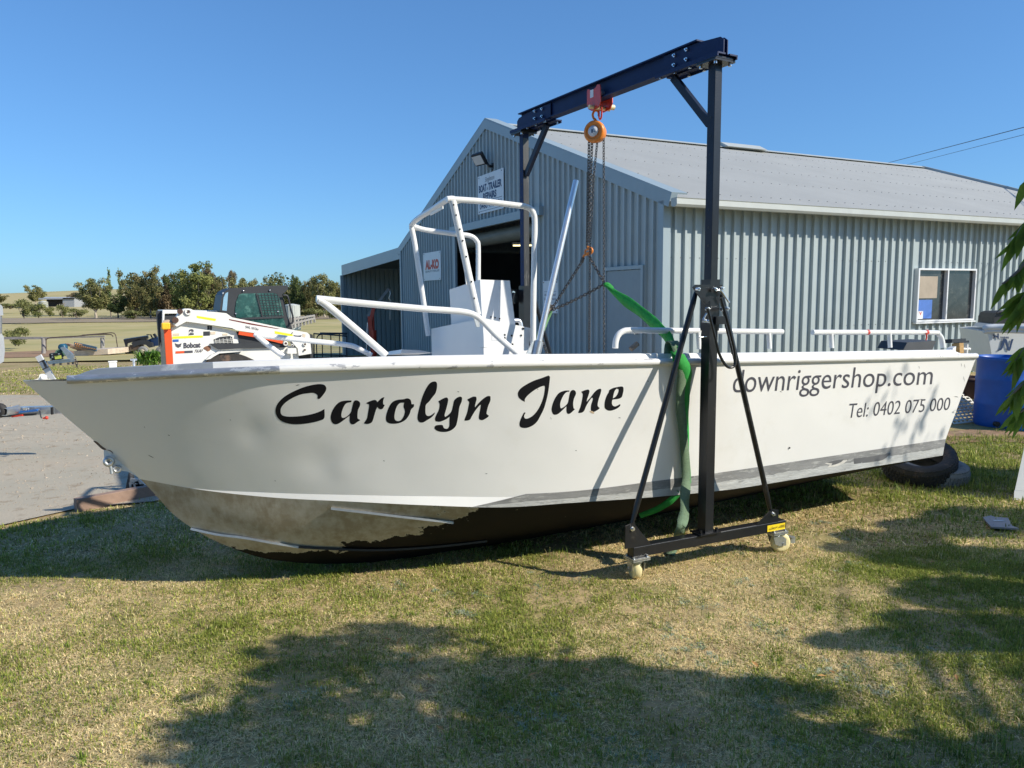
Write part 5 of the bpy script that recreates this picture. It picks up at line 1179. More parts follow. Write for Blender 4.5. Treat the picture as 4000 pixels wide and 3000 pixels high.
# rear door with orange edging, seen a little from behind
RXv = -LN
b = MB(); e = [Q(x, y, .02) for x, y in ((345, 812), (412, 800), (440, 1240), (375, 1240))]; b.prism(e, -LN*.10); b.build('rear_door_edge', M['ldorange'], ld)
b = MB(); e = [Q(x, y, .0) for x, y in ((348, 818), (400, 812), (425, 1240), (377, 1240))]; b.prism([p-LN*.1 for p in e], -LN*.75); b.build('rear_door', mat('tan_door', (.45, .38, .26), .6, var=.1), ld)
b = MB(); b.prism([Q(x, y, -1.22) for x, y in ((390, 800), (470, 795), (480, 1240), (430, 1240))], -LN*.1); b.build('rear_door_edge', M['ldorange'], ld)
b = MB(); b.prism([Q(x, y, -.6) for x, y in ((276, 652), (332, 650), (328, 850), (302, 1000), (290, 830))], -LN*.15); b.prism([Q(x, y, -.55) for x, y in ((352, 690), (560, 676), (470, 760), (420, 800), (350, 812))], -LN*.5); b.build('tower_upright', M['ldblack'], ld)
b = MB(); b.prism([Q(x, y, -.5) for x, y in ((332, 642), (880, 648), (880, 668), (332, 676))], -LN*.8); b.prism([Q(x, y, -.45) for x, y in ((332, 676), (352, 676), (345, 815), (330, 815))], -LN*.1); b.build('rear_hood', M['ldwhite'], ld)
b = MB(); b.tube(cr([Q(x, y, .05) for x, y in ((345, 765), (385, 758), (420, 775), (445, 790))], 4), .045, 8); b.build('hose', mat('hose_tan', (.45, .33, .24), .7), ld)
b = MB(); b.box(Q(362, 795, .08), (.14, .1, .12), LX, None, ZU, .02); b.build('beacon', mat('amber', (.85, .50, .03), .4), ld)
# cab
cab = plate('cab', [(880, 655), (905, 500), (930, 462), (985, 432), (1280, 410), (1535, 404), (1538, 440), (1500, 478), (1480, 492), (1500, 560), (1530, 700), (1582, 830), (1300, 790), (1000, 715), (960, 672)], -.22, .7, M['ldblack'])
fr = [(1040, 715), (1028, 640), (1040, 560), (1065, 495), (1095, 484), (1400, 478), (1435, 492), (1455, 530), (1495, 695), (1470, 704), (1100, 720)]
pn = plate('side_window', fr, -.205, .012, M['tintglass'], cab)
plate('lower_window', [(1085, 732), (1490, 712), (1522, 818), (1300, 790), (1100, 745)], -.205, .012, M['tintglass'], cab)
plate('rear_window', [(904, 645), (918, 520), (938, 480), (962, 468), (955, 560), (948, 650)], -.212, .006, mat('sky_glass', (.25, .42, .55), .15, var=.1, spec=.8), cab)  # sky reflection painted into the rear window's light blue
b = MB()
for i in range(7): b.bar(Q(1250+i*31, 482, -.195), Q(1292+i*31, 704, -.195), .006, .006)
for k in range(9): b.bar(Q(1238+k*5, 500+k*24, -.195), Q(1440+k*6, 498+k*24, -.195), .006, .006)
b.build('window_mesh', M['ldblack'], pn)
b = MB(); b.bar(Q(1232, 482, -.19), Q(1292, 712, -.19), .02, .02); b.bar(Q(1085, 726, -.19), Q(1500, 706, -.19), .02, .035); b.build('window_divider', M['ldblack'], pn)
b = MB(); b.tube(cr([Q(x, y, -.15) for x, y in ((1490, 500), (1522, 502), (1540, 530), (1560, 620), (1582, 700), (1580, 760), (1560, 770))], 4), .018, 8); b.build('grab_bar', M['ldblack'], cab)
b = MB(); b.tube([Q(900, 320, -.9), Q(915, 480, -.9)], .008, 5); b.tube([Q(962, 400, -.6), Q(960, 470, -.6)], .006, 5); b.build('antenna', M['ldblack'], cab)
b = MB(); b.box(Q(925, 487, -.25), (.06, .05, .05), LX); b.build('work_lamp', M['signwhite'], cab)
b = MB()
for x, y in ((1108, 458), (1362, 452), (1035, 676), (1438, 656)): c = Q(x, y, -.2); b.ball(c, .016, 5)
b.build('roof_bolt', M['bolt'], cab)
# tracks
for o in (.10, -1.25):
    P = cr([Q(x, y, o) for x, y in ((770, 1130), (830, 1085), (980, 1062), (1130, 1085), (1420, 1240), (1500, 1330), (1300, 1420), (900, 1440), (720, 1330), (700, 1220))], 4, True)
    b = MB(); rows = []
    b.grid([[p, p-LN*.35] for p in P]+[[P[0], P[0]-LN*.35]]); b.add([p for p in P], [tuple(range(len(P)))], False)
    tk = b.build('track', M['rubber'], ld)
plate('track_guard', [(750, 1120), (800, 1075), (870, 1042), (1110, 1036), (1040, 1045), (880, 1058), (830, 1085), (790, 1112)], .14, .4, M['ldwhite'])
plate('coupler', [(1740, 868), (1775, 880), (1775, 1100), (1800, 1120), (1800, 1240), (1760, 1240)], .0, 1.3, M['ldblack'])
plate('side_step', [(1535, 1008), (1615, 1008), (1620, 1060), (1530, 1060)], .125, .03, M['ldwhite'])

# ================================================================== QUAD BIKE
qd = 38.0; QC = at(560, 1392, qd); QC.z = gz(QC.x, QC.y)
A = lambda x, y, o=0: at(x, y, qd+o)
Z5 = lambda x, y, o=0: at(x/3.16, 950+y/3.16, qd+o)
qb = empty('quad_bike', QC, 'dark blue quad bike with black front rack, parked beyond the lawn', 'quad bike')
b = MB(); b.prism([Z5(x, y) for x, y in ((1522, 1190), (1820, 1145), (1830, 1180), (1700, 1200), (1570, 1240), (1560, 1290), (1550, 1280))], Vector((-.4, .9, 0))); b.build('front_guard', M['black'], qb)
b = MB(); b.prism([Z5(x, y) for x, y in ((1620, 1230), (1700, 1185), (1800, 1190), (1870, 1230), (1880, 1280), (1840, 1290), (1800, 1255), (1740, 1250), (1680, 1270), (1650, 1290))], Vector((0, .3, 0))); b.build('mudguard', M['ldblack'], qb)
b = MB(); b.prism([Z5(x, y, .2) for x, y in ((1840, 1185), (1890, 1165), (1960, 1170), (2060, 1190), (2060, 1260), (1880, 1270))], Vector((0, .6, 0))); b.build('body', mat('quad_blue', (.015, .04, .11), .4, var=.1), qb)
b = MB(); b.bar(Z5(1810, 1128), Z5(1870, 1130), .04, .04); b.bar(Z5(1860, 1128), Z5(1890, 1190), .05, .05); b.bar(Z5(1900, 1120), Z5(1930, 1165), .12, .10); b.build('handlebar', M['black'], qb)
b = MB(); b.box(Z5(1690, 1290, .3), (.5, .5, .3)); b.build('engine', mat('muddy_metal', (.10, .07, .05), .8, var=.4, vs=9), qb)
for x, o in ((1768, 0), (1610, .9), (1990, 0)):
    c = Z5(x, 1335, o); b = MB(); r = .73
    b.lathe(c, (0, 1, 0), [(.12, -.10), (.20, -.12), (.255, -.08), (.27, 0), (.255, .08), (.20, .12), (.12, .10)], 22)
    wh = b.build('wheel', M['greyrubber'] if o == 0 else M['rubber'], qb)
    b = MB(); b.lathe(c-Vector((0, .12, 0)), (0, 1, 0), [(.001, -.02), (.07, -.02), (.12, 0), (.12, .1)], 16); b.build('rim', mat('rim_tan', (.42, .36, .27), .6), wh)

# ================================================================== FENCES, GATES, PALLETS
def post_at(px, pyt, pyb, wpx, d, m='greywood'):
    t, c = at(px, pyt, d), at(px, pyb, d); wd = wpx/FPX*d; return t, c, wd
D1 = 40.
rf = empty('rail_fence', Vector((at(170, 1372, D1).x, D1, gz(-20, D1))), 'low weathered timber rail fence on two thick posts beyond the lawn', 'fence')
for px in (170, 400):
    b = MB(); t, c, wd = post_at(px, 1320, 1378, 15, D1); b.cyl(c-ZU*.2, t, wd/2, 10); b.build('post', M['greywood'], rf)
b = MB(); b.bar(at(-400, 1324, D1), at(165, 1320, D1), .10, .125); b.bar(at(165, 1320, D1), at(410, 1314, D1), .09, .09); b.build('rail', M['greywood'], rf)
mg = empty('gate_frame', Vector((at(300, 1372, D1+.5).x, D1+.5, gz(-20, D1))), 'rusty curved steel gate frame leaning on the rail fence', 'gate')
b = MB(); b.tube(cr([at(x, y, D1-.3) for x, y in ((181, 1372), (180, 1335), (183, 1324), (195, 1320), (240, 1316), (300, 1313), (350, 1308), (420, 1306), (436, 1308), (442, 1316))], 3), .028, 6)
b.tube(cr([at(x, y, D1-.2) for x, y in ((410, 1302), (436, 1300), (450, 1306), (455, 1330), (457, 1374), (415, 1375))], 3), .026, 6); b.tube([at(420, 1301, D1-.2), at(320, 1309, D1-.2)], .026, 6); b.build('tube_frame', mat('rusty_tube', (.10, .07, .055), .8, var=.3), mg)
wp = empty('timber_pile', Vector((at(340, 1380, 37).x, 37, gz(-20, 37))), 'heap of old planks and orange ladder pieces on a pale concrete slab', 'timber pile')
b = MB(); P = [(-1, 0)]
c0, c1 = at(290, 1392, 36.5), at(422, 1384, 36.5); b.prism([c0, c1, c1+ZU*.26, c0+ZU*.26], Vector((.3, 2.2, 0))); b.build('slab', mat('pale_slab', (.55, .46, .36), .9, var=.2), wp)
rr_ = random.Random(3)
for i in range(9):
    x0 = 262+i*7+rr_.uniform(-3, 3); y0 = 1344+i*3.6; b = MB(); b.bar(at(x0, y0, 36.9+rr_.uniform(-.4, .8)), at(x0+115-i*4, y0+26-i*1.0, 36.6), .16, .09); b.build('plank', mat('plank_brown', (.36+.02*i, .24, .15), .85, var=.3, vs=5) if i in (0, 4) else bpy.data.materials['plank_brown'], wp)
lad = empty('ladder', at(335, 1350, 36.2), 'orange and blue ladder lying sloped on the timber pile', 'ladder')
for dy in (0, 10):
    b = MB(); b.bar(at(291, 1340+dy, 36.3+dy*.03), at(378, 1359+dy, 36.1+dy*.03), .06, .10); b.build('side_rail', mat('ladder_blue', (.08, .14, .20), .6) if dy == 0 else bpy.data.materials['ladder_blue'], lad)
for i in range(10): b = MB(); x = 295+i*8.5; b.bar(at(x, 1341+i*1.8, 36.2), at(x+3, 1352+i*1.8, 36.5), .05, .05); b.build('rung', mat('ladder_orange', (.62, .28, .08), .6) if i == 0 else bpy.data.materials['ladder_orange'], lad)
# far fence at the right of the loader, pen gate, white tank
D2 = 42.
ff2 = empty('picket_fence', Vector((at(1180, 1270, D2).x, D2, gz(-10, D2))), 'grey timber paddock fence right of the loader cab', 'fence')
xs_ = [1135, 1146, 1160, 1172, 1186, 1200, 1212, 1226]
for i, x in enumerate(xs_): b = MB(); d = 46+(i)*2.2; b.bar(at(x+3, 1285-i*3.6, d), at(x, 1240-i*1.6, d), .16, .14); b.build('post', M['greywood'], ff2)
for k in (0, 1): b = MB(); b.bar(at(1130, 1250+k*18, 46), at(1229, 1232+k*11, 61), .06, .13); b.build('rail', M['greywood'], ff2)
pg = empty('mesh_gate', Vector((at(1290, 1380, 26).x, 26, gz(-6, 26))), 'dark steel mesh gate beside the lean-to wall', 'gate')
A = lambda x, y: at(x, y, 26)
b = MB(); b.tube([A(1226, 1405), A(1226, 1303), A(1354, 1313), A(1354, 1405)], .03, 6); b.tube(cr([A(1238, 1400), A(1237, 1330), A(1243, 1311), A(1262, 1305)], 3), .02, 6)
for x in (1258, 1292, 1326): b.bar(A(x, 1306), A(x+2, 1405), .04, .03)
b.tube([A(1226, 1385), A(1354, 1388)], .025, 6); b.tube([at(1250, 1302, 27), at(1356, 1303, 27)], .035, 6); b.build('frame', M['ldblack'], pg)
b = MB()
for i in range(26): b.bar(A(1229+i*4.9, 1306+i*.3), A(1229+i*4.9, 1405), .006, .006)
for k in range(12): b.bar(A(1226, 1312+k*8), A(1354, 1320+k*8), .006, .006)
b.build('wire_mesh', M['galv'], pg)
tk = empty('white_tank', Vector((at(1145, 1260, 60).x, 60, gz(-10, 60))), 'small pale corrugated cabinet standing behind the loader cab', 'tank')
b = MB(); p = at(1142, 1260, 60)
rows = [[p+Vector((math.cos(a)*(.62+.02*math.cos(a*22)), math.sin(a)*(.62+.02*math.cos(a*22)), z)) for a in np.linspace(0, 2*PI, 88, False)] for z in (-.6, 1.35)]
b.grid(rows, True, True); b.build('wall', M['gutter'], tk); b = MB(); b.lathe(p, (0, 0, 1), [(.64, 1.35), (.64, 1.39), (.1, 1.5), (.001, 1.5)], 24); b.build('lid', M['gutter'], tk)
ib = empty('field_trough', Vector((at(740, 1250, 70).x, 70, gz(-30, 70))), None, None); bpy.data.objects.remove(ib)

# ================================================================== TRAILER AT THE LEFT
TD = 7.6; A = lambda x, y, d=TD: at(x, y, d)
Z8 = lambda x, y, d=TD: at(x/4.608, 1540+y/4.608, d)
tr = empty('boat_trailer', Vector((A(150, 1640).x, TD, gz(-5, TD))), 'aluminium boat trailer drawbar with blue brake coupling and winch post', 'trailer')
b = MB(); b.prism([Z8(x, y) for x, y in ((-900, 250), (100, 262), (380, 238), (960, 222), (1500, 195), (1500, 330), (960, 352), (660, 372), (250, 400), (-900, 440))], Vector((-.06, .08, 0))); b.build('drawbar', M['galv'], tr)
b = MB(); b.prism([Z8(x, y, TD-.03) for x, y in ((130, 330), (180, 302), (470, 290), (700, 262), (725, 272), (722, 296), (480, 318), (130, 345))], Vector((0, -.05, 0))); b.build('coupling', mat('coupling_blue', (.03, .14, .42), .4, var=.1), tr)
b = MB()
for x, y, h in ((215, 262, 40), (268, 268, 36), (452, 232, 50), (505, 245, 26), (335, 290, 14), (390, 286, 14), (692, 272, 22)): p = Z8(x, y+h, TD-.05); b.cyl(p, p+ZU*(h/4.608/FPX*TD), .014 if h < 45 else .025, 10)
b.build('bolts', M['bolt'], tr)
b = MB(); b.prism([Z8(x, y, TD-.04) for x, y in ((245, 378), (440, 352), (450, 382), (255, 408))], Vector((0, -.04, 0))); b.build('brake_lever', M['red'], tr)
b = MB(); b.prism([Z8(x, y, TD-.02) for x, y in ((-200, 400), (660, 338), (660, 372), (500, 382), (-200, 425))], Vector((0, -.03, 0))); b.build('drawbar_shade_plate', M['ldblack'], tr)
b = MB(); b.tube([Z8(715, 295, TD-.06), Z8(735, 400, TD-.1), Z8(752, 432, TD-.1)], .007, 6); b.build('cable', M['ldblack'], tr)
b = MB(); b.ball(Z8(838, 424, TD-.1), .018, 8); b.cyl(Z8(775, 432, TD-.1), Z8(830, 426, TD-.1), .009, 8); b.build('red_knob', M['red'], tr)
b = MB(); b.prism([Z8(x, y, TD-.02) for x, y in ((942, 230), (962, 230), (965, 350), (985, 355), (955, 362), (942, 345))], Vector((0, -.03, 0))); b.build('bracket', M['black'], tr)
b = MB(); c = Z8(-10, 290, TD-.25); b.lathe(c, (0, 1, 0), [(.03, -.03), (.055, -.035), (.07, -.02), (.075, 0), (.07, .02), (.055, .035), (.03, .03)], 24); b.build('jockey_wheel', M['rubber'], tr)
b = MB(); P = [Z8(x, y, TD-.28) for x, y in ((80, 260), (115, 262), (128, 290), (120, 350), (95, 378), (30, 372), (-60, 350), (-60, 362), (30, 384), (100, 390), (130, 355), (138, 290), (120, 255), (85, 250))]; b.prism(P, Vector((0, .2, 0))); b.build('wheel_guard', M['galv'], tr)
Zp = lambda x, y, d=TD: at(60+x/4.424, 1330+y/4.424, d)
b = MB(); P = [Zp(x, y) for x, y in ((343, 288), (432, 245), (720, 720), (950, 1150), (860, 1150), (610, 720))]; b.prism(P, Vector((-.02, .05, 0))); wpz = b.build('winch_post', mat('post_alloy', (.70, .70, .69), .5, 0, var=.06, vs=8), tr)
b = MB(); b.prism([Zp(x, y, TD-.02) for x, y in ((545, 365), (1010, 310), (1022, 365), (575, 415))], Vector((-.02, .05, 0))); arm_ = b.build('winch_arm', M['galv'], wpz)
b = MB()
for k in ((398, 385, 505, 335), (470, 502, 575, 455)): b.tube([Zp(k[0], k[1], TD-.05), Zp(k[2], k[3], TD-.05)], .006, 8)
b.box(Zp(505, 410, TD-.03), (.012, .02, .09), (Zp(505, 410)-Zp(470, 330)).cross(Vector((0, 1, 0))), None, (Zp(540, 480)-Zp(470, 330)).normalized())
for x in (660, 780, 915, 995): p = Zp(x, 400-(x-660)*.07, TD-.03); b.cyl(p, p-ZU*.02, .012, 6)
b.build('u_bolts', M['chain'], wpz)
b = MB(); b.prism([Zp(x, y, TD-.06) for x, y in ((580, 235), (605, 222), (770, 212), (790, 235), (800, 320), (820, 322), (800, 330), (605, 350), (590, 300))], Vector((-.02, .06, 0))); wi = b.build('winch', M['black'], wpz)
b = MB(); b.prism([Zp(x, y, TD-.065) for x, y in ((677, 268), (785, 255), (795, 312), (685, 325))], Vector((0, .004, 0))); b.build('yellow_label', mat('lime_label', (.62, .68, .12), .5), wi)
b = MB()
for x, y in ((632, 242), (752, 232), (640, 288), (610, 322)): b.cyl(Zp(x, y, TD-.06), Zp(x, y, TD-.075), .008, 10)
b.build('winch_bolt', M['bolt'], wi)
b = MB(); b.cyl(Zp(770, 225, TD-.03), Zp(770, 225, TD+.02), .045, 24); b.build('gear_cover', mat('dark_green', (.06, .13, .09), .5), wpz)
b = MB(); b.lathe(Zp(823, 118, TD), (0, 1, 0), [(.001, -.03), (.02, -.03), (.036, -.025), (.036, .025), (.02, .03), (.001, .03)], 22); b.build('bow_roller', mat('roller_blue', (.02, .10, .17), .4), wpz)
b = MB(); b.prism([Zp(x, y, TD-.06) for x, y in ((775, 130), (800, 112), (835, 112), (985, 235), (1005, 290), (985, 318), (905, 310), (880, 270))], Vector((0, .02, 0))); b.build('roller_bracket', M['galv'], wpz)
b = MB(); chain(b, [Zp(1015, 290), Zp(1050, 350), Zp(1068, 460)], .035, .004, .011); b.build('safety_chain', M['chain'], wpz)
# white outboard at the left edge
lf = empty('white_outboard', at(-6, 1430, 9.0), 'white outboard motor at the left edge above the trailer', 'outboard')
A = lambda x, y: at(x, y, 9.0)
b = MB(); b.prism([A(x, y) for x, y in ((-70, 1190), (4, 1190), (11, 1200), (13, 1232), (-70, 1234))], Vector((-.25, .3, 0))); b.build('cowl', M['white'], lf)
b = MB(); b.prism([A(x, y) for x, y in ((-70, 1302), (6, 1303), (15, 1315), (19, 1370), (15, 1412), (2, 1420), (-70, 1420))], Vector((-.25, .25, 0))); b.build('bracket_cover', M['white'], lf)
b = MB(); b.cyl(A(1, 1234), A(1, 1303), .01, 6); b.bar(A(-30, 1234), A(-30, 1303), .2, .1); b.bar(A(-40, 1418), A(-40, 1640), .12, .12); b.build('leg', M['galv'], lf)
# timber sleeper and dumped frame under the bow
sp_ = [gnd(296, 1998), gnd(640, 1932)]; b = MB(); b.bar(sp_[0]+ZU*.045, sp_[1]+ZU*.045, .07, .11, bev=.004); tag(b.build('timber_sleeper', mat('sleeper_brown', (.30, .20, .15), .85, var=.25, vs=5, bump=.4, bs=30, spots=[((.10, .07, .05), 18, .68, .05)]), None, sp_[0]), 'brown timber sleeper lying along the edge of the sandy driveway', 'timber')
fb = empty('alloy_frame', gnd(540, 1925), 'small folded alloy frame leaning under the bow on the driveway edge', 'frame')
Z7 = lambda x, y: (330+x/4.74, 1700+y/4.74)
g0 = gnd(520, 1925); A = lambda x, y: at(*Z7(x, y), g0.y+.02)
b = MB(); b.prism([A(x, y) for x, y in ((820, 690), (840, 770), (895, 1070), (870, 1075), (755, 1010))], Vector((.02, .03, 0))); b.build('side_plate', M['ldblack'], fb)
b = MB()
for P in (((850, 830), (1000, 850), (1220, 1045)), ((870, 870), (900, 1070), (1220, 1045)), ((880, 940), (1110, 940)), ((970, 850), (1040, 1060)), ((900, 1030), (1150, 1000))):
    for i in range(len(P)-1): b.bar(A(*P[i]), A(*P[i+1]), .02, .035)
b.build('slats', mat('pale_alloy', (.55, .50, .44), .5, .2, var=.1), fb)
# ================================================================== TYRES UNDER THE STERN
def tyre(name, c, ax, R, wd, m, label, tread=True):
    ax = Vector(ax).normalized(); r = empty(name, c, label, 'tyre', 'old tyres under the stern')
    h = wd/2; ri = R*.62
    prof = [(ri, -h*.72), (ri*1.04, -h*.86), (R*.80, -h*1.06), (R*.93, -h*.98), (R*.985, -h*.78), (R, -h*.4), (R, h*.4), (R*.985, h*.78), (R*.93, h*.98), (R*.80, h*1.06), (ri*1.04, h*.86), (ri, h*.72), (ri*1.03, h*.6), (R*.88, h*.7), (R*.93, 0), (R*.88, -h*.7), (ri*1.03, -h*.6), (ri, -h*.72)]
    b = MB(); b.lathe(c, ax, prof, 56, (.3, .5, .8)); o = b.build('casing', m, r)
    if tread:
        a = (Vector((.3, .5, .8))-ax*ax.dot(Vector((.3, .5, .8)))).normalized(); bb = ax.cross(a); t = MB()
        for k in range(56):
            th = 2*PI*k/56; d = a*math.cos(th)+bb*math.sin(th); tn = -a*math.sin(th)+bb*math.cos(th)
            for j, hh in enumerate((-.78, -.38, 0, .38, .78)):
                q = c+d*(R-(.012 if abs(hh) > .7 else .0))+ax*h*hh+tn*(.3*(j % 2))*2*PI*R/56
                t.box(q, (.014, h*.30, 2*PI*R/56*.72), d, ax, tn)
        t.build('tread', m, r)
    return r
Zt = lambda x, y: (3400+x/3.318, 1650+y/3.318)
g = gnd(3560, 1905); 
ty1 = tyre('tyre', gnd(*Zt(640, 800))+Vector((.03, .09, .175)), (-.18, -.34, .92), .285, .18, M['rubber'], 'large worn black tyre tilted under the stern corner of the boat')
ty2 = tyre('tyre', gnd(*Zt(1090, 860))+Vector((-.05, .30, .075)), (.05, -.12, 1), .30, .19, M['greyrubber'], 'pale grey weathered tyre lying flat behind the black one')
# grey broken panel on the grass
gpn = MB(); P = [gnd(*Zt(x, y))+ZU*.035 for x, y in ((1455, 1290), (1560, 1265), (1600, 1285), (1780, 1300), (1830, 1400), (1925, 1440), (1560, 1415), (1500, 1350))]
gpn.prism(P, -ZU*.012); pn_ = gpn.build('broken_panel', mat('grey_panel', (.30, .27, .27), .5, var=.1), None, P[0]); tag(pn_, 'broken grey plastic panel lying on the shaded grass at the right', 'panel')
b = MB(); 
for i, x in enumerate((1600, 1622, 1650, 1672, 1690, 1710)): p = gnd(*Zt(x, 1340))+ZU*.038; b.box(p, (.012, .016, .002))
b.build('white_marks', M['signwhite'], pn_)
# white cabinet at the right edge
wc = gnd(3962, 1955); cb = empty('white_cabinet', wc, 'white metal cabinet standing on the grass at the right edge', 'cabinet')
X = Vector((.985, .17, 0)); 
def vp(x, y): return onplane(x, y, wc, Vector((-X.y, X.x, 0)))
b = MB(); b.prism([vp(3964, 1916), vp(4500, 1940), vp(4500, 1350), vp(4098, 1350), vp(4001, 1748)], Vector((.66, .75, 0))*.6); b.build('body', mat('cabinet_white', (.62, .64, .67), .35, var=.03), cb)
b = MB(); b.prism([vp(3960, 1952), vp(4500, 1990), vp(4500, 1938), vp(3962, 1917)], Vector((.66, .75, 0))*.6); b.build('plinth', bpy.data.materials['cabinet_white'], cb)

# ================================================================== DRUMS, POT, LATTICE
def drum(name, c, R, h, m, label, ribs=True):
    r = empty(name, c, label, 'drum'); b = MB()
    pr = [(R*.95, 0), (R*.985, .02), (R, .06), (R*1.0, h*.30), (R*1.015, h*.32), (R*1.0, h*.345), (R*.995, h*.5), (R, h*.655), (R*1.015, h*.68), (R, h*.70), (R*.985, h*.93), (R*1.02, h*.95), (R*1.02, h*.985), (R*.99, h), (R*.965, h), (R*.955, h*.9), (R*.95, h*.5), (R*.94, .04), (.001, .04)]
    b.lathe(c, (0, 0, 1), pr, 48); b.build('shell', m, r); return r
g1 = gnd(3900, 1676); d1 = drum('plastic_drum', Vector((at(3910, 1676, g1.y+.29).x, g1.y+.29, 0)), .30, .84, M['drum'], 'tall dark blue open-topped plastic drum beside the stern')
b = MB(); gg = gnd(3890, 1672); b.cyl(Vector((gg.x, gg.y+.02, .05)), Vector((gg.x, gg.y-.03, .05)), .03, 12); b.build('tap', M['black'], d1)
g2 = gnd(3985, 1690); drum('plastic_drum', Vector((at(4035, 1690, g2.y+.24).x, g2.y+.24, 0)), .27, .48, M['drum2'], 'shorter pale blue plastic tub in front of the dark blue drum')
pc = gnd(3765, 1615); pt = empty('plant_pot', Vector((pc.x, pc.y+.2, 0)), 'brown plant pot with a small green seedling beside the drum', 'plant pot')
c = at(3768, 1590, 9.6); b = MB(); c.z = .26
b.lathe(c, (0, 0, 1), [(.001, 0), (.15, 0), (.19, .22), (.21, .22), (.21, .27), (.19, .27), (.18, .2), (.001, .2)], 28); b.build('pot', mat('pot_brown', (.07, .035, .03), .6, var=.1), pt)
b = MB(); R = random.Random(5)
for k in range(16):
    a = R.uniform(0, 6.3); z0 = c.z+.2+R.uniform(0, .22); l = R.uniform(.05, .10); p = c+Vector((0, 0, z0-c.z)); d = Vector((math.cos(a), math.sin(a), .4)); s_ = Vector((-d.y, d.x, 0))*.014
    b.add([p, p+d*l*.5+s_, p+d*l, p+d*l*.5-s_], [(0, 1, 2, 3)], False)
b.tube([c+ZU*.18, c+ZU*.42], .006, 5); b.build('seedling', mat('seedling', (.22, .38, .06), .6, trans=.3), pt)
b = MB()
o_ = at(3725, 1660, 9.0); o_.z = .0; ux = Vector((.8, .35, 0)).normalized(); uy = Vector((-.3, .6, .72)).normalized()
lt_ = empty('plastic_lattice', o_, 'white perforated plastic grating leaning under the plant pot', 'grating')
for i in range(11): b.bar(o_+uy*.045*i+ZU*.02, o_+uy*.045*i+ux*.62+ZU*.02, .020, .012, uy.cross(ux))
for k in range(9): b.bar(o_+ux*.075*k+ZU*.022, o_+ux*.075*k+uy*.46+ZU*.022, .016, .012, uy.cross(ux))
b.build('grid', mat('lattice_white', (.66, .64, .58), .6, var=.15, spots=[((.65, .33, .15), 9, .62, .02)]), lt_)
b = MB(); b.box(at(3768, 1640, 10.0)*1+Vector((0, .15, -.1)), (1.0, .2, .55)); tag(b.build('dark_crate', mat('crate_dark', (.05, .04, .035), .8, var=.3)), 'dark timber crate behind the plastic grating', 'crate')

# ================================================================== SMALL WHITE BOAT AT THE RIGHT
SBD = 10.6; A = lambda x, y, d=SBD: at(x, y, d)
Z7b = lambda x, y, d=SBD: at(3500+x/3.19, 1200+y/3.19, d)
sb_ = empty('small_white_boat', Vector((A(3980, 1500).x, SBD, 0)), 'small white fibreglass boat with dark lettering behind the blue drum', 'boat')
def quadface(P, th, name, m, par, d=Vector((.3, .95, 0))): b = MB(); b.prism(P, d*th); return fixn(b.build(name, m, par))
hb = quadface([Z7b(1135, 305), Z7b(1250, 290), Z7b(2300, 300), Z7b(2300, 900), Z7b(1260, 900), Z7b(1200, 640), Z7b(1170, 460)], 1.5, 'hull', mat('gelcoat', (.60, .62, .62), .3, var=.03), sb_)
b = MB(); pts = cr([Z7b(1102, 290, 10.62), Z7b(1135, 272, 10.6), Z7b(1300, 270, 10.55), Z7b(1595, 278, 10.4), Z7b(2300, 300, 10.05)], 4); b.tube([p+ZU*.02 for p in pts], .045, 10); b.tube([p-ZU*.03 for p in pts], .03, 10); b.build('gunwale', bpy.data.materials['gelcoat'], sb_)
quadface([Z7b(1205, 268), Z7b(1260, 218), Z7b(1700, 212), Z7b(1720, 270)], 1.0, 'deck', bpy.data.materials['gelcoat'], sb_)
quadface([Z7b(1218, 222, 10.9), Z7b(1222, 130, 10.9), Z7b(1255, 75, 10.9), Z7b(1300, 58, 10.9), Z7b(1560, 48, 10.9), Z7b(1700, 70, 10.9), Z7b(1700, 222, 10.9)], .8, 'boat_cover', mat('black_cover', (.012, .012, .013), .55, var=.4, vs=7, bump=.5, bs=8), sb_)
b = MB(); pts = cr([Z7b(x, y, 10.88) for x, y in ((1255, 70), (1290, 56), (1400, 50), (1540, 46), (1560, 60))], 4); b.tube(pts, .018, 6); b.build('cover_rail', M['ldblack'], sb_)
bm_h = bpy.data.materials['sign_navy']
def sbtext(s, x0, y0, x1, y1, h, bold, sh, name='lettering'):
    b = MB(); o = Z7b(x0, y0, SBD-.012); text_on(b, s, o, Z7b(x1, y1, SBD-.012)-o, Z7b(x0, y0-h, SBD-.012)-o, bold, 1, 'H', sh); b.build(name, bm_h, hb)
sbtext('HAINES', 1300, 386, 1408, 390, 20, .05, 0)
b = MB()
for P in ([(1215, 335), (1228, 335), (1228, 388), (1215, 388)], [(1228, 358), (1262, 356), (1262, 366), (1228, 368)], [(1262, 328), (1280, 326), (1280, 392), (1262, 392)], [(1240, 372), (1262, 362), (1262, 378)]):
    b.prism([Z7b(x, y, SBD-.010) for x, y in P], Vector((0, -.003, 0)))
b.build('emblem', bm_h, hb)
Nn = sharp_cr([(1265, 542), (1300, 510), (1318, 450), (1335, 398), (1365, 395), (1385, 410), (1395, 470), (1410, 500), (1425, 440), (1440, 400), (1465, 398), (1448, 450), (1430, 520), (1415, 545), (1390, 535), (1370, 480), (1355, 440), (1340, 480), (1320, 525), (1290, 542)])
vs, fs = flat_mesh([[(x/100, -y/100) for x, y in Nn]]); b = MB(); b.add([Z7b(v.x*100, -v.y*100, SBD-.012) for v in vs], fs, False); b.build('script_lettering', bm_h, hb)

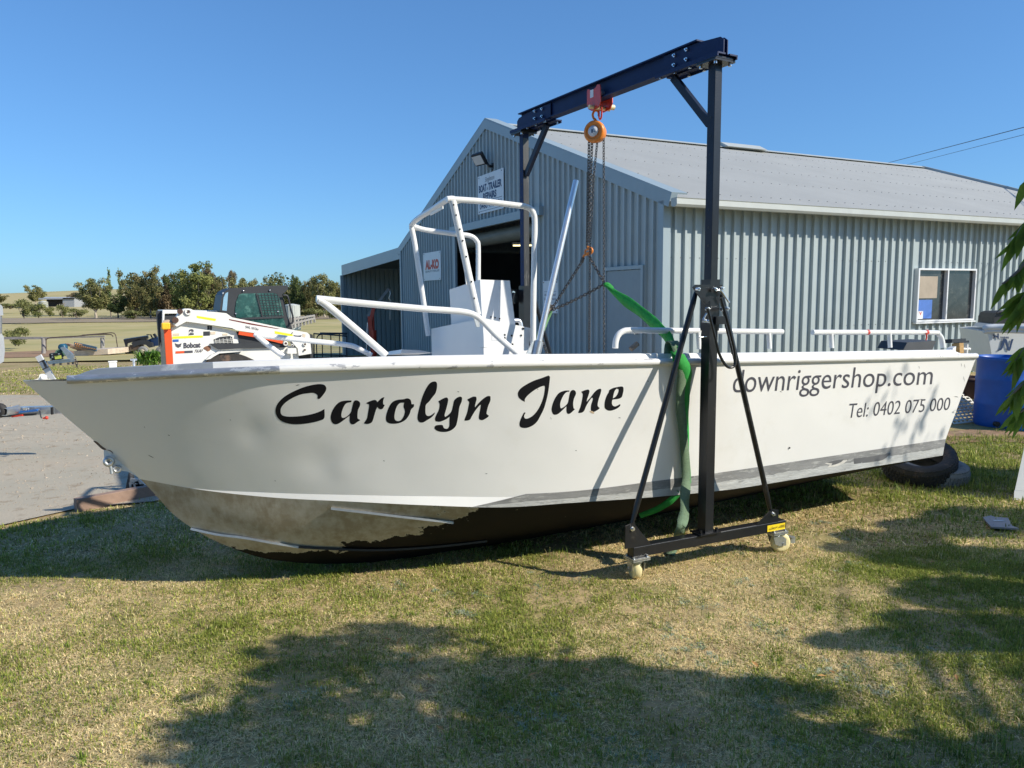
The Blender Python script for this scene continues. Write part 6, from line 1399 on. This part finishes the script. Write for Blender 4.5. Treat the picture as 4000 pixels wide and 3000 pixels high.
# ================================================================== POWER LINES
for (x0, y0, x1, y1, r, nm) in ((3408, 644, 4000, 497, .016, 'thicker'), (3484, 650, 4000, 526, .010, 'thinner')):
    a, c = at(x0, y0+8, 60), at(x1, y1, 30); d = c-a; pts = [a+d*t-ZU*(.25*4*t*(1-t)) for t in np.linspace(-.1, 1.5, 24)]
    pts = [a+d*t for t in np.linspace(-.3, 1.6, 20)]
    b = MB(); b.tube(pts, r, 6); tag(b.build('power_line', mat('cable', (.04, .06, .09), .6), None, pts[0]), ('thicker upper' if nm == 'thicker' else 'thinner lower')+' overhead power line above the shed roof at the right', 'cable')

# ================================================================== TREES
def leafcloud(R, blobs, per, size, cols, droop=0.):
    vs = []; fs = []; cs = []
    for (c, rad, tone) in blobs:
        for k in range(int(per*(rad.x*rad.y*rad.z)**.55)):
            d = Vector((R.gauss(0, 1), R.gauss(0, 1), R.gauss(0, 1))).normalized(); q = R.random()**.45
            p = c+Vector((d.x*rad.x, d.y*rad.y, d.z*rad.z))*q
            n_ = (d*.7+Vector((R.uniform(-1, 1), R.uniform(-1, 1), R.uniform(-.4, 1)))).normalized()
            a = n_.cross(Vector((R.uniform(-1, 1), R.uniform(-1, 1), R.uniform(-1, 1)))).normalized(); b2 = n_.cross(a)
            s_ = size*R.uniform(.5, 1.4); o = len(vs)
            vs += [p+a*s_*R.uniform(.7, 1.2), p+b2*s_*R.uniform(.4, .8), p-a*s_*R.uniform(.7, 1.2), p-b2*s_*R.uniform(.4, .8)]
            fs.append((o, o+1, o+2, o+3)); col = cols[0].lerp(cols[1], min(1, max(0, tone+R.gauss(0, .25)))); cs += [tuple(col)]*4
    return vs, fs, cs
M['foliage'] = mat('foliage', (0, 0, 0), .75, var=.2, vs=.6, attr='tint', trans=.2, spec=.15)
def tree_mesh(seed, H, RW, kind, cols, bark):
    R = random.Random(seed); t = MB(); blobs = []
    def limb(a, c, r0, r1, n=5):
        pts = []
        for i in range(n+1):
            f = i/n; pts.append(a.lerp(c, f)+Vector((R.uniform(-1, 1), R.uniform(-1, 1), 0))*.04*(c-a).length*math.sin(PI*f))
        t.tube(pts, [r0+(r1-r0)*i/n for i in range(n+1)], 7); return pts
    if kind == 'poplar':
        limb(Vector((0, 0, -.3)), Vector((0, 0, H*.95)), H*.018, H*.003, 8)
        for i in range(26):
            f = .12+.86*i/25; w_ = RW*(math.sin(PI*min(1, f*.9+.08))**.6)*R.uniform(.5, 1.1); blobs.append((Vector((R.uniform(-.4, .4)*RW, R.uniform(-.4, .4)*RW, H*f)), Vector((w_*.6, w_*.6, H*.05)), R.random()))
    elif kind == 'shrub':
        for k in range(5): limb(Vector((0, 0, -.2)), Vector((R.uniform(-.5, .5)*RW, R.uniform(-.5, .5)*RW, H*R.uniform(.4, .8))), H*.02, H*.005, 3)
        for i in range(16): a = R.uniform(0, 6.3); q = R.random()**.5*RW*.75; blobs.append((Vector((math.cos(a)*q, math.sin(a)*q, H*R.uniform(.18, .9)*(1-.4*q/RW))), Vector((RW*.42, RW*.42, H*.17))*R.uniform(.6, 1.2), R.random()))
    else:
        fork = H*R.uniform(.14, .2); base = limb(Vector((0, 0, -.4)), Vector((R.uniform(-.04, .04)*H, 0, fork)), H*.028, H*.02, 4)[-1]
        n = 15 if kind == 'gum' else 15
        for k in range(n):
            a = 2*PI*k/n+R.uniform(-.4, .4); f = R.uniform(.28, .98); q = RW*R.uniform(.35, 1.0)*(1.15-.6*abs(f-.6))
            tip = Vector((math.cos(a)*q, math.sin(a)*q, H*f*.96)); pts = limb(base+Vector((0, 0, R.uniform(-.3, .2)*fork)), tip, H*.012, H*.003, 5)
            for j, pp in enumerate(pts[2:]):
                for _ in range(2): blobs.append((pp+Vector((R.uniform(-1, 1), R.uniform(-1, 1), R.uniform(-.3, .8)))*RW*.2, Vector((RW, RW, H*.33))*R.uniform(.17, .31), R.random()))
        for i in range(6): blobs.append((Vector((R.uniform(-.3, .3)*RW, R.uniform(-.3, .3)*RW, H*R.uniform(.78, .95))), Vector((RW, RW, H*.25))*R.uniform(.13, .24), R.random()))
    return t, leafcloud(R, blobs, 125 if kind != 'poplar' else 190, H*.019 if kind != 'shrub' else H*.038, cols)
def make_tree(name, seed, H, RW, kind, c0, c1, bark='trunkm'):
    t, (vs, fs, cs) = tree_mesh(seed, H, RW, kind, (Vector(c0), Vector(c1)), bark)
    r = empty(name, (0, 0, 0), None, 'tree', 'trees beyond the paddock')
    t.build('trunk', M[bark], r); b = MB(); b.add(vs, fs, False); o = b.build('crown', M['foliage'], r); vcol(o, np.array(cs)); return r
PROTO = {}
def proto(key):
    if key in PROTO: return copy_tree(PROTO[key])
    n, *a = dict(gum=('gum_tree', 3, 10, 3.4, 'gum', (.13, .145, .05), (.31, .29, .12), 'palebark'), gumb=('gum_tree', 9, 10, 3.6, 'gum', (.11, .125, .045), (.28, .235, .10)), dark=('dark_tree', 5, 10, 3.3, 'dark', (.05, .08, .03), (.15, .18, .06)),
                 rust=('gum_tree', 14, 10, 3.0, 'gum', (.14, .115, .065), (.27, .20, .11)), poplar=('poplar_tree', 6, 10, 1.1, 'poplar', (.13, .18, .06), (.28, .33, .12)), shrub=('shrub', 7, 5, 2.4, 'shrub', (.13, .15, .05), (.28, .28, .11)),
                 gumc=('gum_tree', 21, 10, 3.2, 'gum', (.13, .15, .045), (.33, .34, .11), 'palebark'))[key]
    PROTO[key] = make_tree(n, *a); return PROTO[key]
# (pixel x, top y, base y, half width in px, distance, kind, label)
TREES = [
 (140, 1112, 1192, 34, 300, 'gum', 'lone round tree on the hillside left of the far shed'),
 (375, 1084, 1236, 62, 150, 'gum', 'broad olive tree with pale trunks left of the poplars'),
 (300, 1142, 1196, 40, 190, 'rust', 'grey-brown low tree beside the far grey shed'),
 (434, 1050, 1232, 15, 165, 'poplar', 'tall narrow poplar, the taller of the two'),
 (476, 1052, 1232, 11, 170, 'poplar', 'thin pale poplar, the slimmer of the two'),
 (462, 1150, 1240, 40, 152, 'dark', 'very dark squat tree below the poplars'),
 (530, 1070, 1240, 46, 156, 'gumb', 'brownish-green tree just right of the thin poplar'),
 (590, 1052, 1241, 52, 150, 'gumb', 'bushy olive-brown tree with a dark trunk above the quad bike'),
 (655, 1072, 1241, 46, 160, 'rust', 'rusty brown tree with a thin open crown above the loader arm'),
 (705, 1066, 1241, 40, 155, 'dark', 'dark green tree tucked against the tallest gum'),
 (775, 1020, 1244, 72, 146, 'gumc', 'tallest gum tree of the row with a pale branching trunk'),
 (826, 1044, 1238, 38, 175, 'rust', 'reddish-brown tree peeping out behind the tallest gum'),
 (868, 1098, 1240, 34, 150, 'gumb', 'low brown tree just left of the loader cab'),
 (911, 1056, 1190, 26, 230, 'rust', 'round brown treetop rising behind the loader cab'),
 (950, 1082, 1240, 46, 156, 'gum', 'green tree half hidden behind the loader cab roof'),
 (1005, 1090, 1240, 34, 165, 'gumb', 'thin ragged tree right behind the middle of the cab'),
 (1075, 1110, 1242, 46, 150, 'dark', 'dark tree hidden behind the right side of the cab'),
 (1164, 1076, 1240, 30, 150, 'dark', 'dark narrow tree just right of the loader cab'),
 (1205, 1092, 1240, 34, 160, 'gumb', 'brown-green tree between the dark one and the golden one'),
 (1268, 1068, 1238, 54, 148, 'gum', 'golden-green gum tree right of the loader, left of the lean-to'),
 (1330, 1120, 1240, 40, 158, 'gumb', 'tree partly hidden by the lean-to corner'),
 (1400, 1110, 1240, 44, 160, 'dark', 'dark tree behind the lean-to'),
 (95, 1150, 1240, 34, 120, 'shrub', 'tall green shrub with bare stems left of the far shed'),
 (40, 1180, 1206, 48, 230, 'shrub', 'low dark hedge-like bush at the far left'),
 (150, 1172, 1240, 34, 118, 'shrub', 'rounded bush in front of the water tank'),
 (195, 1190, 1236, 22, 120, 'shrub', 'small leafy bush right of the water tank'),
 (246, 1178, 1238, 22, 122, 'shrub', 'small bush below the open bay of the far shed'),
 (-20, 1135, 1195, 40, 260, 'gumb', 'brown tree cut off by the left edge'),
 (72, 1262, 1348, 42, 48, 'shrub', 'big-leaved weed bush behind the timber rail'),
 (60, 1290, 1350, 30, 46, 'shrub', 'lower weed clump left of the thick fence post'),
 (300, 1196, 1240, 40, 140, 'shrub', 'bush at the foot of the broad olive tree'),
 (520, 1205, 1246, 46, 142, 'shrub', 'undergrowth bush below the brownish trees'),
 (640, 1200, 1246, 50, 142, 'shrub', 'undergrowth bush behind the quad bike'),
 (860, 1190, 1244, 50, 142, 'shrub', 'undergrowth bush left of the cab'),
 (1230, 1195, 1244, 50, 140, 'shrub', 'undergrowth bush behind the picket fence'),
 (1310, 1200, 1246, 40, 138, 'shrub', 'undergrowth bush left of the lean-to wall'),
]
for i, (px, ty_, by, hw, d, key, label) in enumerate(TREES):
    o = proto(key); base = at(px, by, d); top = at(px, ty_, d); H = top.z-base.z; k = H/(10 if key != 'shrub' else 5)
    R0 = dict(gum=3.4, gumb=3.6, dark=3.3, rust=3.0, poplar=1.1, shrub=2.4, gumc=3.2)[key]; kw = hw/FPX*d/R0
    o.location = base; o.scale = (kw, kw, k*1.0); o.rotation_euler.z = i*1.7; o['label'] = label
    if key == 'shrub' : o['category'] = 'bush'; o['group'] = 'bushes beyond the lawn'
# unseen trees added behind the camera; their crowns block sky light from the yard
for i, (x, y, H_, kx) in enumerate(((.2, -5.2, 8.5, 1.0), (5.0, -5.6, 8.5, 1.05))):
    o = proto('gumb'); o.location = (x, y, 0); o.scale = (kx, kx, H_/10); o.rotation_euler.z = i*2.1
    o['label'] = ['tall garden tree straight behind the camera', 'garden tree behind the camera nearest the overhanging branch'][i]; o['group'] = 'garden trees behind the camera'
# low wood behind the row, no single tree readable
def wood():
    R = random.Random(77); bl = []
    for i in range(430):
        px = R.uniform(500, 1420); d = R.uniform(168, 190); p = at(px, R.uniform(1118+22*math.sin(px*.021)+14*math.sin(px*.057), 1238), d); bl.append((p, Vector((3, 2, 2))*R.uniform(.5, 1.0), R.random()))
    vs, fs, cs = leafcloud(R, bl, 26, .34, (Vector((.08, .095, .035)), Vector((.22, .21, .09)))); b = MB(); b.add(vs, fs, False); o = b.build('far_wood', M['foliage']); vcol(o, np.array(cs)); tag(o, 'dense mass of trees and undergrowth behind the row of trees', 'wood', kind='stuff')
wood()
# far grey shed, water tank
d = 185.; fs_ = empty('far_shed', at(230, 1212, d), 'distant grey farm shed with a dark open bay on the hillside', 'shed')
A = lambda x, y, o=0: at(x, y, d+o)
b = MB(); b.prism([A(245, 1199), A(290, 1199), A(290, 1164), A(245, 1164)], Vector((0, 9, 0))); b.prism([A(150, 1164), A(290, 1162), A(290, 1168), A(150, 1170)], Vector((0, 9, 0))); b.build('wall', mat('far_grey', (.36, .37, .38), .6, var=.04), fs_)
b = MB(); b.prism([A(182, 1198, 2), A(244, 1198, 2), A(244, 1168, 2), A(182, 1168, 2)], Vector((0, 5, 0))); b.build('open_bay', M['darkvoid'], fs_)
b = MB(); b.add([A(150, 1170, -.2), A(292, 1168, -.2), A(285, 1160, 9), A(178, 1160, 9)], [(0, 1, 2, 3)]); b.build('roof', mat('far_roof', (.42, .44, .46), .5, var=.03), fs_)
wt = empty('water_tank', at(170, 1200, 178), 'pale round water tank left of the far shed', 'tank'); b = MB(); c = at(170, 1200, 178); b.lathe(c, (0, 0, 1), [(1.0, 0), (1.0, 1.25), (1.02, 1.27), (.1, 1.5), (.001, 1.5)], 20); b.build('shell', M['gutter'], wt)
b = MB(); R = random.Random(6)
for k in range(9): a, c = at(R.uniform(215, 245), 1198, 170), at(R.uniform(225, 260), R.uniform(1178, 1195), 170); b.tube([a, c], .05, 5)
tag(b.build('dead_branches', M['palebark']), 'heap of bare pale branches in front of the far shed', 'branches')
# strappy plant beside the loader
sp0 = gnd(590, 1412); sp1 = empty('strap_leaf_plant', sp0, 'bright green strap-leaved clump beside the orange rear of the loader', 'plant'); R = random.Random(9); b = MB()
pc = at(588, 1410, 16.5)
for k in range(420):
    a = R.uniform(0, 6.3); l = R.uniform(.12, .27); p0 = pc+Vector((R.gauss(0, .12), R.gauss(0, .10), R.uniform(-.1, .12))); d_ = Vector((math.cos(a), math.sin(a), 0)); s_ = Vector((-d_.y, d_.x, 0))*.014
    q1 = p0+d_*l*.35+ZU*l*.55; q2 = p0+d_*l*.8+ZU*l*.5
    b.add([p0-s_, p0+s_, q1+s_, q1-s_, q2], [(0, 1, 2, 3), (3, 2, 4)], True)
b.build('leaves', mat('strap_leaf', (.16, .30, .04), .45, var=.4, vs=6, trans=.25), sp1)

# ================================================================== OVERHANGING TREE AT THE RIGHT
OT = empty('overhanging_tree', Vector((5.2, -.7, 0)), 'leafy branch with long drooping green leaves hanging in at the right edge', 'tree')
M['leaf'] = mat('glossy_leaf', (.17, .28, .04), .42, var=.5, vs=5, trans=.5, spec=.4, spots=[((.16, .17, .03), 6, .60, .08)])
b = MB(); k_ = 1/math.tan(SUN_EL)
b.tube(cr([Vector((5.2, -.7, -.1)), Vector((5.15, -.65, 1.0)), Vector((5.0, -.5, 2.2)), Vector((4.9, -.3, 3.2)), Vector((4.9, -.2, 4.2))], 4), [.13-.005*i for i in range(17)], 10)
R = random.Random(31)
def leaf(b, p, d, L_, wd, nrm):
    d = d.normalized(); s_ = d.cross(nrm).normalized(); up = s_.cross(d)
    m1, m2, m3 = p+d*L_*.28, p+d*L_*.6-up*L_*.05, p+d*L_-up*L_*.16
    b.add([p, m1+s_*wd*.5+up*wd*.12, m1-s_*wd*.5+up*wd*.12, m2+s_*wd*.42, m2-s_*wd*.42, m3, m1, m2], [(0, 1, 6), (0, 6, 2), (1, 3, 7, 6), (6, 7, 4, 2), (3, 5, 7), (7, 5, 4)], True)
lv = MB()
# branches that show in the picture: pixel paths at a distance
def spray(path, d0, n, L_=.13, spread=.5):
    hub = Vector((4.95, -.4, 2.5)); s0 = at(*path[0]); b.tube(cr([hub, hub.lerp(s0, .5)+ZU*.25, s0], 5), [.03-.002*i for i in range(11)], 6)
    for i in range(14):
        p = hub.lerp(s0, .45+.55*R.random())+Vector((R.uniform(-.1, .1), R.uniform(-.1, .1), R.uniform(-.1, .25))); leaf(lv, p, Vector((R.uniform(-1, 1), R.uniform(-1, 1), -1)), L_, L_*.25, Vector((R.uniform(-1, 1), -1, .4)))
    pts = cr([at(x+16, y, dd) for (x, y, dd) in path], 5); b.tube(pts, [.008-.005*i/len(pts) for i in range(len(pts))], 6)
    for i in range(n):
        f = R.random(); p = pts[int(f*(len(pts)-1))]
        dr = Vector((R.uniform(-1, .35)*spread, R.uniform(-.6, .6)*spread, -R.uniform(.35, 1))); l = L_*R.uniform(.6, 1.2)
        leaf(lv, p, dr, l, l*R.uniform(.20, .28), Vector((R.uniform(-.4, .4), -1, R.uniform(-.2, .6))))
spray([(4400, 640, 2.3), (4150, 650, 2.35), (4010, 690, 2.4), (3985, 720, 2.4)], 2.4, 12)
spray([(4400, 760, 2.3), (4100, 800, 2.4), (3985, 880, 2.4), (3935, 960, 2.4)], 2.4, 46, .085)
spray([(4400, 850, 2.3), (4060, 960, 2.4), (3960, 1060, 2.4), (3900, 1110, 2.4)], 2.4, 46, .085)
spray([(4400, 1000, 2.3), (4100, 1080, 2.3), (3990, 1150, 2.3), (3965, 1220, 2.3)], 2.3, 38, .085)
spray([(4400, 1180, 2.3), (4120, 1260, 2.2), (4000, 1350, 2.2), (3950, 1410, 2.2)], 2.2, 50, .085)
spray([(4400, 1330, 2.3), (4100, 1420, 2.2), (3980, 1500, 2.2), (3920, 1560, 2.2)], 2.2, 46, .085)
spray([(4400, 1300, 2.3), (4150, 1480, 2.3), (4030, 1560, 2.25), (3970, 1610, 2.2)], 2.2, 38, .085)
# limbs outside the picture whose crown shades the foreground
def shade(px, py, z, rx, ry, rz, n, lsz=.12):
    g_ = gnd(px, py); c = Vector((g_.x+SH.x*k_*z, g_.y+SH.y*k_*z, z))
    b.tube(cr([Vector((5.0, -.4, min(2.6, z*.8))), (c+Vector((5.0, -.4, z)))/2+ZU*.15, c], 3), [.02, .018, .015, .011, .009, .006, .004], 5)
    for i in range(n):
        dd = Vector((R.gauss(0, 1), R.gauss(0, 1), R.gauss(0, 1))).normalized()*R.random()**.4
        p = c+Vector((dd.x*rx, dd.y*ry, dd.z*rz)); l = lsz*R.uniform(.7, 1.3)
        leaf(lv, p, Vector((R.uniform(-1, 1), R.uniform(-1, 1), -R.uniform(.1, 1))), l, l*.36, Vector((R.uniform(-1, 1), R.uniform(-1, 1), 1)))
for (px, py, z, rx, ry, rz, n) in [
   (1020, 2900, 2.9, .32, .28, .3, 260), (1300, 2900, 2.7, .5, .30, .3, 434), (1250, 2560, 2.9, .35, .16, .2, 204), (1500, 2480, 3.1, .3, .11, .15, 161), (1800, 2660, 2.9, .45, .22, .25, 384), (1850, 2950, 2.5, .5, .3, .3, 496), (1150, 2690, 2.8, .25, .16, .2, 136),
   (2150, 2640, 2.9, .40, .18, .22, 347), (2300, 2850, 2.6, .45, .26, .3, 496), (2600, 2700, 2.8, .35, .15, .2, 297), (2800, 2860, 2.5, .40, .22, .25, 434), (2950, 2700, 2.9, .22, .1, .14, 111), (3150, 2920, 2.4, .4, .14, .2, 322), (2500, 2990, 2.4, .5, .2, .3, 434), (3500, 2985, 2.3, .4, .10, .16, 260), (3950, 2960, 2.3, .35, .13, .18, 260),
   (3900, 2030, 2.5, .5, .26, .2, 1700), (3650, 2060, 2.4, .35, .18, .16, 1054), (3420, 2100, 2.5, .26, .10, .12, 646), (3950, 2200, 2.5, .45, .26, .25, 1615), (3700, 2180, 2.6, .38, .22, .2, 1360), (3520, 2180, 2.6, .22, .12, .12, 646), (3980, 2330, 2.5, .30, .14, .2, 714), (3290, 2140, 2.7, .14, .05, .08, 187), (3740, 2290, 2.5, .24, .10, .14, 544),
   (3620, 2330, 2.3, .10, .13, .12, 340), (3570, 2430, 2.3, .11, .10, .12, 340), (3460, 2490, 2.4, .2, .05, .08, 323), (3700, 2500, 2.4, .3, .035, .06, 408), (3930, 2490, 2.4, .22, .035, .06, 289), (3270, 2505, 2.5, .16, .025, .05, 153), (3800, 2420, 2.3, .2, .02, .05, 102)]:
    shade(px, py, z, rx, ry, rz, n)
for (px, py, t, rx, rz, n) in ((3420, 1520, 2.0, .05, .14, 5), (3500, 1480, 2.1, .05, .10, 3), (3560, 1560, 1.9, .08, .10, 5), (3660, 1500, 2.0, .05, .12, 4), (3480, 1700, 1.9, .12, .12, 6), (3620, 1680, 1.9, .14, .12, 7), (3560, 1640, 2.0, .08, .08, 3)):
    c = onhull(px, py)+SUN*t*2.6
    for i in range(n):
        p = c+Vector((R.uniform(-1, 1)*rx, R.uniform(-1, 1)*rx, R.uniform(-1, 1)*rz)); l = .17*R.uniform(.7, 1.2); leaf(lv, p, Vector((R.uniform(-.5, .1), R.uniform(-.3, .3), -1)), l, l*.3, Vector((R.uniform(-1, 1), -1, R.uniform(-.3, .5))))
b.build('branches', M['trunkm'], OT); lv.build('leaves', M['leaf'], OT)
